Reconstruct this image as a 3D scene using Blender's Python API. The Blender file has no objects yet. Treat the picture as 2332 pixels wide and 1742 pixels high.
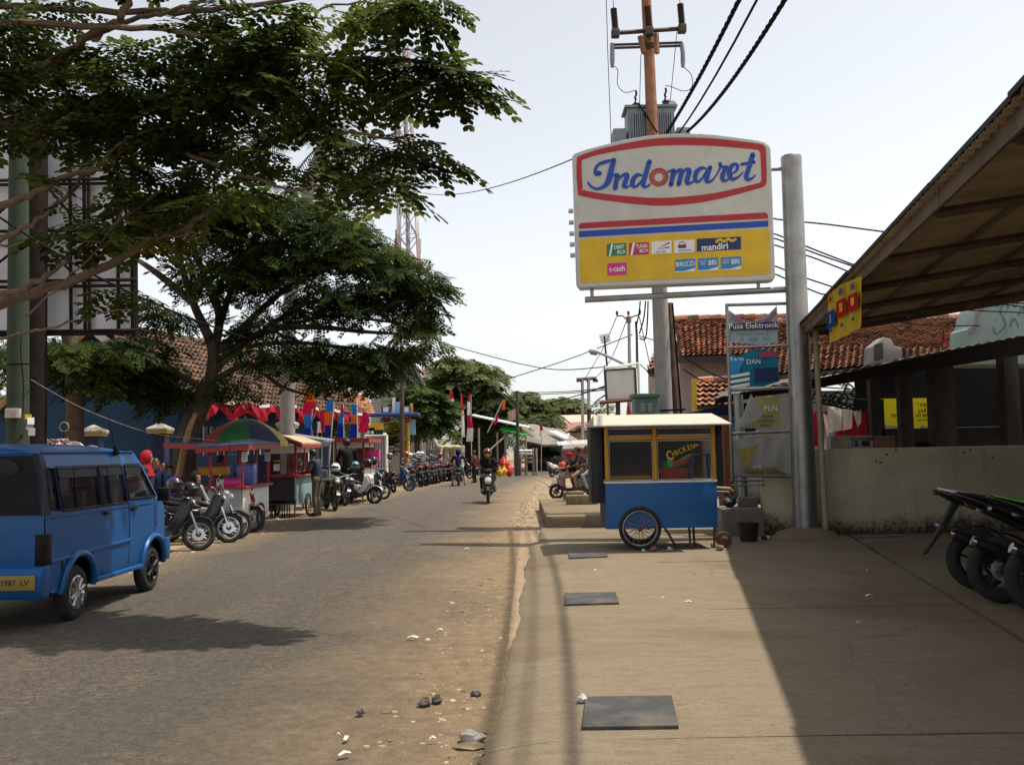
import bpy,bmesh,math,random
import numpy as np
from mathutils import Vector,Matrix,Quaternion,Euler
from mathutils.geometry import delaunay_2d_cdt
R=math.radians
PI=math.pi
rnd=random.Random(7)
sc=bpy.context.scene
COL=sc.collection
# ------------------------------------------------------------------ camera
CAM_Z,PITCH,ROLL,FPX=1.6,R(4.1),R(1.0),2150.0
cam_d=bpy.data.cameras.new('camera')
cam_d.sensor_fit='HORIZONTAL';cam_d.sensor_width=36;cam_d.lens=36*FPX/2332
cam_d.clip_start=0.05;cam_d.clip_end=2000
cam=bpy.data.objects.new('camera',cam_d);COL.objects.link(cam)
CR=(Matrix.Rotation(R(90)+PITCH,3,'X')@Matrix.Rotation(-ROLL,3,'Z'))
cam.matrix_world=Matrix.Translation((0,0,CAM_Z))@CR.to_4x4()
sc.camera=cam
# ------------------------------------------------------------------ sky, sun, exposure
SUN_EL,SUN_AZ=R(67.5),R(7)
w=bpy.data.worlds.new('World');sc.world=w;w.use_nodes=True
nt=w.node_tree;nt.nodes.clear()
sky=nt.nodes.new('ShaderNodeTexSky');sky.sky_type='NISHITA';sky.sun_disc=False
sky.sun_elevation=SUN_EL;sky.sun_rotation=R(90)-SUN_AZ
sky.air_density=1.0;sky.dust_density=1.4;sky.ozone_density=1.0
hs=nt.nodes.new('ShaderNodeHueSaturation');hs.inputs['Saturation'].default_value=0.24
bg=nt.nodes.new('ShaderNodeBackground');bg.inputs['Strength'].default_value=0.15
wo=nt.nodes.new('ShaderNodeOutputWorld')
nt.links.new(sky.outputs[0],hs.inputs['Color']);nt.links.new(hs.outputs[0],bg.inputs[0]);nt.links.new(bg.outputs[0],wo.inputs[0])
sd=bpy.data.lights.new('sun','SUN');sd.energy=3.8;sd.angle=R(0.8);sd.color=(1.0,0.92,0.80)
sun=bpy.data.objects.new('sun',sd);COL.objects.link(sun)
SV=Vector((math.cos(SUN_EL)*math.cos(SUN_AZ),math.cos(SUN_EL)*math.sin(SUN_AZ),math.sin(SUN_EL)))
sun.rotation_euler=SV.to_track_quat('Z','Y').to_euler();sun.location=(30,0,60)
sc.view_settings.view_transform='Standard';sc.view_settings.look='None'
sc.view_settings.exposure=0.46;sc.view_settings.gamma=1.0;sc.view_settings.use_curve_mapping=False
sc.render.engine='CYCLES'
sc.cycles.use_denoising=True
sc.cycles.max_bounces=8;sc.cycles.transparent_max_bounces=12
try:sc.cycles.use_fast_gi=False
except Exception:pass
# ------------------------------------------------------------------ measuring: a direction of sight to a place in the world
CO=Vector((0,0,CAM_Z))
def ray(px,py):return CR@Vector(((px-1166)/FPX,-(py-871)/FPX,-1))
def P(px,py,Y):
 d=ray(px,py);return CO+d*(Y/d.y)
def G(px,py,z=0.0):
 d=ray(px,py);return CO+d*((z-CAM_Z)/d.z)
def onp(px,py,p0,n):
 d=ray(px,py);return CO+d*((p0-CO).dot(n)/d.dot(n))
 # ------------------------------------------------------------------ mesh collector
class MB:
 def __init__(s):s.v=[];s.f=[];s.m=[];s.mi=0
 def add(s,vs,fs,M=None):
  b=len(s.v)
  if M is None:s.v.extend(tuple(x)for x in vs)
  else:s.v.extend(tuple(M@Vector(x))for x in vs)
  for f in fs:s.f.append([b+i for i in f]);s.m.append(s.mi)
  return s
 def box(s,c,d,M=None,rz=0,ry=0,rx=0):
  x,y,z=d[0]/2,d[1]/2,d[2]/2
  vs=[(-x,-y,-z),(x,-y,-z),(x,y,-z),(-x,y,-z),(-x,-y,z),(x,-y,z),(x,y,z),(-x,y,z)]
  T=Matrix.Translation(c)@Euler((rx,ry,rz)).to_matrix().to_4x4()
  if M is not None:T=M@T
  return s.add(vs,[(3,2,1,0),(4,5,6,7),(0,1,5,4),(1,2,6,5),(2,3,7,6),(3,0,4,7)],T)
 def span(s,a,b,M=None):
  c=[(a[i]+b[i])/2 for i in range(3)];d=[abs(b[i]-a[i])for i in range(3)]
  return s.box(c,d,M)
 def quad(s,a,b,c,d):return s.add([a,b,c,d],[(0,1,2,3)])
 def tube(s,pts,r,n=8,cap=True,M=None,closed=False):
  pts=[Vector(p)for p in pts];k=len(pts)
  rs=r if isinstance(r,(list,tuple))else[r]*k
  vs=[];fs=[];up=None
  for i,p in enumerate(pts):
   if closed:t=pts[(i+1)%k]-pts[i-1]
   else:t=pts[min(i+1,k-1)]-pts[max(i-1,0)]
   if t.length<1e-9:t=Vector((0,0,1))
   t.normalize()
   if up is None:
    up=Vector((0,0,1))if abs(t.z)<.9 else Vector((1,0,0))
   a=up-t*up.dot(t)
   if a.length<1e-6:a=t.orthogonal()
   a.normalize();b=t.cross(a);up=a
   for j in range(n):
    q=2*PI*j/n
    vs.append(p+(a*math.cos(q)+b*math.sin(q))*rs[i])
  for i in range(k if closed else k-1):
   i2=(i+1)%k
   for j in range(n):
    j2=(j+1)%n
    fs.append((i*n+j,i*n+j2,i2*n+j2,i2*n+j))
  if cap and not closed:
   fs.append(tuple(range(n-1,-1,-1)));fs.append(tuple((k-1)*n+j for j in range(n)))
  return s.add(vs,fs,M)
 def lathe(s,prof,n=16,M=None,cap=True):
  vs=[];fs=[];k=len(prof)
  for(r,z)in prof:
   for j in range(n):
    q=2*PI*j/n;vs.append((r*math.cos(q),r*math.sin(q),z))
  for i in range(k-1):
   for j in range(n):
    j2=(j+1)%n;fs.append((i*n+j,i*n+j2,(i+1)*n+j2,(i+1)*n+j))
  if cap:
   fs.append(tuple(range(n-1,-1,-1)));fs.append(tuple((k-1)*n+j for j in range(n)))
  return s.add(vs,fs,M)
 def ball(s,c,r,n=10,m=7,M=None):
  r=r if isinstance(r,(list,tuple))else(r,r,r)
  vs=[(c[0],c[1],c[2]-r[2])];fs=[]
  for i in range(1,m):
   t=-PI/2+PI*i/m
   for j in range(n):
    q=2*PI*j/n
    vs.append((c[0]+r[0]*math.cos(t)*math.cos(q),c[1]+r[1]*math.cos(t)*math.sin(q),c[2]+r[2]*math.sin(t)))
  vs.append((c[0],c[1],c[2]+r[2]));L=len(vs)-1
  for j in range(n):
   fs.append((0,1+(j+1)%n,1+j));fs.append((L,L-n+j,L-n+(j+1)%n))
  for i in range(m-2):
   for j in range(n):
    j2=(j+1)%n;fs.append((1+i*n+j,1+i*n+j2,1+(i+1)*n+j2,1+(i+1)*n+j))
  return s.add(vs,fs,M)
 def capsule(s,p,q,r1,r2,n=10):
  p=Vector(p);q=Vector(q);t=(q-p)
  if t.length<1e-6:return s.ball(p,r1)
  t.normalize()
  pts=[];rs=[]
  for a in(-.98,-.8,-.45,0):pts.append(p+t*r1*a);rs.append(r1*math.sqrt(max(0.02,1-a*a)))
  for a in(0,.45,.8,.98):pts.append(q+t*r2*a);rs.append(r2*math.sqrt(max(0.02,1-a*a)))
  return s.tube(pts,rs,n)
 def prism(s,outline,a,b,axis='y',M=None,taper=None):
  """outline of (u,v), pushed from a to b along axis; taper (scale of the two end caps about the centroid)"""
  n=len(outline);vs=[]
  cu=sum(p[0]for p in outline)/n;cv=sum(p[1]for p in outline)/n
  secs=[(a,1),(b,1)]if taper is None else[(a,taper),(a+(b-a)*.22,1),(b-(b-a)*.22,1),(b,taper)]
  for(t,k)in secs:
   for(u,v)in outline:
    u2=cu+(u-cu)*k;v2=cv+(v-cv)*k
    vs.append({'y':(u2,t,v2),'x':(t,u2,v2),'z':(u2,v2,t)}[axis])
  fs=[]
  for k in range(len(secs)-1):
   for i in range(n):
    j=(i+1)%n;fs.append((k*n+i,k*n+j,(k+1)*n+j,(k+1)*n+i))
  L=(len(secs)-1)*n
  fs.append(tuple(range(n-1,-1,-1)));fs.append(tuple(L+i for i in range(n)))
  return s.add(vs,fs,M)
 def ribbon(s,pts,wd,n,ends=True):
  """flat stroke along pts (3D) of width wd lying in the plane with normal n"""
  pts=[Vector(p)for p in pts];k=len(pts);L=[];Rr=[]
  for i,p in enumerate(pts):
   t=(pts[min(i+1,k-1)]-pts[max(i-1,0)]).normalized();a=n.cross(t).normalized()
   ww=wd[i]if isinstance(wd,(list,tuple))else wd
   L.append(p+a*ww/2);Rr.append(p-a*ww/2)
  b=L+Rr
  return s.add(b,[(i,i+1,k+i+1,k+i)for i in range(k-1)])
 def build(s,name,mat,parent=None,smooth=False,world=True,bevel=0,fixn=True,autos=None):
  me=bpy.data.meshes.new(name)
  vs=s.v
  if parent is not None and world:
   I=wm(parent).inverted();vs=[tuple(I@Vector(v))for v in vs]
  me.from_pydata([tuple(v)for v in vs],[],s.f)
  mats=mat if isinstance(mat,(list,tuple))else[mat]
  for m in mats:me.materials.append(m)
  if len(mats)>1:me.polygons.foreach_set('material_index',s.m)
  if fixn or bevel:
   bm=bmesh.new();bm.from_mesh(me)
   if fixn:bmesh.ops.recalc_face_normals(bm,faces=bm.faces)
   if bevel:
    es=[e for e in bm.edges if len(e.link_faces)==2 and e.calc_face_angle(0)>R(35)]
    bmesh.ops.bevel(bm,geom=es,offset=bevel,segments=2,affect='EDGES',clamp_overlap=True,profile=.6)
   bm.to_mesh(me);bm.free()
  if smooth or bevel:
   me.polygons.foreach_set('use_smooth',[True]*len(me.polygons))
   me.set_sharp_from_angle(angle=R(autos or 42))
  me.update()
  return link(name,me,parent)
def link(name,data,parent=None):
 o=bpy.data.objects.new(name,data);COL.objects.link(o)
 if parent is not None:o.parent=parent
 return o
def wm(o):
 M=Matrix.LocRotScale(o.location,o.rotation_euler,o.scale)
 return M if o.parent is None else wm(o.parent)@M
def tag(o,label=None,cat=None,group=None,kind=None):
 if label:o['label']=label
 if cat:o['category']=cat
 if group:o['group']=group
 if kind:o['kind']=kind
 return o
def thing(name,label,cat,loc=(0,0,0),rz=0,group=None,tilt=0):
 o=bpy.data.objects.new(name,None);COL.objects.link(o)
 o.empty_display_size=.1
 o.location=loc;o.rotation_euler=(0,tilt,rz)
 return tag(o,label,cat,group)
def struct(mb,name,mat,parent=None,**k):
 o=mb.build(name,mat,parent,**k)
 if parent is None:o['kind']='structure'
 return o
def copy_tree(root,loc,rot,label,group=None,swap=None,drop=()):
 """a copy of a thing with its parts and their sub-parts; swap {material: material} recolours it"""
 swap=swap or{}
 def rec(o,par):
  c=o.copy();COL.objects.link(c)
  if par is not None:c.parent=par
  if c.type=='MESH':
   for i,sl in enumerate(c.material_slots):
    if sl.material is not None and sl.material.name in swap:
     m=swap[sl.material.name];sl.link='OBJECT';sl.material=m
  for ch in o.children:
   if ch.name.split('.')[0]not in drop:rec(ch,c)
  return c
 r=rec(root,None);r.location=loc;r.rotation_euler=rot;r['label']=label
 if group:r['group']=group
 return r
def frame(o,x,n):
 """matrix with origin o, local x along x, local z along n (for lettering on a face)"""
 x=Vector(x).normalized();n=Vector(n).normalized();y=n.cross(x).normalized();x=y.cross(n)
 M=Matrix((x,y,n)).transposed().to_4x4();M.translation=Vector(o);return M
def text(body,size,mat,parent,M,name='lettering',ext=.002,align='CENTER',bold=0.0,shear=0.0,sx=1.0,world=True):
 cu=bpy.data.curves.new(name,'FONT');cu.body=body;cu.size=size;cu.extrude=ext
 cu.align_x=align;cu.align_y='CENTER';cu.offset=bold*size;cu.shear=shear;cu.resolution_u=3
 cu.materials.append(mat)
 tmp=bpy.data.objects.new('tmp',cu);COL.objects.link(tmp);bpy.context.view_layer.update()
 me=bpy.data.meshes.new_from_object(tmp.evaluated_get(bpy.context.evaluated_depsgraph_get()));bpy.data.objects.remove(tmp);bpy.data.curves.remove(cu)
 o=link(name,me,parent)
 if world and parent is not None:M=wm(parent).inverted()@M
 o.matrix_local=M@Matrix.Diagonal((sx,1,1,1))
 return o
 # ------------------------------------------------------------------ materials
MATS={}
def nodes(name):
 m=bpy.data.materials.new(name);m.use_nodes=True
 n=m.node_tree;b=n.nodes.get('Principled BSDF');MATS[name]=m
 return m,n,b
def N(n,t,**k):
 x=n.nodes.new(t)
 for a,v in k.items():
  if a in x.inputs:x.inputs[a].default_value=v
  else:setattr(x,a,v)
 return x
def ramp(n,fac,stops):
 r=n.nodes.new('ShaderNodeValToRGB');e=r.color_ramp.elements
 while len(e)>1:e.remove(e[-1])
 e[0].position=stops[0][0];e[0].color=(*stops[0][1],1)if len(stops[0][1])==3 else stops[0][1]
 for p,c in stops[1:]:
  q=e.new(p);q.color=(*c,1)
 n.links.new(fac,r.inputs[0]);return r
def mix(n,fac,a,b,mode='MIX'):
 x=n.nodes.new('ShaderNodeMix');x.data_type='RGBA';x.blend_type=mode
 for i,v in((0,fac),(6,a),(7,b)):
  if hasattr(v,'is_linked')or isinstance(v,bpy.types.NodeSocket):n.links.new(v,x.inputs[i])
  elif i==0:x.inputs[0].default_value=v
  else:x.inputs[i].default_value=(*v,1)
 return x.outputs[2]
def noise_(n,vec,scale,detail=5,rough=.6,dist=0):
 x=N(n,'ShaderNodeTexNoise');x.inputs['Scale'].default_value=scale;x.inputs['Detail'].default_value=detail
 x.inputs['Roughness'].default_value=rough;x.inputs['Distortion'].default_value=dist
 if vec is not None:n.links.new(vec,x.inputs['Vector'])
 return x.outputs['Fac']
def bump_(n,b,h,strength=.3,dist=.02):
 x=n.nodes.new('ShaderNodeBump');x.inputs['Strength'].default_value=strength;x.inputs['Distance'].default_value=dist
 n.links.new(h,x.inputs['Height']);n.links.new(x.outputs[0],b.inputs['Normal']);return x
def mat(name,col,rough=.6,metal=0.0,var=.18,scale=4.0,bump=0.0,bscale=60.0,dirt=0.0,dirtc=(.20,.14,.09),dscale=2.5,coat=0.0,rnd_=0.0,spec=.5):
 if name in MATS:return MATS[name]
 m,n,b=nodes(name)
 tc=N(n,'ShaderNodeTexCoord').outputs['Object']
 f=noise_(n,tc,scale,6,.65)
 c0=tuple(x*(1-var)for x in col);c1=tuple(min(1,x*(1+var))for x in col)
 out=ramp(n,f,[(.3,c0),(.7,c1)]).outputs[0]
 if rnd_:
  oi=N(n,'ShaderNodeObjectInfo').outputs['Random'];gi=N(n,'ShaderNodeNewGeometry').outputs['Random Per Island']
  a=N(n,'ShaderNodeMath',operation='ADD');n.links.new(oi,a.inputs[0]);n.links.new(gi,a.inputs[1])
  fr=N(n,'ShaderNodeMath',operation='FRACT');n.links.new(a.outputs[0],fr.inputs[0])
  h=N(n,'ShaderNodeHueSaturation');n.links.new(out,h.inputs['Color'])
  mr=N(n,'ShaderNodeMapRange');n.links.new(fr.outputs[0],mr.inputs[0]);mr.inputs[3].default_value=1-rnd_;mr.inputs[4].default_value=1+rnd_
  n.links.new(mr.outputs[0],h.inputs['Value']);out=h.outputs[0]
 if dirt:
  d=noise_(n,tc,dscale,8,.7,.3)
  dm=ramp(n,d,[(.62-.3*dirt,(0,0,0)),(.82,(min(1,dirt*1.4),)*3)]).outputs[0]
  out=mix(n,dm,out,dirtc)
 n.links.new(out,b.inputs['Base Color'])
 b.inputs['Roughness'].default_value=rough;b.inputs['Metallic'].default_value=metal
 b.inputs['Specular IOR Level'].default_value=spec
 if coat:b.inputs['Coat Weight'].default_value=coat;b.inputs['Coat Roughness'].default_value=.08
 if bump:bump_(n,b,noise_(n,tc,bscale,4,.6),bump,.01)
 return m
def glass(name,col,alpha=.35,rough=.05):
 m,n,b=nodes(name)
 b.inputs['Base Color'].default_value=(*col,1);b.inputs['Roughness'].default_value=rough
 b.inputs['Alpha'].default_value=alpha;b.inputs['Specular IOR Level'].default_value=.6
 return m
def cloth(name,col,trans=.25,var=.1):
 m,n,b=nodes(name)
 tc=N(n,'ShaderNodeTexCoord').outputs['Object']
 f=noise_(n,tc,6,5,.6)
 c=ramp(n,f,[(.3,tuple(x*(1-var)for x in col)),(.7,tuple(min(1,x*(1+var))for x in col))]).outputs[0]
 n.links.new(c,b.inputs['Base Color']);b.inputs['Roughness'].default_value=.8;b.inputs['Specular IOR Level'].default_value=.2
 t=n.nodes.new('ShaderNodeBsdfTranslucent');n.links.new(c,t.inputs[0])
 x=n.nodes.new('ShaderNodeMixShader');x.inputs[0].default_value=trans
 n.links.new(b.outputs[0],x.inputs[1]);n.links.new(t.outputs[0],x.inputs[2])
 n.links.new(x.outputs[0],n.nodes['Material Output'].inputs[0])
 return m
def leafmat(name,c0,c1,c2,trans=.3):
 m,n,b=nodes(name)
 gi=N(n,'ShaderNodeNewGeometry').outputs['Random Per Island']
 tc=N(n,'ShaderNodeTexCoord').outputs['Object']
 cl=noise_(n,tc,.9,3,.5)
 a=N(n,'ShaderNodeMath',operation='MULTIPLY_ADD');n.links.new(gi,a.inputs[0]);a.inputs[1].default_value=.45;n.links.new(cl,a.inputs[2])
 s=N(n,'ShaderNodeMath',operation='SUBTRACT');n.links.new(a.outputs[0],s.inputs[0]);s.inputs[1].default_value=.22
 c=ramp(n,s.outputs[0],[(.28,c0),(.52,c1),(.8,c2)]).outputs[0]
 n.links.new(c,b.inputs['Base Color']);b.inputs['Roughness'].default_value=.65;b.inputs['Specular IOR Level'].default_value=.12
 t=n.nodes.new('ShaderNodeBsdfTranslucent');n.links.new(c,t.inputs[0])
 x=n.nodes.new('ShaderNodeMixShader');x.inputs[0].default_value=trans
 n.links.new(b.outputs[0],x.inputs[1]);n.links.new(t.outputs[0],x.inputs[2])
 n.links.new(x.outputs[0],n.nodes['Material Output'].inputs[0])
 return m
# ground
def groundmat(name,kind):
 m,n,b=nodes(name)
 tc=N(n,'ShaderNodeTexCoord');ob=tc.outputs['Object']
 if kind=='dirt':
  f=noise_(n,ob,.9,8,.68,.2);g=noise_(n,ob,9,6,.7);s=noise_(n,ob,60,3,.6)
  c=ramp(n,f,[(.25,(0.188,0.134,0.0843)),(.5,(0.297,0.213,0.135)),(.75,(0.376,0.287,0.195))]).outputs[0]
  c=mix(n,.5,c,ramp(n,g,[(.3,(0.178,0.129,0.0865)),(.5,(0.3,0.224,0.146)),(.72,(0.414,0.329,0.238))]).outputs[0])
  c=mix(n,ramp(n,s,[(.60,(0,0,0)),(.72,(.7,)*3)]).outputs[0],c,(0.122,0.0943,0.0702))
  hgt=mix(n,.5,g,s)
  bump_(n,b,hgt,.55,.05)
 elif kind=='road':
  f=noise_(n,ob,.55,7,.65,.3);g=noise_(n,ob,17,6,.86);g2=noise_(n,ob,90,2,.6)
  vo=N(n,'ShaderNodeTexVoronoi');vo.inputs['Scale'].default_value=42;n.links.new(ob,vo.inputs['Vector'])
  c=ramp(n,g,[(.36,(0.0245,0.0199,0.015)),(.5,(0.14,0.119,0.0941)),(.66,(0.33,0.283,0.223))]).outputs[0]
  c=mix(n,.45,c,ramp(n,vo.outputs['Distance'],[(.05,(0.209,0.181,0.147)),(.4,(0.143,0.122,0.097)),(.62,(0.0571,0.0491,0.0404))]).outputs[0])
  st=N(n,'ShaderNodeMapping');st.inputs['Scale'].default_value=(1.3,.09,1);n.links.new(ob,st.inputs[0])
  tr=noise_(n,st.outputs[0],1.6,5,.6)
  c=mix(n,ramp(n,tr,[(.35,(.0,)*3),(.7,(.55,)*3)]).outputs[0],c,(0.084,0.0766,0.0668))
  pt=noise_(n,ob,.23,4,.5,1.2)
  c=mix(n,ramp(n,pt,[(.46,(0,)*3),(.5,(.4,)*3),(.62,(.15,)*3)]).outputs[0],c,(0.0918,0.0868,0.0777))
  ck=N(n,'ShaderNodeTexVoronoi');ck.feature='DISTANCE_TO_EDGE';ck.inputs['Scale'].default_value=.55
  nv=N(n,'ShaderNodeTexNoise');nv.inputs['Scale'].default_value=3;nv.inputs['Detail'].default_value=6;n.links.new(ob,nv.inputs['Vector'])
  va=N(n,'ShaderNodeVectorMath',operation='ADD');n.links.new(ob,va.inputs[0]);n.links.new(nv.outputs['Color'],va.inputs[1]);n.links.new(va.outputs[0],ck.inputs['Vector'])
  c=mix(n,ramp(n,ck.outputs['Distance'],[(0,(.6,)*3),(.006,(0,)*3)]).outputs[0],c,(0.049,0.0421,0.0338))
  uv=N(n,'ShaderNodeSeparateXYZ');n.links.new(tc.outputs['UV'],uv.inputs[0])
  e=N(n,'ShaderNodeMath',operation='SUBTRACT');n.links.new(uv.outputs[0],e.inputs[0]);e.inputs[1].default_value=.47
  e2=N(n,'ShaderNodeMath',operation='ABSOLUTE');n.links.new(e.outputs[0],e2.inputs[0])
  e3=N(n,'ShaderNodeMath',operation='MULTIPLY_ADD');n.links.new(f,e3.inputs[0]);e3.inputs[1].default_value=.46;n.links.new(e2.outputs[0],e3.inputs[2])
  e4=N(n,'ShaderNodeMath',operation='MULTIPLY_ADD');n.links.new(g,e4.inputs[0]);e4.inputs[1].default_value=.18;n.links.new(e3.outputs[0],e4.inputs[2])
  dm=ramp(n,e4.outputs[0],[(.60,(.06,)*3),(.80,(.6,)*3),(.92,(1,)*3)]).outputs[0]
  d2=ramp(n,noise_(n,ob,7,6,.7),[(.3,(0.2,0.143,0.0858)),(.7,(0.371,0.27,0.167))]).outputs[0]
  c=mix(n,dm,c,d2)
  bump_(n,b,mix(n,.4,g,g2),1.0,.05)
 elif kind=='concrete':
  f=noise_(n,ob,.7,7,.62,.4)
  st=N(n,'ShaderNodeMapping');st.inputs['Scale'].default_value=(1.1,3.4,1);n.links.new(ob,st.inputs[0])
  g=noise_(n,st.outputs[0],3.0,6,.68,.5)
  st2=N(n,'ShaderNodeMapping');st2.inputs['Scale'].default_value=(2.5,7,1);st2.inputs['Rotation'].default_value=(0,0,.2);n.links.new(ob,st2.inputs[0])
  g3=noise_(n,st2.outputs[0],7,4,.7,.6)
  s=noise_(n,ob,110,2,.6)
  c=ramp(n,f,[(.25,(0.195,0.15,0.0947)),(.5,(0.222,0.179,0.121)),(.78,(0.236,0.202,0.145))]).outputs[0]
  c=mix(n,.78,c,ramp(n,g,[(.25,(0.134,0.103,0.0649)),(.48,(0.219,0.175,0.114)),(.75,(0.289,0.24,0.173))]).outputs[0])
  fg=noise_(n,ob,48,5,.8)
  c=mix(n,.42,c,ramp(n,fg,[(.3,(0.109,0.084,0.0534)),(.5,(0.229,0.185,0.126)),(.7,(0.332,0.28,0.2))]).outputs[0])
  c=mix(n,ramp(n,g3,[(.54,(0,)*3),(.70,(.7,)*3)]).outputs[0],c,(0.121,0.0925,0.0608))
  c=mix(n,ramp(n,s,[(.62,(0,)*3),(.7,(.5,)*3)]).outputs[0],c,(0.114,0.0892,0.0608))
  dd=ramp(n,noise_(n,ob,.35,8,.72,.6),[(.48,(0,)*3),(.62,(.85,)*3)]).outputs[0]
  c=mix(n,dd,c,(0.171,0.12,0.0735))
  cr=N(n,'ShaderNodeTexVoronoi');cr.feature='DISTANCE_TO_EDGE';cr.inputs['Scale'].default_value=.33
  wv=N(n,'ShaderNodeVectorMath',operation='ADD');n.links.new(ob,wv.inputs[0])
  nz=N(n,'ShaderNodeTexNoise');nz.inputs['Scale'].default_value=2.2;nz.inputs['Detail'].default_value=6;n.links.new(ob,nz.inputs['Vector'])
  sv=N(n,'ShaderNodeVectorMath',operation='SCALE');sv.inputs['Scale'].default_value=.3;n.links.new(nz.outputs['Color'],sv.inputs[0]);n.links.new(sv.outputs[0],wv.inputs[1]);n.links.new(wv.outputs[0],cr.inputs['Vector'])
  ck=ramp(n,cr.outputs['Distance'],[(.0,(.4,)*3),(.002,(.2,)*3),(.004,(0,)*3)]).outputs[0]
  gate=ramp(n,noise_(n,ob,.45,2,.5),[(.45,(0,)*3),(.52,(1,)*3)]).outputs[0]
  c=mix(n,mix(n,1,ck,gate,'MULTIPLY'),c,(0.0707,0.0549,0.0372))
  bump_(n,b,mix(n,.5,g,mix(n,.5,g3,fg)),.8,.035)
 n.links.new(c,b.inputs['Base Color']);b.inputs['Roughness'].default_value=.95;b.inputs['Specular IOR Level'].default_value=.15
 return m
M_dirt,M_road,M_conc=groundmat('dirt','dirt'),groundmat('asphalt','road'),groundmat('concrete','concrete')
M_groove=mat('groove_dirt',(.12,.085,.052),.95,bump=.4)
mb=MB()
xs=[-600,-80,-30,-12,-6,0,6,12,30,80,600];ys=[-60,-10,0,20,45,80,140,300,900]
for x in xs:
 for y in ys:mb.v.append((x,y,0))
for i in range(len(xs)-1):
 for j in range(len(ys)-1):
  a=i*len(ys)+j;mb.f.append((a,a+len(ys),a+len(ys)+1,a+1));mb.m.append(0)
struct(mb,'ground',M_dirt)
RL=[(-6.2,-8),(-6.0,2),(-5.7,9),(-5.35,15),(-5.15,20),(-5.0,30),(-4.3,42),(-2.6,56),(-.9,65),(2.2,73),(6.5,77.5),(14,80),(40,82)]
RR=[(-.75,-8),(-.75,2),(-.66,9),(-.52,15),(-.40,20),(-.12,30),(.55,42),(1.9,55),(3.3,60),(5.4,63.5),(8.5,66),(15,68),(40,70)]
def dense(L,k=6):
 L=[Vector((a,b,0))for a,b in L];out=[]
 for i in range(len(L)-1):
  p0=L[max(i-1,0)];p1=L[i];p2=L[i+1];p3=L[min(i+2,len(L)-1)]
  for j in range(k):
   t=j/k
   out.append(.5*((2*p1)+(p2-p0)*t+(2*p0-5*p1+4*p2-p3)*t*t+(3*p1-p0-3*p2+p3)*t**3))
 out.append(L[-1]);return out
dl,dr=dense(RL),dense(RR)
mb=MB();uvs=[];K=10
for i,(a,b)in enumerate(zip(dl,dr)):
 for k in range(K+1):
  u=-.12+1.24*k/K
  p=a.lerp(b,u);mb.v.append((p.x,p.y,.004+.035*max(0,1-(2*u-1)**2)));uvs.append((u,p.y))
for i in range(len(dl)-1):
 for k in range(K):
  q=i*(K+1)+k;mb.f.append((q,q+1,q+K+2,q+K+1));mb.m.append(0)
road=struct(mb,'road',M_road,smooth=True)
ul=road.data.uv_layers.new(name='UVMap')
for lp in road.data.loops:ul.data[lp.index].uv=uvs[lp.vertex_index]
# pavement: cast slabs with open joints, its road edge rounded down to the dirt
ZP=.08
def kx(y):return np.interp(y,[-6,4.7,6.3,9,12.7,15.7,20],[-.42,-.2,-.13,.0,.11,.24,.42])
def dx(y):return 2.42+.2*y
pav=struct(MB().quad((-.2,-5,.03),(14,-5,.03),(14,16.3,.03),(.4,16.3,.03)),'pavement',M_groove)
rows=[-4.9,1.1,5.07,9.0,12.72,16.25]
nz=random.Random(3)
for r in range(len(rows)-1):
 y0,y1=rows[r]+.0005,rows[r+1]-.0005
 k=22
 mb=MB();cols=[]
 for i in range(k+1):
  y=y0+(y1-y0)*i/k;w_=.02*math.sin(y*2.3)+.008*math.sin(y*7.1)+nz.uniform(-.01,.01)
  x0=kx(y)+w_;d=dx(y)-.035+nz.uniform(-.008,.008)
  cols.append([(x0,y,-.02),(x0+.03,y,.018),(x0+.2,y,.052),(x0+.38,y,.075),(x0+.5,y,ZP),(1.75,y,ZP),(2.0,y,ZP),(d,y,ZP),(d,y,0)])
  g_=.015 if i==0 else-.015 if i==k else 0
  cols[-1][-3:]=[(a,b+g_,c)for a,b,c in cols[-1][-3:]]
 L=len(cols[0])
 for c in cols:mb.v.extend(c)
 for i in range(k):
  for j in range(L-1):mb.f.append((i*L+j,i*L+j+1,(i+1)*L+j+1,(i+1)*L+j));mb.m.append(0)
 for i in(0,k):mb.f.append([i*L+j for j in range(L)]);mb.m.append(0)
 mb.build('slab',M_conc,pav,smooth=True,autos=50)
 mb=MB();a=[(dx(y)+.035,y)for y in(y0,y1)]
 mb.prism([(a[0][0],y0),(13,y0),(13,y1),(a[1][0],y1)],0,ZP-.004,'z');mb.build('slab',M_conc,pav)
 # the step of raised concrete behind the blue cart, and the strip in front of it
mb=MB();mb.prism([(.42,16.32),(4.2,16.32),(4.2,18.7),(.52,18.7)],0,ZP-.01,'z')
mb.build('slab',M_conc,pav,bevel=.02)
mb=MB();mb.prism([(.62,18.75),(.72,18.62),(5.5,18.6),(5.5,25.4),(.75,25.4),(.66,25.1)],0,.30,'z')
struct(mb,'raised_pavement',M_conc,bevel=.05)
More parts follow.
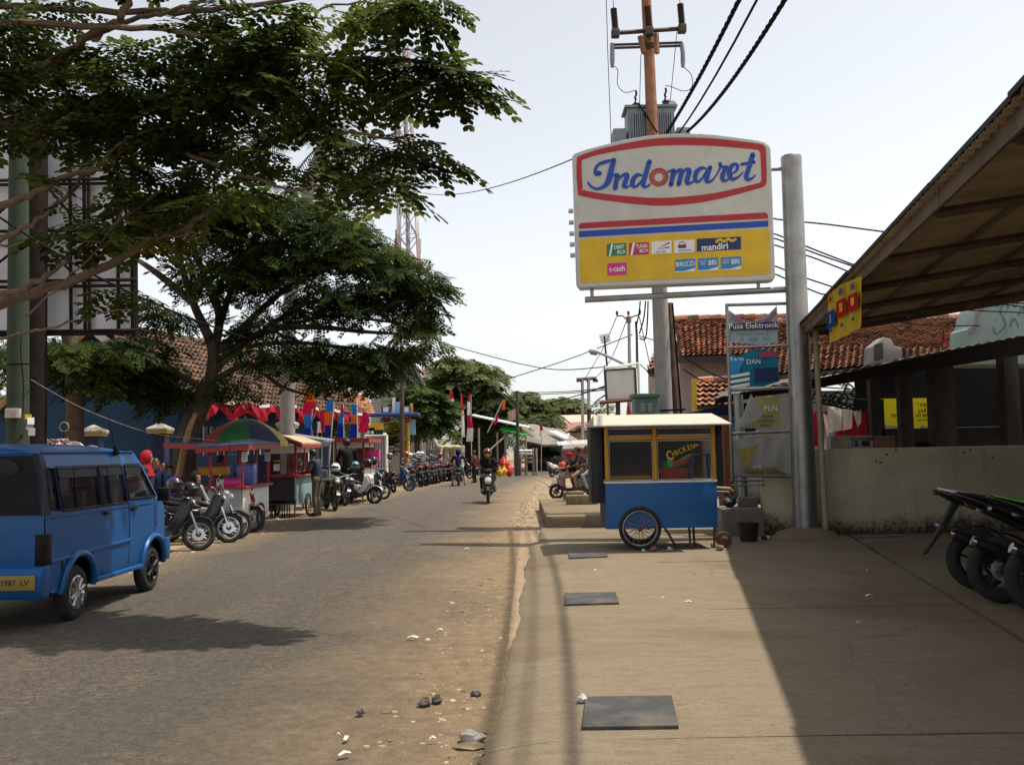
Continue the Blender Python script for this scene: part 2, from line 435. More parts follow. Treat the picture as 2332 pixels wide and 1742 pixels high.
# loose stones along the shoulder and bits of dry leaf: nobody could count them
M_stone=mat('stone',(.34,.26,.17),.95,var=.35,scale=3,rnd_=.3)
M_leafdry=mat('dry_leaf',(.16,.09,.045),.9,var=.4,rnd_=.5)
def scatter(name,mtl,n,reg,s0,s1,flat=.6,seed=1,k=6):
 r=random.Random(seed);mb=MB()
 for _ in range(n):
  x,y,z=reg(r);fl=flat*r.uniform(.3,.9);s=r.uniform(s0,s1)*(r.random()**2*1.5+.4)
  vs=[]
  for j in range(k):
   q=2*PI*j/k+r.uniform(-.3,.3);vs.append((x+s*math.cos(q)*r.uniform(.6,1.1),y+s*math.sin(q)*r.uniform(.6,1.1),z))
  vs+=[(x+(v[0]-x)*.6+r.uniform(-.2,.2)*s,y+(v[1]-y)*.6,z+s*fl)for v in vs]
  fs=[(j,(j+1)%k,k+(j+1)%k,k+j)for j in range(k)]+[tuple(range(k,2*k))]
  mb.add(vs,fs)
 o=mb.build(name,mtl,fixn=False);o['kind']='stuff';return o
def shoulder(r):
 y=4.2+36*r.random()**1.6;xr=np.interp(y,[b for a,b in RR],[a for a,b in RR])
 hi=kx(y)if y<18 else np.interp(y,[18,26,40],[.5,1.6,3.5])
 x=xr+(hi-xr)*(r.random()*1.25-.25)
 return x,y,.0
scatter('gravel',M_stone,2200,shoulder,.005,.018,seed=2)
scatter('gravel',M_stone,1500,lambda r:(lambda y:(np.interp(y,[20,30,41],[-.2,.3,.9])+r.random()*np.interp(y,[20,30,41],[.6,1.6,1.4]),y,0))(19+22*r.random()),.01,.05,seed=5)
scatter('gravel',M_stone,900,lambda r:(lambda y:(np.interp(y,[14,20,40],[-5.6,-5.3,-4.6])-r.random()**1.5*2.2+.3,y,0))(13+30*r.random()),.01,.035,seed=6)
scatter('leaf_litter',M_leafdry,500,lambda r:(r.uniform(-4.5,.0),4.3+12*r.random()**1.5,.035 if False else.01),.008,.02,.15,seed=9)
scatter('leaf_litter',M_leafdry,160,lambda r:(r.uniform(.6,5.5),r.uniform(4.4,15.5),ZP),.006,.018,.12,seed=10)
# things lying about
M_paper=mat('white_paper',(.55,.53,.5),.7,var=.06)
M_plate=mat('plate_metal',(.05,.05,.048),.6,metal=.2,var=.3,scale=7,bump=.25,bscale=50,dirt=.5,dirtc=(.25,.19,.12))
def lid(px,label):
 pts=[G(x,y,ZP)for x,y in px];c=sum(pts,Vector())/4
 t=thing('drain_cover',label,'drain cover',c,group='dark covers set on the pavement')
 mb=MB();mb.prism([(p.x,p.y)for p in pts],ZP-.01,ZP+.022,'z');mb.build('plate',M_plate,t,bevel=.006)
 return t
lid([(1325,1663),(1546,1660),(1530,1590),(1334,1593)],'large dark drain cover at the front of the pavement, nearest of three')
lid([(1286,1380),(1410,1376),(1402,1352),(1287,1354)],'middle-sized looking dark drain cover between the other two covers')
lid([(1296,1273),(1384,1269),(1380,1261),(1294,1263)],'dark drain cover lying beside the blue cart wheel, farthest of three')
def crumple(name,label,cat,px,py,s,mtl,z=None,flat=.35,seed=1,group=None,rz=0,asp=1.0):
 r=random.Random(seed);p=G(px,py,.03 if z is None else z)
 mb=MB();mb.ball((0,0,s*flat),(s,s*asp,s*flat),9,6)
 mb.v=[(a*r.uniform(.7,1.15),b*r.uniform(.7,1.15),max(0,c*r.uniform(.6,1.2)))for a,b,c in mb.v]
 o=mb.build(name,mtl,world=False);o.location=(p.x,p.y,p.z);o.rotation_euler=(0,0,rz)
 return tag(o,label,cat,group)
M_bag=mat('plastic_bag',(.26,.245,.22),.4,var=.2,scale=20)
M_rock=mat('dark_rock',(.06,.055,.05),.8,var=.3,bump=.3)
M_brown=mat('brown_stone',(.20,.145,.09),.9,var=.35,scale=6,bump=.4,bscale=25)
crumple('plastic_bag','crumpled whitish plastic bag on the dirt beside the kerb','litter',1075,1692,.075,M_bag,0,.5,3)
crumple('bark_piece','dark piece of bark under the crumpled bag by the kerb','litter',1070,1706,.11,M_brown,0,.16,4,asp=.35)
crumple('stone','dark stone on the dirt, left of a pair of stones','stone',966,1610,.042,M_rock,0,.6,5)
crumple('stone','dark stone on the dirt, right of a pair of stones','stone',995,1603,.04,M_rock,0,.7,6)
crumple('stone','small dark stone lying alone left of the pair of stones','stone',821,1627,.028,M_rock,.02,.6,7)
crumple('stone','brownish stone at the edge of the dirt above the pair of stones','stone',1085,1586,.04,M_rock,0,.5,8)
crumple('paper_scrap','small tissue scrap at the corner of the nearest drain cover','litter',1326,1600,.035,M_paper,ZP,.7,9)
LL=['on the dirt, farthest but one from the kerb','on the dirt close to the kerb, below the middle cover','on the dirt, upper of a staggered pair','long like a straw, on the dirt edge','on the pavement between the two farther covers','on the pavement left of the shadow edge','thin, beside the shadow edge on the pavement','like a stick, lowest on the dirt','like a short stick standing up the picture, low on the dirt','left of the crumpled bag','on the shaded pavement, upper one','tiny, in the middle of the shaded pavement','wide and brownish, on the shaded pavement','tiny, beside the lowest sticks','farthest, where the sign shadow meets the dirt']
LIT='scraps of white litter scattered on the dirt and pavement'
for i,(x,y,l,a)in enumerate([(1002,1435,.05,0),(1140,1455,.04,.3),(1030,1375,.05,.2),(940,1452,.1,-.3),(1355,1299,.05,0),(1510,1362,.04,.2),(1568,1371,.07,0),(785,1718,.07,.6),(790,1682,.06,1.3),(985,1683,.04,.2),(1975,1300,.04,0),(1955,1418,.03,0),(1980,1357,.09,.1),(770,1674,.02,0),(1062,1250,.09,0)]):
 pv=x>1180
 p=G(x,y,ZP if pv else.03);mb=MB()
 mb.add([(-l/2,-l*.16,0),(0,-l*.2,.012),(l/2,-l*.12,.002),(l/2,l*.15,.006),(0,l*.18,.018),(-l/2,l*.14,.003)],[(0,1,4,5),(1,2,3,4)])
 o=mb.build('litter_scrap',M_paper,world=False);o.location=(p.x,p.y,p.z+.003);o.rotation_euler=(0,0,a)
 tag(o,'white scrap of litter '+LL[i],'litter',LIT)
M_can=mat('dark_can',(.02,.02,.022),.4,var=.2)
p=G(1745,1229,ZP)
t=thing('drink_can','small dark can with a white label lying by the sign pole','can',p,.2)
mb=MB();mb.tube([(-.07,0,.033),(.07,0,.033)],.033,12);mb.build('can_body',M_can,t,world=False,smooth=True)
mb=MB();mb.tube([(-.0,0,.0335),(.05,0,.0335)],.0345,12);mb.build('can_label',M_paper,t,world=False,smooth=True)
# right side: store sign, banner ladder, wall, canopy, kiosk, houses
M_galv=mat('galvanised_steel',(.30,.30,.29),.42,metal=.75,var=.2,scale=3,bump=.08,dirt=.4,dirtc=(.17,.125,.085))
M_signw=mat('sign_white',(.52,.51,.46),.5,var=.10,scale=3,dirt=.35,dirtc=(.42,.40,.35),dscale=1.2)  # grime on the face, also standing in for faint cable shadows
M_signrim=mat('sign_rim',(.52,.52,.50),.4,metal=.3,var=.1)
M_sr=mat('sign_red',(.40,.012,.02),.4,var=.06);M_sb=mat('sign_blue',(.005,.055,.36),.4,var=.06)
M_sy=mat('sign_yellow',(.66,.42,.008),.45,var=.12,scale=3,dirt=.2,dirtc=(.45,.32,.05))
def flat(name,col,rough=.5):return mat(name,col,rough,var=.07,scale=12)
M_white=flat('print_white',(.75,.75,.73));M_black=flat('print_black',(.02,.02,.022))
M_grn=flat('print_green',(.01,.20,.10));M_mag=flat('print_crimson',(.45,.02,.10));M_navy=flat('print_navy',(.008,.025,.11))
M_pink=flat('print_pink',(.62,.03,.22));M_lblue=flat('print_light_blue',(.02,.22,.50))
POLE=Vector((4.86,15.9,0))
n_s=Vector((-.16,-1,0)).normalized();x_s=Vector((0,0,1)).cross(-n_s).normalized()*1
x_s=Vector((-n_s.y,n_s.x,0))if False else Vector((1,-.16,0)).normalized()
p0s=Vector((4.67,15.9,0))
def sp(px,py,off=0.0):return onp(px,py,p0s+n_s*off,n_s)
def crop6(x,y):return(1270+x/3.934,280+y/3.934)
def s6(x,y,off=0.0):return sp(*crop6(x,y),off)
def spline(pts,k=6,closed=False):
 pts=[Vector(p)for p in pts];n=len(pts);out=[]
 for i in range(n if closed else n-1):
  g=(lambda j:pts[j%n])if closed else(lambda j:pts[min(max(j,0),n-1)])
  p0_,p1,p2,p3=g(i-1),g(i),g(i+1),g(i+2)
  for j in range(k):
   t=j/k
   out.append(.5*((2*p1)+(p2-p0_)*t+(2*p0_-5*p1+4*p2-p3)*t*t+(3*p1-p0_-3*p2+p3)*t**3))
 if not closed:out.append(pts[-1])
 return out
sign=thing('store_sign','big white and yellow Indomaret sign board with red and blue bands on a steel pole','sign',POLE)
mb=MB();mb.lathe([(.205,0),(.2,.5),(.185,3),(.172,6.4),(.176,6.52),(.16,6.55)],24,Matrix.Translation(POLE));mb.build('pole',M_galv,sign,smooth=True)
mb=MB();mb.lathe([(.55,0.05),(.46,.14),(.28,.2),(.2,.22)],18,Matrix.Translation(POLE+Vector((0,0,.02))));mb.build('footing',M_conc,sign,smooth=True)
out6=[(128,330),(128,305),(150,275),(260,235),(420,195),(600,150),(800,115),(1000,97),(1200,95),(1400,105),(1600,130),(1780,155),(1850,172),(1895,205),(1910,240),(1950,1380),(1935,1400),(1900,1412),(240,1478),(190,1482),(165,1455)]
def board(pts,off0,off1,name,mtl,par,bev=.0):
 f=[s6(x,y,off0)for x,y in pts];b_=[q+n_s*(off1-off0)for q in f];n=len(f)
 mb=MB();mb.add(f+b_,[tuple(range(n)),tuple(range(2*n-1,n-1,-1))]+[(i,(i+1)%n,n+(i+1)%n,n+i)for i in range(n)])
 return mb.build(name,mtl,par,bevel=bev)
board(out6,.0,-.30,'board',M_signrim,sign,.02)
cx6,cy6=1030,790
inn6=[(cx6+(x-cx6)*.982,cy6+(y-cy6)*.982)for x,y in out6]
board(inn6,.008,.001,'face_panel',M_signw,sign)
def ringband(outer,inner,mtl,name,off=.014):
 o=spline([s6(x,y,off)for x,y in outer],5,True);i=spline([s6(x,y,off)for x,y in inner],5,True);n=len(o)
 mb=MB();mb.add(o+i,[(k,(k+1)%n,n+(k+1)%n,n+k)for k in range(n)]);return mb.build(name,mtl,sign)
ringband([(170,345),(215,290),(420,225),(800,150),(1080,132),(1400,142),(1780,185),(1850,208),(1866,260),(1872,500),(1860,555),(1800,588),(1400,692),(1080,735),(850,740),(500,705),(215,655),(180,610)],[(215,365),(240,325),(440,270),(800,215),(1080,200),(1400,208),(1760,238),(1805,255),(1817,290),(1825,480),(1820,520),(1780,545),(1400,630),(1080,665),(850,672),(500,645),(240,605),(222,570)],M_sr,'oval_band')
def poly6(pts,mtl,name,off=.014,par=None):
 mb=MB();mb.add([s6(x,y,off)for x,y in pts],[tuple(range(len(pts)))]);return mb.build(name,mtl,par or sign)
poly6([(190,950),(190,915),(210,897),(1860,803),(1880,815),(1886,857)],M_sr,'red_stripe')
poly6([(190,1025),(190,970),(1887,876),(1888,930)],M_sb,'blue_stripe')
poly6([(192,1040),(1895,948),(1905,1320),(1898,1348),(1875,1358),(240,1432),(212,1425),(204,1400)],M_sy,'yellow_panel')
# script lettering, traced stroke by stroke
def stroke(pts,wd,par,mtl=M_sb,off=.02,k=7):
 c=spline([s6(x,y,off)for x,y in pts],k)
 ws=wd if isinstance(wd,(list,tuple))else[wd]*len(pts)
 n=len(c);wv=[float(np.interp(i/(n-1)*(len(pts)-1),range(len(pts)),ws))/3.934*16/FPX for i in range(n)]
 par.ribbon(c,wv,n_s)
 for e in(0,-1):
  r_=wv[e]/2;q=c[e];a=x_s;b_=n_s.cross(x_s)
  par.add([q+(a*math.cos(t*PI/5)+b_*math.sin(t*PI/5))*r_ for t in range(10)],[tuple(range(10))])
def glyph(strokes):
 mb=MB()
 for i,(p,w_)in enumerate(strokes):stroke(p,w_,mb,off=.02+i*.0006)
 mb.build('letter',M_sb,sign)
glyph([([(372,452),(345,455),(338,420),(365,375),(430,350),(515,328)],[50,42,28,30,36,14]),([(502,335),(478,430),(455,520),(420,565),(360,592),(305,575),(272,535)],[46,52,54,40,26,22,16])])
glyph([([(470,478),(520,465)],[12,30]),([(535,470),(515,585)],[44,44]),([(520,545),(570,480),(610,462),(622,480),(600,545),(598,572),(625,575),(665,548)],[10,24,36,44,46,40,20,10])])
glyph([([(755,470),(712,468),(675,510),(672,560),(700,572),(745,530),(770,485)],[16,34,46,40,24,22,14]),([(822,348),(795,440),(768,540),(772,568),(800,572),(832,545)],[44,44,44,34,22,12])])
glyph([([(985,440),(1030,425)],[14,30]),([(1040,430),(1015,555)],[42,42]),([(1025,505),(1075,430),(1105,425),(1108,450),(1085,550)],[10,24,36,44,42]),([(1095,500),(1140,425),(1172,418),(1178,445),(1158,520),(1175,545),(1225,520)],[10,24,36,44,44,30,10])])
glyph([([(1330,410),(1290,405),(1245,440),(1232,500),(1255,530),(1300,490),(1335,425)],[14,32,44,40,26,20,14]),([(1365,400),(1335,500),(1345,528),(1385,515),(1420,470)],[40,42,34,20,10])])
glyph([([(1420,475),(1460,395),(1455,365)],[10,20,30]),([(1452,385),(1490,398),(1515,392)],[20,30,24]),([(1510,395),(1478,470),(1482,512),(1510,518),(1560,480)],[30,44,36,20,10])])
glyph([([(1545,470),(1600,430),(1612,385),(1580,372),(1545,410),(1540,470),(1570,505),(1625,480),(1660,440)],[10,24,28,30,42,46,34,18,10])])
glyph([([(1748,285),(1715,400),(1690,480),(1705,508),(1740,498),(1770,470)],[44,42,42,34,20,12]),([(1650,372),(1760,352)],[26,30])])
def disc6(x,y,r,mtl,name,off,r2=0):
 c=s6(x,y,off);k=16/FPX/3.934;a=x_s;b_=n_s.cross(x_s);n=28
 mb=MB();o=[c+(a*math.cos(2*PI*i/n)+b_*math.sin(2*PI*i/n))*r*k for i in range(n)]
 if r2:
  q=[c+(a*math.cos(2*PI*i/n)+b_*math.sin(2*PI*i/n))*r2*k for i in range(n)]
  mb.add(o+q,[(i,(i+1)%n,n+(i+1)%n,n+i)for i in range(n)])
 else:mb.add(o,[tuple(range(n))])
 mb.build(name,mtl,sign)
mb=MB();k6=16/FPX/3.934;bs=n_s.cross(x_s)
for r1,r2 in((86,74),(70,60),(54,42)):
 c=s6(907,486,.022);n=28
 o=[c+(x_s*math.cos(2*PI*i/n)+bs*math.sin(2*PI*i/n))*r1*k6 for i in range(n)];q=[c+(x_s*math.cos(2*PI*i/n)+bs*math.sin(2*PI*i/n))*r2*k6 for i in range(n)]
 mb.add(o+q,[(i,(i+1)%n,n+(i+1)%n,n+i)for i in range(n)])
mb.build('letter',M_sr,sign)
def plate6(x0,y0,x1,y1,mtl,sl=-.055,off=.018):
 dy=(x1-x0)*sl
 mb=MB();mb.add([s6(x0,y1,off),s6(x1,y1+dy,off),s6(x1,y0+dy,off),s6(x0,y0,off)],[(0,1,2,3)])
 return mb.build('sticker',mtl,sign)
def t6(body,x,y,h,mtl,st,off=.002,**k):
 size=h*k6*1.38
 return text(body,size,mtl,st,frame(s6(x,y,.018+off),x_s+Vector((0,0,.04)),n_s),ext=.001,**k)
st=plate6(440,1085,615,1195,M_grn);t6('DEBIT',550,1113,36,M_white,st,bold=.02,shear=.15,sx=.72);t6('BCA',568,1158,34,M_white,st,bold=.02,shear=.1,sx=.85)
poly6([(458,1195),(480,1085),(497,1085),(475,1195)],M_white,'stripe',.0195,st)
st=plate6(640,1078,817,1187,M_mag);t6('TUNAI',750,1106,36,M_white,st,bold=.02,shear=.15,sx=.72);t6('BCA',770,1146,34,M_white,st,bold=.02,shear=.1,sx=.85)
poly6([(650,1187),(672,1076),(695,1075),(670,1187)],M_white,'stripe',.0195,st)
st=plate6(840,1063,1020,1177,M_white);poly6([(885,1132),(1000,1066),(1004,1080)],M_mag,'emblem',.0195,st);poly6([(890,1135),(1000,1107),(995,1120)],M_navy,'emblem',.0195,st)
t6('DEBIT CARD',925,1156,14,M_black,st,sx=.8)
st=plate6(1043,1055,1226,1167,M_white);poly6([(1080,1125),(1078,1095),(1150,1088),(1152,1120)],M_navy,'emblem',.0195,st);t6('FLAZZ',1115,1108,24,M_mag,st,bold=.02,sx=.8)
poly6([(1075,1150),(1195,1143),(1195,1134),(1075,1141)],M_lblue,'emblem',.0195,st)
mb=MB();mb.ribbon([s6(1092,1092,.021),s6(1095,1070,.021),s6(1115,1064,.021),s6(1135,1070,.021),s6(1140,1090,.021)],.012,n_s);mb.build('emblem',M_navy,st)
st=plate6(1247,1040,1642,1155,M_navy);t6('mandiri',1408,1112,62,M_white,st,bold=.02,sx=.92)
mb=MB();mb.ribbon(spline([s6(x,y,.021)for x,y in((1415,1070),(1455,1045),(1490,1062),(1530,1040),(1562,1058),(1600,1038))]),.045,n_s);mb.build('emblem',M_sy,st)
st=plate6(445,1258,618,1370,M_pink);t6('t-cash',532,1308,52,M_white,st,bold=.02,sx=.85)
for x0,x1,y0,y1,a in((1053,1232,1226,1340,'BRIZZI'),(1257,1438,1216,1330,'BRI'),(1463,1643,1206,1320,'BRI')):
 st=plate6(x0,y0,x1,y1,M_lblue)
 if a=='BRIZZI':t6(a,(x0+x1)/2,y0+40,44,M_white,st,bold=.01,sx=.95)
 else:
  t6(a,x0+130,y0+38,46,M_white,st,bold=.02,sx=.85);t6('KARTU\n'+('DEBIT' if x0<1400 else 'KREDIT'),x0+45,y0+36,17,M_white,st,sx=.8)
 poly6([(x0,y1),(x0,y1-8),(x0+80,y1-12),(x1,y1-42),(x1,y1-10)],M_white,'stripe',.0195,st)
 # supports
arm0,arm1=s6(245,1585,-.15),s6(2060,1492,-.15)
mb=MB();mb.tube([arm0,arm1],.055,14);mb.build('lower_arm',M_galv,sign,smooth=True)
for x,y in((307,1490),(1797,1420)):
 a=s6(x,y,-.15);mb=MB();mb.tube([a+Vector((0,0,.03)),a-Vector((0,0,.2))],.032,10);mb.build('strut',M_galv,sign,smooth=True)
mb=MB();mb.tube([s6(1890,418,-.15),s6(2040,412,-.15)],.035,10);mb.build('upper_arm',M_galv,sign,smooth=True)
for y in(790,893,993,1090,1187):
 c=s6(128+(y-790)*.04,y,-.12);mb=MB();mb.tube([c+x_s*.02,c-x_s*.06],.042,10);mb.build('lamp_cap',M_signrim,sign,smooth=True)
 # ---------------------------------------------------------------- ladder of banners beside the pole
YB=16.05
lad=thing('banner_ladder','steel ladder frame of torn banners fixed to the sign pole','banner frame',(3.9,YB,ZP))
def Pb(px,py,d=0):return P(px,py,YB+d)
for a,b_,r_ in(((1655,694),(1668,1092),.03),((1652,695),(1800,691),.028),((1658,792),(1800,787),.025),((1662,889),(1800,883),.025),((1668,988),(1805,982),.025),((1668,1083),(1812,1085),.025),((1662,1094),(1740,1094),.018),((1665,1105),(1742,1104),.015)):
 mb=MB();mb.tube([Pb(*a),Pb(*b_)],r_,8);mb.build('rail',M_galv,lad,smooth=True)
def sheet(outline,mtl,name,par,Y,disp=.06,res=14,seed=0,freq=7.0,shadefold=1.0):
 """a cloth sheet: photograph outline laid on the plane at Y, folded in depth"""
 pts=[P(x,y,Y)for x,y in outline];us=[(p.x,p.z)for p in pts]
 x0=min(u[0]for u in us);x1=max(u[0]for u in us);z0=min(u[1]for u in us);z1=max(u[1]for u in us)
 ins=[Vector((x0+(x1-x0)*(i+.5)/res,z0+(z1-z0)*(j+.5)/res))for i in range(res)for j in range(res)]
 vs=[Vector(u)for u in us]+ins;n=len(us)
 r=delaunay_2d_cdt(vs,[(i,(i+1)%n)for i in range(n)],[list(range(n))],1,1e-5)
 mb=MB()
 for v in r[0]:
  a=v.x*freq+seed;b_=v.y*freq*.6+seed*2
  mb.v.append((v.x,Y+disp*(math.sin(a+1.3*math.sin(b_))*.6+math.sin(2.3*a-b_)*.4),v.y))
 for f in r[2]:mb.f.append(list(f));mb.m.append(0)
 return mb.build(name,mtl,par,smooth=True,autos=180)
def tp(body,px,py,h,mtl,par,Y,**k):
 return text(body,h*Y/FPX*1.38,mtl,par,frame(P(px,py,Y),(1,0,.017),(0,-1,0)),ext=.001,**k)
C_tealw=cloth('banner_pale',(.30,.38,.40));C_teal=cloth('banner_teal',(.02,.16,.24));C_olive=cloth('banner_olive',(.34,.31,.12));C_grey=cloth('banner_grey',(.36,.36,.34));C_clear=cloth('banner_backing',(.42,.42,.41),.4)
C_gold=cloth('banner_gold',(.42,.33,.10))
b1=sheet([(1660,706),(1690,728),(1715,732),(1745,720),(1770,696),(1772,780),(1730,786),(1661,779)],C_tealw,'banner',None,YB+.02,.02,seed=1)
tag(b1,'pale torn electronics banner at the top of the ladder frame','banner')
mb=MB();mb.add([P(1664,739,YB-.03),P(1770,732,YB-.03),P(1770,750,YB-.03),P(1664,753,YB-.03)],[(0,1,2,3)]);mb.build('text_band',M_black,b1)
tp('Pusa Elektronik',1716,742,13,M_white,b1,YB-.05,sx=1.02);tp('Telkomsel  indosat  3',1714,760,6,M_black,b1,YB-.05);tp('XL    AXIS    XL',1716,773,7,M_navy,b1,YB-.05)
for i,(c,dy)in enumerate(((M_sr,0),(M_sb,5),(M_sr,10))):
 mb=MB();mb.ribbon(spline([P(1666,714+dy,YB-.03),P(1700,733+dy,YB-.03),P(1740,728+dy,YB-.03),P(1768,706+dy,YB-.03)]),.018,Vector((0,-1,0)));mb.build('stripe',c,b1)
b2=sheet([(1661,802),(1680,812),(1708,797),(1770,800),(1776,868),(1740,880),(1690,882),(1662,886)],C_teal,'banner',None,YB+.02,.02,seed=2)
tag(b2,'dark teal torn banner with a blue card picture on the ladder frame','banner')
tp('DAN',1716,824,11,M_white,b2,YB-.05);tp('Kartu',1678,817,10,M_white,b2,YB-.05)
mb=MB();mb.add([P(1717,840,YB-.03),P(1772,836,YB-.03),P(1773,868,YB-.03),P(1719,871,YB-.03)],[(0,1,2,3)]);mb.build('card_print',M_navy,b2)
mb=MB();mb.add([P(1661,817,YB-.03),P(1697,817,YB-.03),P(1680,852,YB-.03),P(1662,852,YB-.03)],[(0,1,2,3)]);mb.build('print_patch',M_lblue,b2)
for y in(855,867,879):
 mb=MB();mb.add([P(1663,y,YB-.035),P(1707,y-8,YB-.035),P(1707,y-1,YB-.035),P(1664,y+6,YB-.035)],[(0,1,2,3)]);mb.build('stripe',M_white,b2)
mb=MB();mb.add([P(1729,804,YB-.035),P(1769,800,YB-.035),P(1769,811,YB-.035),P(1730,814,YB-.035)],[(0,1,2,3)]);mb.build('stripe',M_mag,b2)
b3=sheet([(1720,903),(1776,898),(1778,968),(1740,975),(1692,976),(1700,940)],C_olive,'banner',None,YB+.05,.02,seed=3)
tag(b3,'olive banner lettered PLN behind a twisted clear sheet','banner')
tp('PLN',1755,930,13,M_white,b3,YB-.02);tp('listrik',1748,948,8,M_black,b3,YB-.02);tp('prabayar',1745,958,8,M_black,b3,YB-.02);tp('Nyata',1742,968,7,M_black,b3,YB-.02)
b3b=sheet([(1710,897),(1722,915),(1737,946),(1700,970),(1674,980),(1670,976),(1690,945)],C_clear,'plastic_sheet',None,YB-.12,.05,seed=4)
tag(b3b,'twisted translucent plastic sheet hanging in front of the olive banner','plastic sheet')
b4=sheet([(1668,992),(1700,998),(1732,992),(1770,998),(1800,990),(1801,1082),(1770,1070),(1722,1056),(1690,1082),(1672,1083)],C_grey,'banner',None,YB+.0,.045,seed=5,freq=9)
tag(b4,'grey folded back banner at the bottom of the ladder frame','banner')
mb=MB();mb.add([P(1678,1024,YB-.08),P(1706,1018,YB-.1),P(1729,1008,YB-.06),P(1714,1044,YB-.12),P(1699,1068,YB-.1)],[(0,1,4),(1,3,4),(1,2,3)]);mb.build('folded_flap',C_gold,b4)
mb=MB();mb.add([P(1680,1066,YB+.06),P(1800,1066,YB+.06),P(1800,1083,YB+.06),P(1680,1083,YB+.06)],[(0,1,2,3)]);mb.build('print_patch',C_olive,b4)
tp('setiap hari',1738,1075,12,M_black,b4,YB-.08)
# ---------------------------------------------------------------- low wall
M_wall=None
def stainwall(name,base,low,stain,z0=0,z1=1.6):
 m,n,b=nodes(name);tc=N(n,'ShaderNodeTexCoord').outputs['Object']
 f=noise_(n,tc,1.3,7,.65,.3);g=noise_(n,tc,14,4,.65)
 c=ramp(n,f,[(.3,low),(.65,base)]).outputs[0]
 st=N(n,'ShaderNodeMapping');st.inputs['Scale'].default_value=(3,3,.35);n.links.new(tc,st.inputs[0])
 s=noise_(n,st.outputs[0],2.4,6,.7)
 c=mix(n,ramp(n,s,[(.52,(0,)*3),(.75,(.55,)*3)]).outputs[0],c,stain)
 sep=N(n,'ShaderNodeSeparateXYZ');n.links.new(tc,sep.inputs[0])
 a=N(n,'ShaderNodeMath',operation='MULTIPLY_ADD');n.links.new(f,a.inputs[0]);a.inputs[1].default_value=-.75;n.links.new(sep.outputs[2],a.inputs[2])
 d=ramp(n,a.outputs[0],[(0.0,(.95,)*3),(.06,(0,)*3)])
 mr=N(n,'ShaderNodeMapRange');n.links.new(a.outputs[0],mr.inputs[0]);mr.inputs[1].default_value=-.32;mr.inputs[2].default_value=.12;mr.inputs[3].default_value=.95;mr.inputs[4].default_value=0
 k=N(n,'ShaderNodeMath',operation='MULTIPLY');n.links.new(mr.outputs[0],k.inputs[0]);n.links.new(g,k.inputs[1])
 k2=ramp(n,k.outputs[0],[(.12,(0,)*3),(.4,(.92,)*3)]).outputs[0]
 c=mix(n,k2,c,(.035,.03,.022))
 n.links.new(c,b.inputs['Base Color']);b.inputs['Roughness'].default_value=.92;b.inputs['Specular IOR Level'].default_value=.2
 bump_(n,b,mix(n,.5,g,f),.25,.02)
 return m
M_wall=stainwall('weathered_plaster',(.66,.59,.43),(.50,.44,.31),(.26,.21,.145))
wl=thing('low_wall','weathered low plaster wall behind the steel sign pole','wall',(6.5,16.45,0))
mb=MB();mb.span((4.28,16.38,0),(9.05,16.53,1.53));mb.build('wall_body',M_wall,wl,bevel=.02)
M_hole=mat('dark_chip',(.05,.04,.03),.9)
for x,y in((1995,1050),(2005,1053),(2020,1035),(2195,1030),(2210,1024),(2260,1040),(2040,1025)):
 p=P(x,y,16.376);mb=MB();mb.ball((p.x,p.y,p.z),(.022,.008,.018),7,5);mb.build('chip',M_hole,wl)
M_base=mat('concrete_base',(.20,.18,.145),.9,var=.25,bump=.3)
blk=thing('concrete_block','grey concrete base block at the left end of the low wall','block',(3.95,16.2,0))
mb=MB();mb.span((3.52,16.15,0),(4.24,16.9,.55));mb.build('block_body',M_base,blk,bevel=.03)
mb=MB();mb.span((3.9,16.35,.55),(4.2,16.65,.72));mb.build('plinth',M_base,blk,bevel=.02)
pp=thing('grey_pipe_post','short thick pale pipe post standing on the concrete base block','post',(3.98,16.5,.72))
mb=MB();mb.tube([(3.98,16.5,.72),(3.95,16.5,2.5)],.085,14);mb.build('post_body',M_galv,pp,smooth=True)
M_bucket=mat('black_bucket',(.012,.012,.013),.5)
bu=thing('bucket','black bucket standing in front of the concrete base block','bucket',tuple(G(1705,1232,ZP)))
mb=MB();mb.lathe([(.13,0),(.17,.27),(.185,.28),(.185,.3),(.165,.29),(.12,.04)],18,Matrix.Translation(bu.location),cap=False);mb.build('bucket_body',M_bucket,bu,smooth=True)
mb=MB();c=bu.location;mb.tube([c+Vector((.18*math.cos(t),.02,.29+.0+.1*math.sin(t)*-.6))for t in np.linspace(0,PI,9)],.006,6);mb.build('handle',M_galv,bu)
crumple('rag_bundle','dark bundled rag on top of the concrete base block','rag',1685,1170,.13,M_bucket,ZP,.8,21).location=(3.72,16.4,.55)
crumple('tarpaulin','folded dark blue tarpaulin on the ground behind the cart','tarpaulin',1655,1212,.28,mat('tarp_blue',(.02,.04,.09),.5,var=.3,scale=8),ZP,.5,22,asp=.6)
stk=thing('stick','thin pale stick lying at the foot of the low wall','stick',tuple(G(2000,1221,ZP)))
mb=MB();mb.tube([G(1945,1224,ZP+.02),G(2060,1219,ZP+.02)],.012,6);mb.build('stick_body',M_galv,stk)
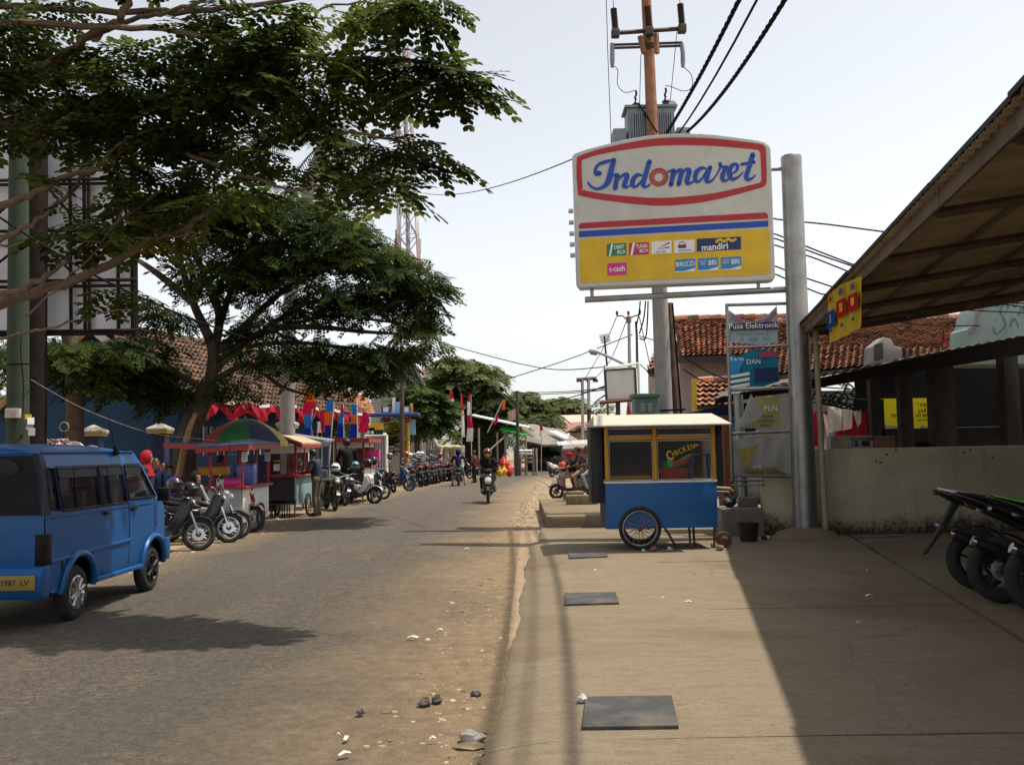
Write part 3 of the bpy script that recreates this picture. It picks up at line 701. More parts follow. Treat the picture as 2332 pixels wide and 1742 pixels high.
# ---------------------------------------------------------------- canopy over the forecourt (its eave throws the big shade)
M_canw=mat('canopy_board',(.11,.08,.055),.85,var=.4,scale=3,bump=.2,bscale=20,dirt=.5,dirtc=(.07,.05,.03))
M_cansheet=mat('canopy_sheet',(.42,.33,.215),.8,var=.25,scale=2,dirt=.4,dirtc=(.10,.075,.05),dscale=3)
M_canblack=mat('canopy_trim',(.015,.013,.012),.8)
can=thing('canopy','brown corrugated canopy roof over the shaded forecourt','canopy',(8,9,0))
ECL=lambda y:5.02+.184*(y-15.9)
ZE,SL=3.52,.15
def canz(x,y):return ZE+(x-ECL(y))*SL
mb=MB();Y0,Y1=-6.0,16.8;x_far=16.0
ny=290
for i in range(ny+1):
 y=Y0+(Y1-Y0)*i/ny
 z_=.028*(1 if i%2 else-1)
 x0=ECL(y)-.12
 mb.v+=[(x0,y,canz(x0,y)+z_+.1),(x_far,y,canz(x_far,y)+z_+.1)]
for i in range(ny):mb.f.append((2*i,2*i+1,2*i+3,2*i+2));mb.m.append(0)
mb.build('roof_sheet',M_cansheet,can)
for k,y in enumerate(np.arange(Y0+.4,Y1,1.9)):
 mb=MB();a=(ECL(y)+.02,y,canz(ECL(y),y)-.03);b_=(x_far,y,canz(x_far,y)-.03)
 mb.tube([a,b_],.045,4);mb.build('rafter',M_canw,can)
for d in(.9,1.9,3.0,4.2,5.5,7.0):
 mb=MB();mb.tube([(ECL(Y0)+d,Y0,canz(ECL(Y0)+d,Y0)+.045),(ECL(Y1)+d,Y1,canz(ECL(Y1)+d,Y1)+.045)],.035,4);mb.build('purlin',M_canw,can)
ys_=np.linspace(Y0,Y1+.06,13);jj=random.Random(4)
for i in range(12):
 y0,y1=ys_[i]+.004,ys_[i+1]-.004;o=jj.uniform(-.02,.02)
 mb=MB();mb.add([(ECL(y)+o+dx_,y,ZE+dz)for y in(y0,y1)for dx_,dz in((-.06,-.06),(-.03,-.06),(-.03,.1),(-.06,.1))],[(0,1,2,3),(7,6,5,4),(0,4,5,1),(1,5,6,2),(2,6,7,3),(3,7,4,0)])
 mb.build('eave_board',M_canw,can)
 mb=MB();mb.add([(ECL(y)+o+dx_,y,ZE+dz)for y in(y0-.01,y1+.01)for dx_,dz in((-.14,.09),(.05,.14),(.05,.17),(-.14,.13))],[(0,1,2,3),(7,6,5,4),(0,4,5,1),(1,5,6,2),(2,6,7,3),(3,7,4,0)])
 mb.build('flashing',M_canblack,can)
mb=MB();mb.add([(ECL(Y1),Y1,ZE-.02),(x_far,Y1,canz(x_far,Y1)-.02),(x_far,Y1,canz(x_far,Y1)+.1),(ECL(Y1),Y1,ZE+.1),(ECL(Y1),Y1+.03,ZE-.02),(x_far,Y1+.03,canz(x_far,Y1)-.02),(x_far,Y1+.03,canz(x_far,Y1)+.1),(ECL(Y1),Y1+.03,ZE+.1)],[(0,1,2,3),(7,6,5,4),(0,4,5,1),(1,5,6,2),(2,6,7,3),(3,7,4,0)]);mb.build('end_board',M_canw,can)
M_postc=mat('post_cream',(.36,.30,.20),.7,var=.2,dirt=.3,dirtc=(.2,.14,.09))
mb=MB();mb.tube([(5.16,15.8,0),(5.12,15.8,ZE)],.05,10);mb.build('post',M_postc,can,smooth=True)
mb=MB();mb.tube([(14.5,15.6,0),(14.5,15.6,5.0)],.06,8);mb.build('post',M_postc,can)
mb=MB();mb.tube([(14.5,2,0),(14.5,2,5.2)],.06,8);mb.build('post',M_postc,can)
tl=thing('tube_lamp','fluorescent tube lamp fixed under the canopy','lamp',(6.9,13.6,canz(6.9,13.6)-.1))
a,b_=P(2152,660,14.3),P(2200,632,13.4)
mb=MB();mb.tube([a,b_],.03,8);mb.build('tube',M_postc,tl,smooth=True)
mb=MB();mb.tube([b_,Vector((b_.x+1.5,b_.y-1.7,canz(b_.x+1.5,b_.y-1.7)-.02))],.02,6);mb.build('batten',M_canw,tl)
# the shop the canopy belongs to: its side wall closes the forecourt on the right
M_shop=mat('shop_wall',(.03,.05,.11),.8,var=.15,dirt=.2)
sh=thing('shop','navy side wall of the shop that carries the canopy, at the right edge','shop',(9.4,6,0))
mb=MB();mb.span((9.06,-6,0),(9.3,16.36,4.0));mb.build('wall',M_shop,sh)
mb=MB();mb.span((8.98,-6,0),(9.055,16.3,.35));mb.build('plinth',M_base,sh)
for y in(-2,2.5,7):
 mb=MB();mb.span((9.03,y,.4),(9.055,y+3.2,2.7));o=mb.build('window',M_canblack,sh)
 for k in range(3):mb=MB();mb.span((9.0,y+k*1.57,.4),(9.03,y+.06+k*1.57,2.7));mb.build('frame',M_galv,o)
 # yellow price posters hung under the eave
M_pr=mat('poster_red',(.32,.01,.012),.95,var=.1,spec=.02);M_pb=mat('poster_blue',(.006,.05,.28),.95,var=.1,spec=.02);M_py=mat('poster_ink',(.75,.55,.02),.95,spec=.02)
C_yel=cloth('poster_yellow',(.60,.42,.012),.3)
PQ=[((1885,668),(1907,655),(1910,770),(1890,785)),((1908,652),(1934,640),(1937,758),(1912,772)),((1935,640),(1962,628),(1964,742),(1938,758))]
LB=[('yellow promotion poster with a blue block hung under the canopy eave, left of three','Spesial','2.4'),('yellow promotion poster with a red block, middle of the three under the canopy eave','ANLENE','25.900'),('yellow promotion poster with a red block at the canopy eave, right of three','ANLENE','49.900')]
for i,(q,(lb,s1,s2))in enumerate(zip(PQ,LB)):
 pn=Vector((-1,.184,0)).normalized();o0=Vector((ECL(14.6)-.13,14.6,0))
 pw=[onp(x,y,o0,pn)for x,y in q]
 mb=MB();k=6
 for a in range(k+1):
  for b_ in range(k+1):
   u,v=a/k,b_/k;p=pw[0].lerp(pw[1],u).lerp(pw[3].lerp(pw[2],u),v);mb.v.append(p+pn*.02*math.sin(u*5+i)*v)
 for a in range(k):
  for b_ in range(k):mb.f.append((a*(k+1)+b_,(a+1)*(k+1)+b_,(a+1)*(k+1)+b_+1,a*(k+1)+b_+1));mb.m.append(0)
 po=mb.build('price_poster',C_yel,None,smooth=True);tag(po,lb,'poster')
 xd=(pw[1]+pw[2]-pw[0]-pw[3]).normalized();nn=pn
 W=(pw[1]-pw[0]).length;H=(pw[0]-pw[3]).length
 at=lambda u,v,o=.035:pw[0].lerp(pw[1],u).lerp(pw[3].lerp(pw[2],u),v)+nn*o
 mb=MB();v0,v1=((.30,.62)if i else(.40,.72));mb.add([at(.06,v0),at(.94,v0),at(.94,v1),at(.06,v1)],[(0,1,2,3)]);mb.build('print_block',M_pr if i else M_pb,po)
 text(s1,H*.18,M_pb if i else M_pr,po,frame(at(.5,.16),xd,nn),ext=.001,bold=.02,sx=.6)
 text(s2,H*.22,M_py,po,frame(at(.5,(v0+v1)/2,.04),xd,nn),ext=.001,bold=.02,sx=.55)
 text('promo',H*.15,M_pb,po,frame(at(.5,.78),xd,nn),ext=.001,sx=.7)
# tile roofs
def tilemat(name,c0,c1,c2):
 m,n,b=nodes(name)
 oi=N(n,'ShaderNodeObjectInfo').outputs['Random'];gi=N(n,'ShaderNodeNewGeometry').outputs['Random Per Island']
 a=N(n,'ShaderNodeMath',operation='ADD');n.links.new(oi,a.inputs[0]);n.links.new(gi,a.inputs[1])
 fr=N(n,'ShaderNodeMath',operation='FRACT');n.links.new(a.outputs[0],fr.inputs[0])
 ge=N(n,'ShaderNodeNewGeometry').outputs['Position']
 f=noise_(n,ge,.8,6,.65)
 s=N(n,'ShaderNodeMath',operation='MULTIPLY_ADD');n.links.new(fr.outputs[0],s.inputs[0]);s.inputs[1].default_value=.62;n.links.new(f,s.inputs[2])
 c=ramp(n,s.outputs[0],[(.42,c0),(.72,c1),(1.0,c2)]).outputs[0]
 g=noise_(n,ge,9,5,.7)
 c=mix(n,ramp(n,g,[(.5,(0,)*3),(.68,(.75,)*3)]).outputs[0],c,(.07,.05,.038))
 n.links.new(c,b.inputs['Base Color']);b.inputs['Roughness'].default_value=.9
 return m
M_tile=tilemat('roof_tile',(.07,.038,.027),(.28,.115,.06),(.56,.25,.13))
M_tiled=tilemat('roof_tile_old',(.07,.045,.033),(.22,.11,.065),(.44,.21,.12))
def tile_mesh(w,l,mtl):
 k=6;vs=[];fs=[]
 prof=[(j/k,.17*w*math.cos(2*PI*j/k))for j in range(k+1)]
 for(v,dz)in((-.12*l,.055),(-.12*l,.085),(l,.0)):
  for u,h in prof:vs.append(((u-.5)*w*1.06,v,h+dz))
 for r in range(2):
  for j in range(k):fs.append((r*(k+1)+j,r*(k+1)+j+1,(r+1)*(k+1)+j+1,(r+1)*(k+1)+j))
 me=bpy.data.meshes.new('tile');me.from_pydata(vs,[],fs);me.materials.append(mtl)
 me.polygons.foreach_set('use_smooth',[True]*len(fs));me.set_sharp_from_angle(angle=R(50));return me,np.array(vs),fs
def tile_roof(par,e0,e1,r1,r0,w=.24,l=.27,mtl=None,nparts=290,seed=1,slab=True,ridge=True):
 """tiles laid over the slope e0-e1 (eave) r1-r0 (ridge); the nearest ones are parts, the rest one joined part"""
 mtl=mtl or M_tile
 e0,e1,r1,r0=map(Vector,(e0,e1,r1,r0));r=random.Random(seed)
 nx=max(1,int(((e1-e0).length+(r1-r0).length)/2/w));ny=max(1,int(((r0-e0).length+(r1-e1).length)/2/l))
 nrm=(e1-e0).cross(r0-e0).normalized()
 if nrm.z<0:nrm=-nrm
 if slab:
  mb=MB();t=nrm*.05;a=[e0,e1,r1,r0]
  mb.add([p-nrm*.03 for p in a]+[p-nrm*.12 for p in a],[(0,1,2,3),(7,6,5,4),(0,4,5,1),(1,5,6,2),(2,6,7,3),(3,7,4,0)])
  mb.build('roof_deck',M_canw,par)
 cells=[]
 for i in range(nx):
  for j in range(ny):
   u=(i+.5)/nx;v=j/ny
   p=e0.lerp(e1,u).lerp(r0.lerp(r1,u),v)
   if p.y>1:cells.append(((p-CO).length,p,u,v))
 cells.sort(key=lambda c:c[0])
 me,va,fs=tile_mesh(w,l,mtl);I=wm(par).inverted();joined=MB()
 for q,(d,p,u,v)in enumerate(cells):
  X=(e1-e0).lerp(r1-r0,v);sxx=X.length/nx/w;X.normalize()
  Yv=((r0-e0).lerp(r1-e1,u)).normalized();Z=X.cross(Yv).normalized()
  if Z.z<0:X=-X;Z=X.cross(Yv).normalized()
  M3=Matrix((X*sxx,Yv,Z)).transposed();M=M3.to_4x4();M.translation=p+Z*r.uniform(-.008,.012)
  M=M@Euler((r.uniform(-.03,.03),r.uniform(-.03,.03),r.uniform(-.05,.05))).to_matrix().to_4x4()
  if q<nparts:
   o=link('tile',me,par);o.matrix_local=I@M
  else:joined.add([Vector(x)for x in va],fs,M)
 if joined.v:
  o=joined.build('tile_field',mtl,par,fixn=False,smooth=True);o['kind']='stuff'
 if ridge:
  k=max(2,int((r1-r0).length/.38));mb=MB()
  for i in range(k):
   a=r0.lerp(r1,i/k);b_=r0.lerp(r1,(i+1.08)/k);mb.tube([a+Vector((0,0,.02)),b_+Vector((0,0,.05))],.12,7)
  o=mb.build('ridge_tiles',mtl,par,smooth=True)
M_pinkw=stainwall('pink_plaster',(.46,.37,.33),(.36,.28,.24),(.20,.14,.11))
M_greyw=stainwall('grey_plaster',(.30,.29,.27),(.22,.21,.19),(.10,.09,.08))
M_eave=mat('eave_wood',(.07,.055,.045),.85,var=.3)
M_yellowp=mat('yellow_paint',(.62,.40,.02),.6,var=.15,dirt=.3)
hb=thing('tile_house','pinkish house with weathered orange tile roofs behind the banner frame','house',(8,31,0))
E0,E1=P(1548,812,29),P(1870,800,29);R1_,R0_=P(1900,722,32),P(1536,728,32)
tile_roof(hb,E0,E1,R1_,R0_,.18,.22,M_tile,290,3)
mb=MB();mb.span((E0.x+.1,29.6,0),(E1.x,34,E0.z+.0));mb.build('wall',M_pinkw,hb)
mb=MB();mb.span((E0.x-.05,29.02,E0.z-.2),(E1.x,29.1,E0.z-.02));mb.build('fascia',M_eave,hb)
h0,h1=P(1474,842,30.2),P(1497,790,31.0)
tile_roof(hb,h0,P(1560,838,30.2),P(1560,785,31.6),h1,.18,.22,M_tile,60,5)
mb=MB();mb.add([P(1474,848,30.3),P(1540,845,30.3),P(1540,870,30.4),P(1500,862,30.4),P(1478,856,30.4),P(1474,848,30.6),P(1540,845,30.6),P(1540,870,30.6),P(1500,862,30.6),P(1478,856,30.6)],[(0,1,2,3,4),(9,8,7,6,5),(0,5,6,1),(2,7,8,3),(3,8,9,4),(4,9,5,0),(1,6,7,2)]);mb.build('eave_soffit',M_eave,hb)
mb=MB();mb.span((P(1497,900,31).x,30.8,0),(E0.x+.1,33,P(1497,845,31).z));mb.build('wall',M_pinkw,hb)
hb2=thing('tile_house','long lower house with mossy orange tile roof behind the dark kiosk','house',(13,26,0))
E0,E1=P(1700,860,24),P(2330,800,24);R1_,R0_=P(2330,722,28),P(1840,733,28)
R0_=P(1720,738,28)
tile_roof(hb2,E0,E1,R1_,R0_,.18,.22,M_tiled,290,7)
mb=MB();mb.span((E0.x+.3,24.5,0),(E1.x,27,3.0));mb.build('wall',M_greyw,hb2)
pl=thing('wall_stub','mossy broken wall stub with a rusty opening rising from the tile roof','wall',(9.2,23.2,0))
mb=MB();mb.prism([(P(x,y,22.8).x,P(x,y,22.8).z)for x,y in((1982,830),(1985,790),(2012,768),(2030,772),(2038,788),(2052,790),(2056,812),(2040,820))],22.8,23.3,'y');mb.build('wall_body',M_greyw,pl,bevel=.03)
mb=MB();mb.prism([(P(x,y,22.76).x,P(x,y,22.76).z)for x,y in((1992,822),(1992,785),(2010,780),(2012,816))],22.76,22.79,'y');mb.build('opening',M_eave,pl)
sm=thing('lean_to','small orange tiled lean-to with a yellow post below the pinkish wall','lean-to',(5.6,27,0))
tile_roof(sm,P(1585,925,26),P(1720,920,26),P(1720,868,27),P(1588,870,27),.17,.21,M_tile,80,9,ridge=True)
mb=MB();mb.span((P(1578,900,26).x,26.0,0),(P(1587,900,26).x,26.15,P(1580,862,26).z));mb.build('post',M_yellowp,sm)
mb=MB();mb.span((P(1590,900,26).x,26.3,0),(P(1720,900,26).x,26.9,2.4));mb.build('wall',M_greyw,sm)
h3=thing('tile_house','far corner of an orange tiled roof seen past the concrete utility pole','house',(4.7,36,0))
tile_roof(h3,P(1490,905,36),P(1560,905,36),P(1560,878,37.4),P(1494,878,37.4),.26,.27,M_tile,40,11)
mb=MB();mb.span((P(1495,900,36).x,36.3,0),(P(1560,900,36).x,38,3.3));mb.build('wall',M_pinkw,h3)
# ---------------------------------------------------------------- dark kiosk behind the low wall
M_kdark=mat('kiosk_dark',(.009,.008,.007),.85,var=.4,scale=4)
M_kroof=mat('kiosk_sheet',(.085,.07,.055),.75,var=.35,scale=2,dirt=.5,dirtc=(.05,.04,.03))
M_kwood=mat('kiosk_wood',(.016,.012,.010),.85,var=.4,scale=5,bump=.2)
ki=thing('kiosk','dark open kiosk with corrugated roof and thick posts behind the low wall','kiosk',(8.5,19,0))
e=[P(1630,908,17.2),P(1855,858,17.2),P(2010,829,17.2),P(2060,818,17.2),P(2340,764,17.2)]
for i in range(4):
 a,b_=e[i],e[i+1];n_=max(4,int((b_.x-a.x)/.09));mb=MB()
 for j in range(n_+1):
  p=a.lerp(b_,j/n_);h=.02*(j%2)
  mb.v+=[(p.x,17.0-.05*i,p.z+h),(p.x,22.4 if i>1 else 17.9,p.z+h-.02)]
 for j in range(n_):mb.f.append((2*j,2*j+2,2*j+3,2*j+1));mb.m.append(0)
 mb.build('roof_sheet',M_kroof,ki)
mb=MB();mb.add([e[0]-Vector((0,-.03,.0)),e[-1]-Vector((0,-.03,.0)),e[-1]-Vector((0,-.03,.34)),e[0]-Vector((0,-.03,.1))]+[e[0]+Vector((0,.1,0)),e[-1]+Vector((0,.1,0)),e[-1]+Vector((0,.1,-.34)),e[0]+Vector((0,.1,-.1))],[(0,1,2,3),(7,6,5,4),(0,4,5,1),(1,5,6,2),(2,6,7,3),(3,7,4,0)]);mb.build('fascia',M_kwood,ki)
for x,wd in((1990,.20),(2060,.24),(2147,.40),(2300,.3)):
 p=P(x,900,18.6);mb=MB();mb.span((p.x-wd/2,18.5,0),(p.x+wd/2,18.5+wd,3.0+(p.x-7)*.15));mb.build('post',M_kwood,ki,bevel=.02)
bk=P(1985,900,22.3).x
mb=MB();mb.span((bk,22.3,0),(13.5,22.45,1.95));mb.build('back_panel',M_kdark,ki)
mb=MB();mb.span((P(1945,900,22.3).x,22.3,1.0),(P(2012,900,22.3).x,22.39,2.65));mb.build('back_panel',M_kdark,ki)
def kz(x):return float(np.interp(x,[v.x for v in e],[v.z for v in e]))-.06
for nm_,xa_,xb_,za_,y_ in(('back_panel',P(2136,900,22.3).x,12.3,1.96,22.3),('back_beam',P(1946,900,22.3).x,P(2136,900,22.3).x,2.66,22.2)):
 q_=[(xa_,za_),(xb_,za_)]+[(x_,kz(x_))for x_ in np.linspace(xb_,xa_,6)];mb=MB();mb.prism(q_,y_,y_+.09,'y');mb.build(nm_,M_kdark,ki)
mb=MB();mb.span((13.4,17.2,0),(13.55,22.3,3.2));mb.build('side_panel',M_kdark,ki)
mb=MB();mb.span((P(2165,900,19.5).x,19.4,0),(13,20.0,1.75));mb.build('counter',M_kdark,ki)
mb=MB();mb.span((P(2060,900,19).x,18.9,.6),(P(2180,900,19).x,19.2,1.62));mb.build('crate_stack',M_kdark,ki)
M_poster=None
m_,n_,b_=nodes('poster_backlit');c_=(.85,.72,.02,1);b_.inputs['Base Color'].default_value=c_;b_.inputs['Roughness'].default_value=.7
t_=n_.nodes.new('ShaderNodeBsdfTranslucent');t_.inputs[0].default_value=c_;x_=n_.nodes.new('ShaderNodeMixShader');x_.inputs[0].default_value=.65
n_.links.new(b_.outputs[0],x_.inputs[1]);n_.links.new(t_.outputs[0],x_.inputs[2]);n_.links.new(x_.outputs[0],n_.nodes['Material Output'].inputs[0]);M_posty=m_
def raggy(pts,Y,lab,txt,seed):
 mb=MB();q=[P(x,y,Y)for x,y in pts];mb.add(q,[tuple(range(len(q)))]);o=mb.build('poster',M_posty);tag(o,lab,'poster')
 for s,x,y,h in txt:
  M=frame(P(x,y,Y-.01),(-1,0,-.017),(0,1,0))
  text(s,h*Y/FPX*1.38,M_black,o,M,ext=.0008,bold=.02,sx=.8)
YK=22.9
raggy([(2004,900),(2076,900),(2074,968),(2050,971),(2020,969),(2008,960)],YK,'backlit yellow poster read from behind, between the two left kiosk posts',[('ESTAS',2052,925,8),('punya!',2042,945,9),('SMS',2046,958,5)],1)
raggy([(2076,900),(2142,898),(2138,966),(2112,972),(2100,968),(2090,981),(2080,975)],YK,'backlit yellow poster with reversed words, beside the wide kiosk post',[('TEKAN *',2108,922,9),('Buru',2100,935,9),('paket Ke',2104,945,9),('internetan',2100,956,5)],2)
raggy([(2280,968),(2298,966),(2300,935),(2304,975),(2282,973)],YK-.65,'thin torn strip of yellow poster at the right of the kiosk',[],3)
raggy([(2164,925),(2171,924),(2172,968),(2168,950),(2163,945)],YK-.65,'narrow yellow strip of poster right of the wide kiosk post',[],4)
# goods on and behind the wall
M_boxw=mat('carton_white',(.34,.29,.28),.8,var=.1);M_boxb=mat('carton_brown',(.20,.12,.07),.85,var=.15)
def carton(x0,x1,y0,y1,mtl,lab,s=None,c=None):
 Y=16.4;p0,p1=P(x0,y1,Y),P(x1,y0,Y);zb=1.53
 o=thing('carton',lab,'carton',((p0.x+p1.x)/2,Y+.12,zb))
 mb=MB();mb.span((p0.x,Y,zb),(p1.x,Y+.25,p1.z));mb.build('box_body',mtl,o,bevel=.006)
 mb=MB();mb.span((p0.x+.01,Y+.12-.02,p1.z),(p1.x-.01,Y+.12+.02,p1.z+.003));mb.build('tape',M_boxb,o)
 if s:text(s,.075,c,o,frame((p0.x+.14,Y-.004,p1.z-.06),(1,0,0),(0,-1,0)),ext=.001,bold=.01)
 return o
c1=carton(1893,1941,992,1021,M_boxw,'pale printer carton with red lettering at the left on the wall top','Canon',M_sr)
mb=MB();mb.lathe([(.11,0),(.11,.006)],20,Matrix.Translation((c1.location.x+.05,16.396,1.66))@Matrix.Rotation(R(90),4,'X'));mb.build('roll_print',M_postc,c1)
c2=carton(1944,1988,991,1020,M_boxw,'pale carton with black machine picture, middle one on the wall top','BLU PRINTER',M_black)
for a,b2_,c3,d3 in((.02,.03,.06,.05),(.02,.09,.06,.04),(.14,.03,.14,.10),(.24,.14,.10,.03)):
 p0=P(1944,1020,16.4);mb=MB();mb.span((p0.x+a,16.392,1.53+b2_),(p0.x+a+c3,16.397,1.53+b2_+d3));mb.build('print',M_black,c2)
c3_=carton(1991,2038,992,1019,M_boxb,'plain brown carton, right of the two pale ones on the wall top')
C_red=cloth('cloth_red',(.45,.02,.04));C_white=cloth('cloth_white',(.72,.70,.67));C_dkblue=cloth('cloth_navy',(.012,.015,.05));C_bag=cloth('bag_cream',(.78,.74,.64),.5)
o=sheet([(1845,938),(1882,936),(1884,1015),(1848,1016)],C_red,'red_cloth',None,18.8,.06,10,6,22);tag(o,'red cloth hanging behind the thin canopy post','cloth')
o=sheet([(1935,940),(1975,935),(1975,992),(1900,992),(1910,975)],C_red,'red_cloth',None,19.0,.06,10,8,22);tag(o,'red cloth hanging behind the cream shopping bags','cloth')
o=sheet([(1876,940),(1884,948),(1888,985),(1889,1022),(1878,1022),(1880,975)],C_white,'white_cloth',None,18.3,.04,8,7,20);tag(o,'long white strip of cloth hanging at the wall top','cloth')
for i,(pts,lb)in enumerate((([(1885,925),(1918,922),(1916,980),(1888,985)],'cream shopping bag hanging behind the cartons, left of two'),([(1919,923),(1941,924),(1941,975),(1918,981)],'cream shopping bag hanging behind the cartons, right of two'))):
 o=sheet(pts,C_bag,'shopping_bag',None,18.4+.1*i,.03,8,9+i,14);tag(o,lb,'bag')
o=sheet([(1942,938),(1962,932),(1960,962),(1952,974)],C_white,'white_cloth',None,18.3,.03,8,12,16);tag(o,'white pointed cloth hanging right of the cream bags','cloth')
gr=thing('iron_grille','black curled ironwork bundle above the hanging bags','grille',(5.9,17.0,2.2))
r9=random.Random(5)
for k in range(7):
 mb=MB();x0,y0=1862+12*k,r9.uniform(880,905)
 mb.tube(spline([P(x0-14,y0+20,17),P(x0-4,y0-6,16.95),P(x0+10,y0+4,16.9),P(x0+4,y0+18,16.95),P(x0+22,y0+26,17),P(x0+40,y0+20,17)],5),.016,6);mb.build('iron_curl',M_canblack,gr)
for k in range(5):
 mb=MB();mb.tube([P(1850,880+k*9,17.05),P(1962,888+k*12,17.05)],.012,6);mb.build('iron_rod',M_canblack,gr)
bn=sheet([(1545,945),(1640,925),(1720,915),(1720,990),(1650,1000),(1560,1006)],C_dkblue,'blue_banner',None,20.5,.06,12,14,3);tag(bn,'dark blue shop banner with pale letters behind the cart roof','banner')
M_lb2=flat('print_sky',(.10,.25,.60))
tp('ISI',1668,968,34,M_lb2,bn,20.4,bold=.03);tp('PULSA',1690,990,12,M_white,bn,20.38)
ti=thing('tin_sheet','loose brown tin sheet sticking out behind the ladder frame','tin sheet',tuple(P(1700,890,19)))
mb=MB();mb.add([P(1625,907,19),P(1668,880,20.5),P(1800,862,20.5),P(1800,885,19)]+[P(1625,907,19)-Vector((0,0,.04)),P(1668,880,20.5)-Vector((0,0,.04)),P(1800,862,20.5)-Vector((0,0,.04)),P(1800,885,19)-Vector((0,0,.04))],[(0,1,2,3),(7,6,5,4),(0,4,5,1),(1,5,6,2),(2,6,7,3),(3,7,4,0)]);mb.build('sheet',M_kroof,ti)
rs=thing('red_stall','red and brown stall side standing behind the cart handle','stall',(4.2,18.4,0))
mb=MB();mb.span((P(1648,1000,18.3).x,18.3,.3),(P(1668,1000,18.3).x,18.9,2.2));mb.build('stall_side',mat('rust_red',(.20,.06,.035),.8,var=.3),rs)
mb=MB();mb.tube([P(1650,1115,18.2),(P(1690,1180,18.2).x,18.2,ZP)],.05,6);mb.build('leg',M_kwood,rs)
mb=MB();mb.tube([P(1690,1100,18.2),(P(1695,1180,18.2).x,18.2,ZP)],.05,6);mb.build('leg',M_kwood,rs)
# pale green gable wall with scribbles, top right
M_teal=stainwall('pale_green_wall',(.36,.44,.40),(.27,.34,.31),(.12,.13,.10))
gw=thing('gable_wall','pale green stepped gable wall with blue scribbles at the right edge','wall',(10,20.5,0))
mb=MB();mb.prism([(P(x,y,20.5).x,P(x,y,20.5).z)for x,y in((2208,830),(2210,748),(2222,738),(2225,715),(2235,695),(2248,668),(2262,640),(2420,600),(2420,830))],20.5,21.5,'y');mb.build('wall_body',M_teal,gw,bevel=.04)
mb=MB();mb.prism([(P(x,y,20.45).x,P(x,y,20.45).z)for x,y in((2206,760),(2208,746),(2220,736),(2223,713),(2233,693),(2246,666),(2260,638),(2264,642),(2250,670),(2237,697),(2228,717),(2226,740),(2214,750),(2212,760))],20.4,20.5,'y');mb.build('coping',M_greyw,gw)
mb=MB();nn_=Vector((0,-1,0))
for pts in([(2268,700),(2285,690),(2278,710),(2290,740),(2270,760),(2262,745)],[(2295,705),(2300,680),(2312,700),(2318,675)],[(2318,720),(2330,700),(2335,730)],[(2300,745),(2310,725),(2320,745)]):
 mb.ribbon(spline([P(x,y,20.48)for x,y in pts]),.022,nn_)
mb.build('scribble',flat('scribble_blue',(.03,.14,.22)),gw)
fl=thing('small_flag','small red flag above the kiosk roof edge','flag',tuple(P(2148,790,21)))
mb=MB();mb.add([P(2142,785,21),P(2149,752,21),P(2153,780,21.05),P(2150,790,21)],[(0,1,2,3)]);mb.build('flag_cloth',C_red,fl)
mb=MB();mb.tube([P(2146,800,21),P(2149,750,21)],.012,6);mb.build('flag_staff',M_kwood,fl)
# utility poles, wires, cabinet, blank sign, street lamp
M_cpole=mat('pole_concrete',(.31,.30,.28),.85,var=.2,scale=2,bump=.15,dirt=.35,dirtc=(.16,.10,.06))
M_rust=mat('rusty_steel',(.30,.135,.07),.8,var=.35,scale=3,dirt=.5,dirtc=(.14,.07,.04))
M_dksteel=mat('dark_steel',(.07,.055,.05),.6,metal=.4,var=.3)
M_insul=mat('insulator',(.05,.035,.03),.3,var=.2);M_trafo=mat('transformer_grey',(.20,.23,.25),.5,metal=.3,var=.12)
M_wire=mat('wire_black',(.006,.006,.007),.8,spec=.1)
YP=19.5
up=thing('utility_pole','tall concrete pole with rusty top, insulator arms and grey transformer behind the store sign','utility pole',tuple(P(1523,1260,YP)[0:2])+(0,))
a=P(1519,1040,YP);a.z=0;top=P(1487,285,YP);tt=P(1465,-130,YP)
mid=a.lerp(top,.55)
mb=MB();mb.tube([a,mid,top-Vector((0,0,.9))],[.2,.165,.15],16);mb.build('shaft',M_cpole,up,smooth=True)
mb=MB();mb.tube([top-Vector((0,0,1.6)),P(1479,140,YP),tt],[.135,.115,.095],14);mb.build('steel_top',M_rust,up,smooth=True)
def Pu(x,y,d=0):return P(x,y,YP+d)
def c7(x,y,d=0):return P(1340+x/4.809,y/4.809,YP+d)
mb=MB();mb.tube([c7(345,362,-.15),c7(975,320,-.15)],.05,4);mb.build('cross_arm',M_dksteel,up)
for yy in(495,530):
 mb=MB();mb.tube([c7(260,yy,-.15),c7(1030,yy-25,-.15)],.03,4);mb.build('cross_arm',M_dksteel,up)
for p,q in((c7(565,400,-.2),c7(610,590,-.2)),(c7(740,370,-.2),c7(750,590,-.2))):
 mb=MB();mb.tube([p,q],.06,4);mb.build('clamp',M_rust,up)
for x0,y0,x1,y1 in((295,330,275,95),(665,310,645,70),(1025,280,1005,45)):
 p,q=c7(x0,y0,-.2),c7(x1,y1,-.2);pts=[];rs=[];k=22
 for i in range(k+1):pts.append(p.lerp(q,i/k));rs.append(.075 if i%2 else.048)
 mb=MB();mb.tube(pts,rs,12);mb.build('insulator',M_insul,up,smooth=True)
 mb=MB();mb.box(c7(x0,y0+40,-.2),(.17,.17,.17));mb.build('insulator_cap',M_dksteel,up,bevel=.02)
for x0,x1 in((260,262),(1020,1035)):
 mb=MB();mb.tube([c7(x0,480,-.2),c7(x1,590,-.2),c7(x1,680,-.2),c7(x1,740,-.2)],[.045,.05,.05,.035],10);mb.build('fuse_holder',M_trafo,up,smooth=True)
mb=MB();mb.tube(spline([c7(262,720,-.2),c7(320,770,-.2),c7(320,930,-.1),c7(400,1015,-.1),c7(515,990,.1)]),.008,5);mb.build('drop_lead',M_wire,up)
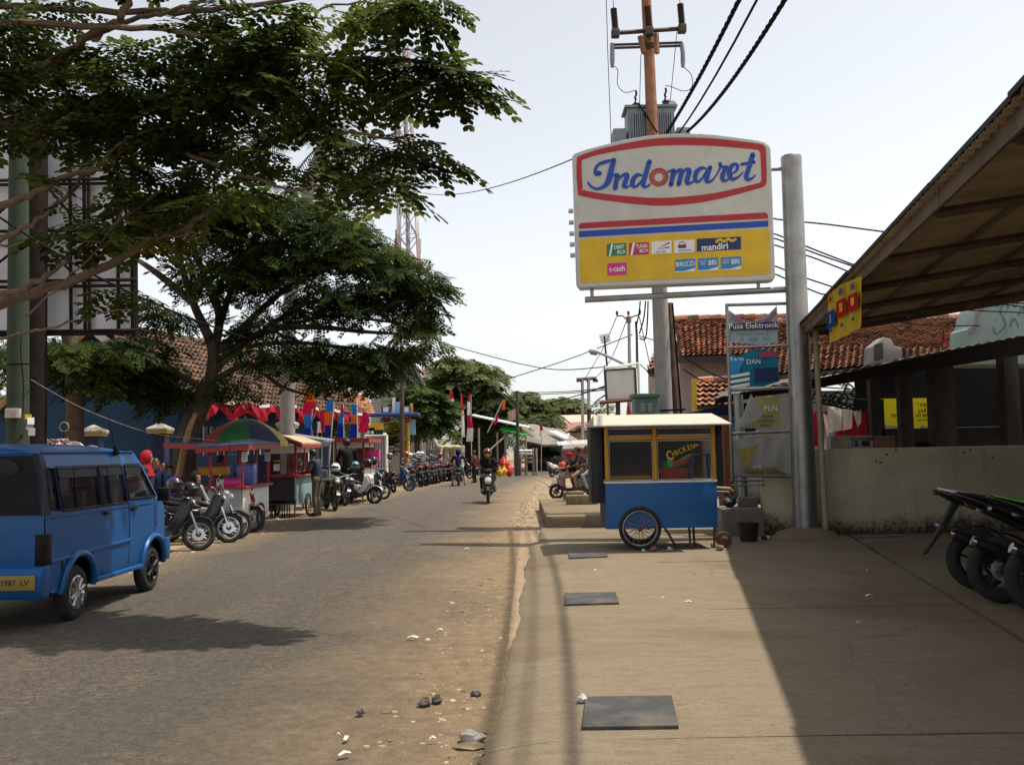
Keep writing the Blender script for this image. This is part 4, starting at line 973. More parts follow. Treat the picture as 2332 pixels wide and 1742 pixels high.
mb=MB();mb.tube(spline([c7(1040,735,-.2),c7(1130,830,-.2),c7(1130,960,-.1),c7(1040,1000,-.1),c7(900,950,0),c7(845,940,.1)]),.008,5);mb.build('drop_lead',M_wire,up)
x0,x1=c7(430,1230).x,c7(970,1230).x;zt,zb=c7(700,1200,.3).z,c7(700,1600,.3).z
tr=MB();tr.span((x0+.02,YP+.18,zb),(x1-.02,YP+.75,zt));tro=tr.build('transformer',M_trafo,up,bevel=.02)
mb=MB();mb.span((x0-.04,YP+.14,zt),(x1+.04,YP+.8,zt+.05));mb.build('transformer_lid',M_trafo,tro)
for i in range(19):
 x=x0+.12+(x1-x0-.24)*i/18
 if abs(x-(x0+x1)/2)<.12:continue
 mb=MB();mb.span((x-.012,YP+.02,zb),(x+.012,YP+.19,zt-.15));mb.build('fin',M_trafo,tro)
for s_ in(-1,1):
 xx=x0-.16 if s_<0 else x1+.16;mb=MB();mb.span((xx-.14,YP+.15,zb),(xx+.14,YP+.7,zt-.45));mb.build('radiator',M_trafo,tro,bevel=.02)
for x,y in((525,1160),(850,1130)):
 p=c7(x,y+50,.45);q=c7(x,y-60,.45);mb=MB();mb.tube([p,p.lerp(q,.25),p.lerp(q,.3),p.lerp(q,.5),p.lerp(q,.55),p.lerp(q,.7),q],[.1,.12,.05,.05,.1,.06,.03],12);mb.build('bushing',M_insul,tro,smooth=True)
 mb=MB();mb.tube(spline([q,c7(x-15,y-90,.4),c7(x,y-120,.3),c7(x-5,y-160,.2)]),.022,6);mb.build('bushing_lead',M_wire,tro)
mb=MB();mb.lathe([(.085,0),(.085,.03)],14,Matrix.Translation(c7(918,1150,.3))@Matrix.Rotation(R(90),4,'X'));mb.build('gauge',M_signrim,tro)
mb=MB();mb.tube([c7(555,1150,.1),c7(750,1450,-.3)],.02,6);mb.build('cable',M_wire,up)
mb=MB();mb.tube([Pu(1524,690),Pu(1542,960),(Pu(1546,1000).x,YP,0)],[.055,.08,.08],8);mb.build('cable_conduit',mat('old_conduit',(.13,.075,.05),.85,var=.4,dirt=.4),up,smooth=True)
mb=MB();mb.tube([Pu(1530,690),Pu(1552,960),(Pu(1556,1000).x,YP,0)],.03,6);mb.build('cable_conduit',M_wire,up)
mb=MB();mb.tube([Pu(1505,935,-.25),Pu(1560,932,-.25),Pu(1560,932,.2),Pu(1505,935,.2)],.02,6,closed=True,cap=False);mb.build('cable_tie',M_wire,up)
def wire(pts,r,name,lab,cat='wire',group='overhead wires',mtl=None):
 mb=MB();pts=[Vector(p)for p in pts];mb.tube(pts,r,5,cap=False);o=mb.build(name,mtl or M_wire,None,smooth=True);tag(o,lab,cat,group);return o
def cat_(p,q,sag,k=24):
 p,q=Vector(p),Vector(q);return[p.lerp(q,i/k)-Vector((0,0,4*sag*(i/k)*(1-i/k)))for i in range(k+1)]
def twisted(p,q,sag,r,name,lab,turns=26):
 c=cat_(p,q,sag,turns*8);mb=MB();n=len(c)
 for s in range(3):
  pts=[]
  for i,v in enumerate(c):
   t=(c[min(i+1,n-1)]-c[max(i-1,0)]).normalized();a=t.cross(Vector((0,0,1))).normalized();b_=t.cross(a);q_=2*PI*(i/8/1.0)+s*2*PI/3
   pts.append(v+(a*math.cos(q_)+b_*math.sin(q_))*r*.85)
  mb.tube(pts,r,5,cap=False)
 o=mb.build(name,M_wire,None,smooth=True);return tag(o,lab,'cable','thick twisted cables over the pavement')
pa=P(1540,262,YP-.1);pb=P(1568,290,YP-.1)
twisted(P(1500,330,YP),(1.31,-20,8.67),1.82,.018,'twisted_cable','thick black twisted cable rising from the transformer, left one of the two',60)
twisted(P(1565,300,YP),(1.0,-20,9.3),2.65,.018,'twisted_cable','thick black twisted cable rising behind the sign, right one of the two',60)
wire(cat_(P(1545,305,YP),(1.3,-20,9.2),1.95),.018,'overhead_cable','thin straight black cable running beside the left twisted cable','cable')
for x0,x1,lab in((1385,1380,'thin bare wire dropping far left of the utility pole top'),):
 wire([P(1392,325,17),P(1384,120,16.5),P(1379,-60,16)],.007,'overhead_wire',lab)
wire([c7(275,95,-.2),c7(262,-120,-.3)],.007,'overhead_wire','thin wire rising from the left top insulator')
wire([c7(1005,45,-.2),c7(985,-120,-.3)],.007,'overhead_wire','thin wire rising from the right top insulator')
wire([c7(575,600,-.15),c7(560,1150,.2)],.008,'overhead_wire','thin lead hanging just left of the rusty pole top')
wire([c7(970,350,-.15),c7(890,1170,.3)],.008,'overhead_wire','thin lead running down right of the rusty pole top to the transformer')
wire(cat_(P(1303,363,20),P(965,440,44),.35),.014,'overhead_wire','single wire running from the store sign to the tree on the left')
cab=thing('green_cabinet','green steel electrical cabinet with louvres above the cart roof','cabinet',tuple(P(1472,900,18.6)[0:2])+(.3,))
M_cab=mat('cabinet_green',(.075,.15,.125),.5,metal=.2,var=.15,dirt=.3,dirtc=(.05,.14,.06))
p0,p1=P(1447,945,18.6),P(1497,905,18.6)
mb=MB();mb.span((p0.x,18.6,.3),(p1.x,19.1,p1.z));cb=mb.build('cabinet_body',M_cab,cab,bevel=.01)
mb=MB();mb.span((p0.x-.05,18.55,p1.z),(p1.x+.05,19.15,p1.z+.08));mb.build('cabinet_roof',M_cab,cab,bevel=.01)
for cx in(1464,1481):
 for k in range(6):
  p=P(cx,920+k*3.2,18.59);mb=MB();mb.box(p,(.085,.02,.012),rx=.5);mb.build('louvre',M_signrim,cab)
M_rustk=mat('rust_brown',(.12,.045,.025),.85,var=.35)
bs_=thing('blank_sign','blank white rusty-edged sign box on a post above the cart','sign',tuple(P(1408,940,24)[0:2])+(0,))
M_blank=mat('blank_panel',(.80,.78,.70),.55,var=.08,dirt=.25,dirtc=(.38,.33,.25))
YS=24
q=[P(x,y,YS)for x,y in((1377,843),(1446,838),(1449,908),(1381,912))]
mb=MB();mb.add(q+[v+Vector((.12,.35,0))for v in q],[(0,1,2,3),(7,6,5,4),(0,4,5,1),(1,5,6,2),(2,6,7,3),(3,7,4,0)]);mb.build('panel',M_blank,bs_)
for i in range(4):
 a,b_=q[i],q[(i+1)%4];mb=MB();mb.tube([a+Vector((0,-.02,0)),b_+Vector((0,-.02,0))],.03,4);mb.build('rim',M_rust if i==2 else M_dksteel,bs_)
for a,b_ in(((1376,838),(1452,828)),((1453,828),(1455,910)),((1378,832),(1378,846))):
 mb=MB();mb.tube([P(*a,YS+.3),P(*b_,YS+.3)],.035,4);mb.build('frame_bar',M_signrim,bs_)
mb=MB();mb.tube([P(1365,917,YS-.1),P(1442,910,YS-.1)],.05,4);mb.build('ledge',M_rustk,bs_)
mb=MB();a=P(1407,915,YS);mb.tube([a,(a.x,YS,0)],.06,8);mb.build('post',M_rustk,bs_)
rf=thing('small_flag','small red flag leaning left of the green cabinet','flag',tuple(P(1432,945,22)))
mb=MB();mb.add([P(1427,945,22),P(1430,917,22),P(1440,945,22.1)],[(0,1,2)]);mb.build('flag_cloth',C_red,rf)
mb=MB();mb.tube([P(1427,950,22),P(1430,915,22)],.012,6);mb.build('flag_staff',M_kwood,rf)
# street lamp, far three-insulator pole, H-frame pole, aerial
M_far=mat('far_pole',(.34,.34,.34),.8,var=.1)
sl=thing('street_lamp','street lamp with long curved arm above the blank sign','street lamp',tuple(P(1455,1040,34)[0:2])+(0,))
b0=P(1453,1000,34);b0.z=0
mb=MB();mb.tube(spline([b0,P(1450,905,34),P(1440,840,34),P(1420,829,34),P(1385,812,34),P(1362,803,34)],5),.05,7);mb.build('lamp_post',M_far,sl,smooth=True)
mb=MB();mb.tube([P(1366,803,34),P(1352,799,34),P(1341,798,34)],[.05,.11,.08],10);mb.build('lamp_head',M_signrim,sl,smooth=True)
mb=MB();mb.tube([P(1360,806,34),P(1344,803,34)],.065,8);mb.build('lamp_lens',M_trafo,sl,smooth=True)
tp_=thing('far_pole','pale concrete pole with three insulators in a curved bracket','utility pole',tuple(P(1435,1040,42)[0:2])+(0,))
b0=P(1436,1000,42);b0.z=0
mb=MB();mb.tube([b0,P(1434,830,42),P(1432,725,42)],[.11,.085,.065],10);mb.build('shaft',M_far,tp_,smooth=True)
mb=MB();mb.tube(spline([P(1405,720,42),P(1418,720,42),P(1430,729,42),P(1440,722,42),P(1458,716,42)],5),.03,6);mb.build('bracket',M_dksteel,tp_)
mb=MB();mb.lathe([(.12,0),(.12,.28)],12,Matrix.Translation(P(1432,735,42)));mb.build('collar',M_rust,tp_)
for x,y in((1405,713),(1431,713),(1457,710)):
 mb=MB();p=P(x,y,42);mb.lathe([(.03,-.12),(.05,-.07),(.065,.03),(.04,.09)],8,Matrix.Translation(p));mb.build('insulator',M_insul,tp_)
tk=thing('far_pole','dark steel pole beside the three-insulator pole','utility pole',tuple(P(1452,1040,38)[0:2])+(0,))
b0=P(1453,1000,38);b0.z=0
mb=MB();mb.tube([b0,P(1450,760,38),P(1448,732,38)],[.065,.05,.045],8);mb.build('shaft',M_dksteel,tk,smooth=True)
for pts in([(1456,760),(1466,725),(1470,686)],[(1456,770),(1469,772),(1474,740),(1476,686)],[(1448,745),(1455,715),(1458,686)]):
 mb=MB();mb.tube(spline([P(x,y,37)for x,y in pts]),.03,5);mb.build('cable',M_wire,tk)
hp=thing('far_pole','pair of slim pale poles carrying one short cross arm, over the far houses','utility pole',tuple(P(1333,1040,70)[0:2])+(0,))
for x in(1326,1340):
 b0=P(x,1000,70);b0.z=0;mb=MB();mb.tube([b0,P(x,862,70)],.12,7);mb.build('shaft',M_far,hp,smooth=True)
mb=MB();mb.tube([P(1313,864,70),P(1358,861,70)],.12,4);mb.build('cross_arm',M_dksteel,hp)
for x in(1315,1322,1337,1352,1358):
 mb=MB();mb.tube([P(x,864,70),P(x+2,870,70)],.1,6);mb.build('insulator',M_dksteel,hp)
dp=thing('far_pole','slim dark pole standing left of the scooter riders','utility pole',tuple(P(1341,1060,48)[0:2])+(0,))
b0=P(1340,1000,48);b0.z=0;mb=MB();mb.tube([b0,P(1341,932,48)],.1,7);mb.build('shaft',M_dksteel,dp,smooth=True)
ae=thing('tv_aerial','thin television aerial on a mast above the blank sign','aerial',tuple(P(1381,900,40)[0:2])+(0,))
b0=P(1383,900,40);b0.z=0;mb=MB();mb.tube([b0,P(1382,830,40),P(1376,766,40)],.045,5);mb.build('mast',M_dksteel,ae)
for k in range(6):
 mb=MB();mb.tube([P(1364+k,764+k*3.4,40),P(1388+k*.5,760+k*3.4,40)],.022,4);mb.build('element',M_far,ae)
def WL(q):
 x,y=q[-2][0],q[-2][1];a='beyond the bend' if x<1260 else 'left of the blank sign' if x<1370 else 'around far poles' if x<1540 else 'over the lean-to' if x<1700 else 'right of the sign'
 s_='rising rightwards' if q[-1][1]<q[0][1]-6 else 'falling rightwards' if q[-1][1]>q[0][1]+6 else 'running level'
 return 'thin wire %s %s'%(a,s_)
W2='thin wires crossing the far sky'
far=[((1008,782,50),(1230,838,46),(1376,836,40)),((1150,865,50),(1290,820,46),(1440,762,42)),((1182,895,70),(1290,892,60),(1376,884,40)),((1190,900,70),(1300,895,60),(1376,888,40)),((1215,925,60),(1300,905,50),(1376,880,30)),((1404,722,42),(1370,800,55),(1330,865,70)),((1430,722,42),(1390,820,55),(1352,866,70)),((1456,722,42),(1480,830,42),(1500,900,30)),((1458,830,40),(1480,850,30),(1500,868,20)),((1455,765,38),(1480,772,36),(1497,778,31)),((1600,462,20),(1770,500,16.5),(1890,512,16),(2010,528,15.5)),((1600,497,20),(1770,535,17),(1870,575,16.4),(1940,602,16)),((1600,507,20),(1770,545,17),(1870,582,16.4),(1940,606,16)),((1600,522,20),(1770,560,17),(1860,590,16.6),(1930,618,16)),((1600,570,20),(1770,608,17),(1830,632,16.8),(1900,655,16.2)),((1600,588,20),(1770,626,17),(1820,650,16.8),(1870,670,16.4)),((1960,700,17),(2080,738,18),(2230,742,20)),((2060,690,17),(2180,705,18),(2330,712,20)),((2180,675,17),(2260,690,18),(2340,700,20)),((1230,1290,20),(1230,1290,20),(1230,1290,20)),((1341,935,48),(1356,915,40),(1378,900,24)),((1343,935,48),(1370,950,44),(1400,948,40)),((1560,815,20),(1620,850,20),(1700,880,18)),((1555,840,20),(1590,862,20),(1640,885,19))]
far=[q+((2750,q[-1][1]+40,23),)if q[0][0]==1600 else q for q in far if q[0]!=q[1]];LBL={}
for q in sorted(far,key=lambda q:q[-2][1]):LBL.setdefault(WL(q),[]).append(q)
TH=['topmost','second','third','fourth','fifth','sixth','seventh','eighth','ninth','tenth','eleventh','twelfth']
for lb,qs in LBL.items():
 for i,q in enumerate(qs):wire([P(*v)for v in q]if q[0][0]==1600 else spline([P(*v)for v in q],5),.0085+.0003*q[0][2],'overhead_wire',lb+(', %s from the top'%TH[i]if len(qs)>1 else ''),'wire',W2)
# left side: houses, fence pillars, gate, awnings
M_bluew=stainwall('blue_wall',(.022,.052,.10),(.018,.042,.08),(.014,.028,.05))
M_dkblue=mat('navy_paint',(.008,.014,.07),.6,var=.2,dirt=.15)
M_cap=mat('cap_concrete',(.42,.38,.30),.9,var=.25,dirt=.4,dirtc=(.16,.14,.1))
M_gutter=mat('gutter',(.40,.39,.36),.7,var=.15)
M_barge=mat('barge_board',(.26,.12,.05),.8,var=.3)
M_glassd=mat('dark_window',(.012,.014,.016),.15)
M_tilesh=tilemat('roof_tile_shaded',(.05,.032,.024),(.105,.06,.04),(.17,.09,.055))  # darker copy of the tile colours, with this roof's shade put into them
bh=thing('blue_house','long blue walled house with old tiled roof behind the stalls','house',(-11,30,0))
e0=Vector((-9.4,27.6,3.2));e1=Vector((-6.2,40.4,3.2));r0=Vector((-12.8,28.5,5.7));r1=Vector((-9.5,41.3,5.7))
tile_roof(bh,e0,e1,r1,r0,.25,.3,M_tilesh,280,21)
wn=(e1-e0).normalized();wp=Vector((-wn.y,wn.x,0))
w0=e0+wp*.55+wn*.5;w1=e1+wp*.55;l0=w0+wp*6.6
mb=MB();mb.prism([(v.x,v.y)for v in(w0,w1,w1+wp*.2,w0+wp*.2)],0,3.25,'z');mb.build('wall',M_bluew,bh)
ap=(w0+wp*3.3);up_=Vector((0,0,1))
g_=[Vector((w0.x,w0.y,0)),Vector((l0.x,l0.y,0)),Vector((l0.x,l0.y,3.0)),Vector((ap.x,ap.y,5.45)),Vector((w0.x,w0.y,3.0))]
mb=MB();mb.add(g_+[v+wn*.2 for v in g_],[(0,1,2,3,4),(9,8,7,6,5)]+[(i,(i+1)%5,5+(i+1)%5,5+i)for i in range(5)]);mb.build('gable_wall',M_bluew,bh)
for a,b_,m_ in((r0,e0,M_gutter),(r0,r0+(r0-e0)*1*Vector((1,1,0))if False else Vector((r0.x-3.5,r0.y+.9,3.15)),M_barge)):
 a=a+Vector((0,-.05,-.05));b_=b_+Vector((0,-.05,-.05));mb=MB()
 mb.add([a,b_,b_-Vector((0,0,.26)),a-Vector((0,0,.26)),a+Vector((0,.08,0)),b_+Vector((0,.08,0)),b_+Vector((0,.08,-.26)),a+Vector((0,.08,-.26))],[(0,1,2,3),(7,6,5,4),(0,4,5,1),(1,5,6,2),(2,6,7,3),(3,7,4,0)]);mb.build('barge_board',m_,bh)
mb=MB();f=Vector((r0.x-3.5,r0.y+.9,3.15));f2=f+(r1-r0);mb.add([r0,r1,f2,f,r0-up_*.1,r1-up_*.1,f2-up_*.1,f-up_*.1],[(0,1,2,3),(7,6,5,4),(0,4,5,1),(1,5,6,2),(2,6,7,3),(3,7,4,0)]);mb.build('roof_slope',M_tilesh,bh)
for t in(.12,.3,.5,.68,.86):
 c=w0.lerp(w1,t)-wp*.02;mb=MB();a=c-wn*.6;b_=c+wn*.6
 mb.add([Vector((v.x,v.y,z))for z in(1.1,2.5)for v in(a,b_,b_+wp*.03,a+wp*.03)],[(3,2,1,0),(4,5,6,7),(0,1,5,4),(1,2,6,5),(2,3,7,6),(3,0,4,7)]);wo_=mb.build('window',M_glassd,bh)
 for s in(-.6,-.2,.2,.6):
  mb=MB();v=c+wn*s-wp*.03;mb.tube([(v.x,v.y,1.1),(v.x,v.y,2.5)],.03,4);mb.build('mullion',M_gutter,wo_)
  # tiled house further along, and the grey gable with an orange roof
h2=thing('tile_house','tiled house half hidden behind the hanging banners and tree','house',(-6,48,0))
tile_roof(h2,P(690,938,42),P(850,942,52),P(835,905,54),P(690,880,44),.28,.32,M_tile,150,23)
mb=MB();mb.span((P(700,990,44).x-3,46.5,0),(P(845,990,53).x,53,3));mb.build('wall',M_greyw,h2)
h3_=thing('grey_house','grey gabled house with bright orange tiles above the school gate','house',(-7,62,0))
ga=[P(x,y,60)for x,y in((868,1030),(972,1030),(966,880),(930,822),(868,880))]
ga[0].z=ga[1].z=0
mb=MB();mb.add(ga+[v+Vector((-2,9,0))for v in ga],[(0,1,2,3,4),(9,8,7,6,5)]+[(i,(i+1)%5,5+(i+1)%5,5+i)for i in range(5)]);mb.build('wall',M_greyw,h3_)
tile_roof(h3_,P(836,845,58),P(922,842,59),P(930,812,62),P(852,818,62),.30,.32,M_tile,120,25)
for a,b_ in(((930,812),(966,880)),((930,812),(912,832))):
 mb=MB();mb.tube([P(*a,59.6),P(*b_,59.6)],.16,4);mb.build('barge_board',M_eave if a!=b_ and b_[0]>940 else M_white,h3_)
mb=MB();mb.add([P(x,y,59.3)for x,y in((926,815),(932,812),(948,830),(946,834),(930,827))],[(0,1,2,3,4)]);mb.build('gable_trim',M_white,h3_)
# low navy fence wall with capped pillars
fw=thing('fence_wall','low navy fence wall running behind the food stalls','wall',(-9,24.5,0))
FA=lambda t:Vector((-13.5+7.0*t,21.2+6.4*t,0))
a,b_=FA(-.15),FA(1.0)
mb=MB();mb.prism([(a.x,a.y),(b_.x,b_.y),(b_.x-.1,b_.y+.15),(a.x-.1,a.y+.15)],0,1.6,'z');mb.build('wall_body',M_dkblue,fw)
PL=[(75,988,'leftmost, beside the pale green pole'),(213,968,'standing left of the woman in the red headscarf'),(365,963,'standing behind the woman in the red headscarf'),(510,960,'hidden behind the umbrella'),(655,953,'standing right of the umbrella')]
pl0=None
for i,(px,py,d)in enumerate(PL):
 t_=i/4;p=P(px,py,22.4+i*1.2);loc=(p.x,p.y,0);H=p.z
 if i==3:continue
 o=thing('fence_pillar','navy fence pillar with a pale pointed cap, '+d,'pillar',loc,group='navy fence pillars with pale caps')
 mb=MB();mb.box((0,0,(H-.28)/2),(.36,.36,H-.28));mb.build('shaft',M_dkblue,o,world=False,bevel=.01)
 mb=MB();mb.box((0,0,H-.25),(.5,.5,.06));mb.build('band',M_yellowp,o,world=False)
 mb=MB();mb.add([(-.28,-.28,H-.22),(.28,-.28,H-.22),(.28,.28,H-.22),(-.28,.28,H-.22),(-.28,-.28,H-.14),(.28,-.28,H-.14),(.28,.28,H-.14),(-.28,.28,H-.14),(0,0,H+.02)],[(3,2,1,0),(0,1,5,4),(1,2,6,5),(2,3,7,6),(3,0,4,7),(4,5,8),(5,6,8),(6,7,8),(7,4,8)]);mb.build('cap',M_cap,o,world=False,bevel=.02)
 # school gate
M_gcol=mat('ochre_paint',(.50,.29,.02),.6,var=.15,dirt=.2);M_gred=mat('capital_red',(.30,.025,.02),.6);M_gblue=mat('gate_blue',(.03,.07,.22),.6,var=.15);M_gsky=mat('gate_sky',(.28,.48,.68),.6,var=.1)
YG=50
gt=thing('school_gate','painted gate with ochre columns, red capitals and a blue slab roof','gate',tuple(P(905,1040,YG)[0:2])+(0,))
for x in(880,927):
 p=P(x,1050,YG);q=P(x,962,YG);mb=MB();mb.tube([(p.x,YG,0),(q.x,YG,q.z)],.14,14);mb.build('column',M_gcol,gt,smooth=True)
 mb=MB();mb.lathe([(.15,q.z),(.16,q.z+.02),(.24,q.z+.22),(.24,q.z+.26)],14,Matrix.Translation((q.x,YG,0)));mb.build('capital',M_gred,gt,smooth=True)
pa,pb=P(838,946,YG),P(955,946,YG)
mb=MB();mb.span((pa.x,YG-.7,pa.z-.08),(pb.x,YG+.7,pa.z+.09));mb.build('slab_roof',M_gblue,gt,bevel=.06)
for x in(880,926):
 p=P(x,937,YG);mb=MB();mb.span((p.x-.22,YG-.25,p.z-.1),(p.x+.22,YG+.25,p.z+.28));lb=mb.build('lantern_box',M_dksteel,gt,bevel=.02)
 mb=MB();mb.span((p.x-.14,YG-.265,p.z-.04),(p.x+.14,YG-.25,p.z+.22));mb.build('lantern_pane',M_white,lb)
for i,(x0,x1,y0,y1,m_)in enumerate(((893,900,905,940,M_white),(900,913,915,940,M_gsky),(914,920,910,938,M_gblue),(934,940,918,945,M_yellowp),(932,946,955,990,M_gsky),(888,899,952,966,M_white),(866,874,952,966,M_gsky))):
 p,q=P(x0,y1,YG+.3),P(x1,y0,YG+.3);mb=MB();mb.span((p.x,YG+.3,p.z),(q.x,YG+.38,q.z));mb.build('crest_panel',m_,gt)
mb=MB();p,q=P(887,990,YG+.2),P(920,966,YG+.2);mb.span((p.x,YG+.2,p.z-.05),(q.x,YG+.3,q.z));mb.build('beam',M_gcol,gt)
for x0,x1,y0,y1,lab,cols in((842,872,963,990,'yellow and black board standing left of the gate columns',(M_yellowp,M_black)),(832,853,974,990,'dark box with a white label on the stripe fence top',(M_dksteel,M_white))):
 p,q=P(x0,y1,47.4),P(x1,y0,47.4);o=thing('board',lab,'board',((p.x+q.x)/2,47.4,p.z));zm=p.z+(q.z-p.z)*.42
 mb=MB();mb.span((p.x,47.4,zm),(q.x,47.5,q.z));mb.build('upper_panel',cols[0],o)
 mb=MB();mb.span((p.x,47.4,p.z),(q.x,47.5,zm));mb.build('lower_panel',cols[1]if cols[1]is M_black else M_dksteel,o)
 mb=MB();mb.span((p.x+.05,47.39,p.z+.05),(p.x+.2,47.4,p.z+.2));mb.build('label_patch',M_white,o)
 # grey striped fences
M_strip=mat('fence_grey',(.33,.33,.34),.7,var=.15,dirt=.2);M_fwhite=mat('fence_white',(.72,.71,.68),.7,var=.08,dirt=.15)
def stripe_fence(lab,pts,Y,n):
 x0,x1=pts[0][0],pts[-1][0];t0=[P(x,y,Y)for x,y in pts]
 o=thing('slat_fence',lab,'fence',((t0[0].x+t0[-1].x)/2,Y,0))
 for i in range(n):
  x=t0[0].x+(t0[-1].x-t0[0].x)*(i+.5)/n;z=float(np.interp(x,[v.x for v in t0],[v.z for v in t0]));wd=(t0[-1].x-t0[0].x)/n*.72
  mb=MB();mb.span((x-wd/2,Y+.02,.1),(x+wd/2,Y+.06,z-.05));mb.build('slat',M_strip,o)
 mb=MB();mb.span((t0[0].x,Y+.06,.05),(t0[-1].x,Y+.08,min(v.z for v in t0)-.1));mb.build('backing',M_dksteel,o)
 for i in range(len(t0)-1):
  mb=MB();mb.tube([t0[i],t0[i+1]],.09,4);mb.build('top_rail',M_fwhite,o)
 for v in(t0[0],t0[-1]):
  mb=MB();mb.tube([(v.x,Y,0),(v.x,Y,v.z)],.09,4);mb.build('fence_post',M_fwhite,o)
stripe_fence('grey vertical slat fence with white trim left of the gate',[(832,992),(880,990)],48.0,8)
stripe_fence('grey vertical slat fence with a stepped white top right of the gate',[(966,996),(982,997),(996,1018),(1004,1020)],55.0,7)
M_ycap=mat('cap_yellow',(.42,.38,.18),.7,var=.1);M_brwall=mat('brown_panel',(.28,.15,.07),.8,var=.2)
yw=thing('garden_wall','brown panelled wall with grey piers right of the slat fence','wall',tuple(P(1020,1050,57)[0:2])+(0,))
for i,x in enumerate((998,1017,1038)):
 p=P(x,1020,57+i);mb=MB();mb.span((p.x-.12,57+i,0),(p.x+.12,57.3+i,p.z));mb.build('pier',M_strip,yw)
 mb=MB();mb.ball((p.x,57.1+i,p.z+.05),(.36,.3,.14),12,7);mb.build('pier_cap',M_ycap,yw,smooth=True)
for i,(a,b_)in enumerate(((1001,1014),(1020,1034))):
 p,q=P(a,1060,57.2+i),P(b_,1022,57.2+i);mb=MB();mb.span((p.x,57.2+i,0),(q.x,57.3+i,q.z));mb.build('wall_panel',M_brwall,yw)
ow=thing('ornamental_wall','weathered grey ornamental wall with rounded caps behind the scooter rider','wall',tuple(P(1095,1060,66)[0:2])+(0,))
for i in range(6):
 x0=1058+i*13;p,q=P(x0,1060,66+i*.4),P(x0+12,1024,66+i*.4);z1=q.z
 mb=MB();mb.span((p.x,p.y,0),(q.x-.03,p.y+.2,z1-.1));mb.build('wall_panel',M_cap,ow)
 mb=MB();mb.ball(((p.x+q.x)/2,p.y+.1,z1-.05),((q.x-p.x)*.46,.2,.16),10,6);mb.build('wall_cap',M_cap,ow,smooth=True)
 for k in range(3):
  mb=MB();mb.span((p.x+.05,p.y-.02,z1-.32-.13*k),(q.x-.08,p.y-.003,z1-.26-.13*k));mb.build('wall_slit',M_dksteel,ow)
  # stall with white / green awning, wooden rack, far houses
M_awn=mat('awning_white',(.80,.80,.78),.6,var=.05);M_awg=cloth('awning_green',(.06,.62,.12),.5)
M_wood=mat('grey_wood',(.24,.20,.15),.9,var=.3);M_zinc=mat('zinc_roof',(.20,.17,.14),.7,var=.25,scale=1.5,dirt=.4,dirtc=(.11,.075,.05))
st=thing('roadside_stall','roadside wooden stall under a white and green awning by the bend','stall',tuple(P(1160,1060,62)[0:2])+(0,))
def slab(par,name,mtl,pts,t=.08):
 q=[Vector(p)for p in pts];n=len(q);mb=MB();mb.add(q+[v-Vector((0,0,t))for v in q],[tuple(range(n)),tuple(range(2*n-1,n-1,-1))]+[(i,(i+1)%n,n+(i+1)%n,n+i)for i in range(n)]);return mb.build(name,mtl,par)
slab(st,'awning',M_awn,[P(1075,945,62),P(1206,973,60),P(1204,970,64),P(1080,942,66)])
slab(st,'awning_green',M_awg,[P(1138,978,61),P(1205,992,59.5),P(1178,974,62),P(1145,972,62)],.03)
for x,y in((1090,975),(1132,985),(1150,985),(1180,985),(1197,985)):
 p=P(x,y,61);mb=MB();mb.tube([(p.x,61,0),p],.07,5);mb.build('post',M_wood,st)
mb=MB();mb.span((P(1060,1000,66).x,65.8,0),(P(1150,1000,66).x,66,P(1100,950,66).z));mb.build('back_wall',M_kwood,st)
mb=MB();mb.tube([P(1110,1030,60),P(1160,985,61)],.06,5);mb.build('brace',M_wood,st)
rk=thing('wooden_rack','weathered wooden plank rack beside the dark utility pole','rack',tuple(P(1195,1060,58)[0:2])+(0,))
for y in(1026,1033,1043,1052):
 mb=MB();mb.tube([P(1180,y,58),P(1212,y,58)],.07,4);mb.build('plank',M_fwhite if y<1040 else M_wood,rk)
for x in(1172,1184,1197,1214,1221):
 p=P(x,1020,58.1);mb=MB();mb.tube([(p.x,58.1,0),p],.07,4);mb.build('stake',M_wood,rk)
def simple_house(name,lab,loc,wallp,wm_,roofs,extra=()):
 o=thing(name,lab,'house',loc)
 for(x0,y0,x1,y1,Y,d,m_)in wallp:
  p,q=P(x0,y0,Y),P(x1,y1,Y);mb=MB();mb.span((p.x,Y,0),(q.x,Y+d,q.z));mb.build('wall',m_,o)
 for pts,m_ in roofs:slab(o,'roof',m_,[P(*p)for p in pts],.12)
 for(x0,y0,x1,y1,Y,m_,nm)in extra:
  p,q=P(x0,y0,Y),P(x1,y1,Y);mb=MB();mb.span((p.x,Y-.04,p.z),(q.x,Y,q.z));mb.build(nm,m_,o)
 return o
M_beige=mat('beige_roof',(.46,.38,.29),.8,var=.1);M_brick=mat('red_roof',(.28,.12,.09),.85,var=.25,scale=1)
gs=simple_house('shop_house','grey boarded shop with a wide zinc roof at the road bend',P(1255,1060,74),[(1198,1050,1300,1000,74,4,M_greyw)],None,[([(1196,965,76),(1330,1010,70),(1236,1012,68),(1172,998,72)][::1],M_zinc),([(1196,965,76),(1260,968,82),(1335,1012,74),(1330,1010,70)],M_zinc)],[(1206,1046,1222,1016,73.9,M_glassd,'window'),(1228,1046,1250,1018,73.9,M_glassd,'window'),(1254,1048,1286,1010,73.9,mat('shop_banner',(.25,.38,.42),.6),'shop_board')])
wt=thing('white_tarpaulin','bright white tarpaulin spread over the zinc roof','tarpaulin',tuple(P(1270,985,70)))
slab(wt,'sheet',M_awn,[P(1248,980,72.4),P(1270,982,72),P(1292,992,70.5),P(1284,997,69.6),P(1270,990,70.5)],.03)
mb=MB();mb.add([P(1284,997,69.4),P(1292,992,70.3),P(1297,985,70.5),P(1294,998,69.5)],[(0,1,2,3)]);mb.build('folded_corner',M_awn,wt)
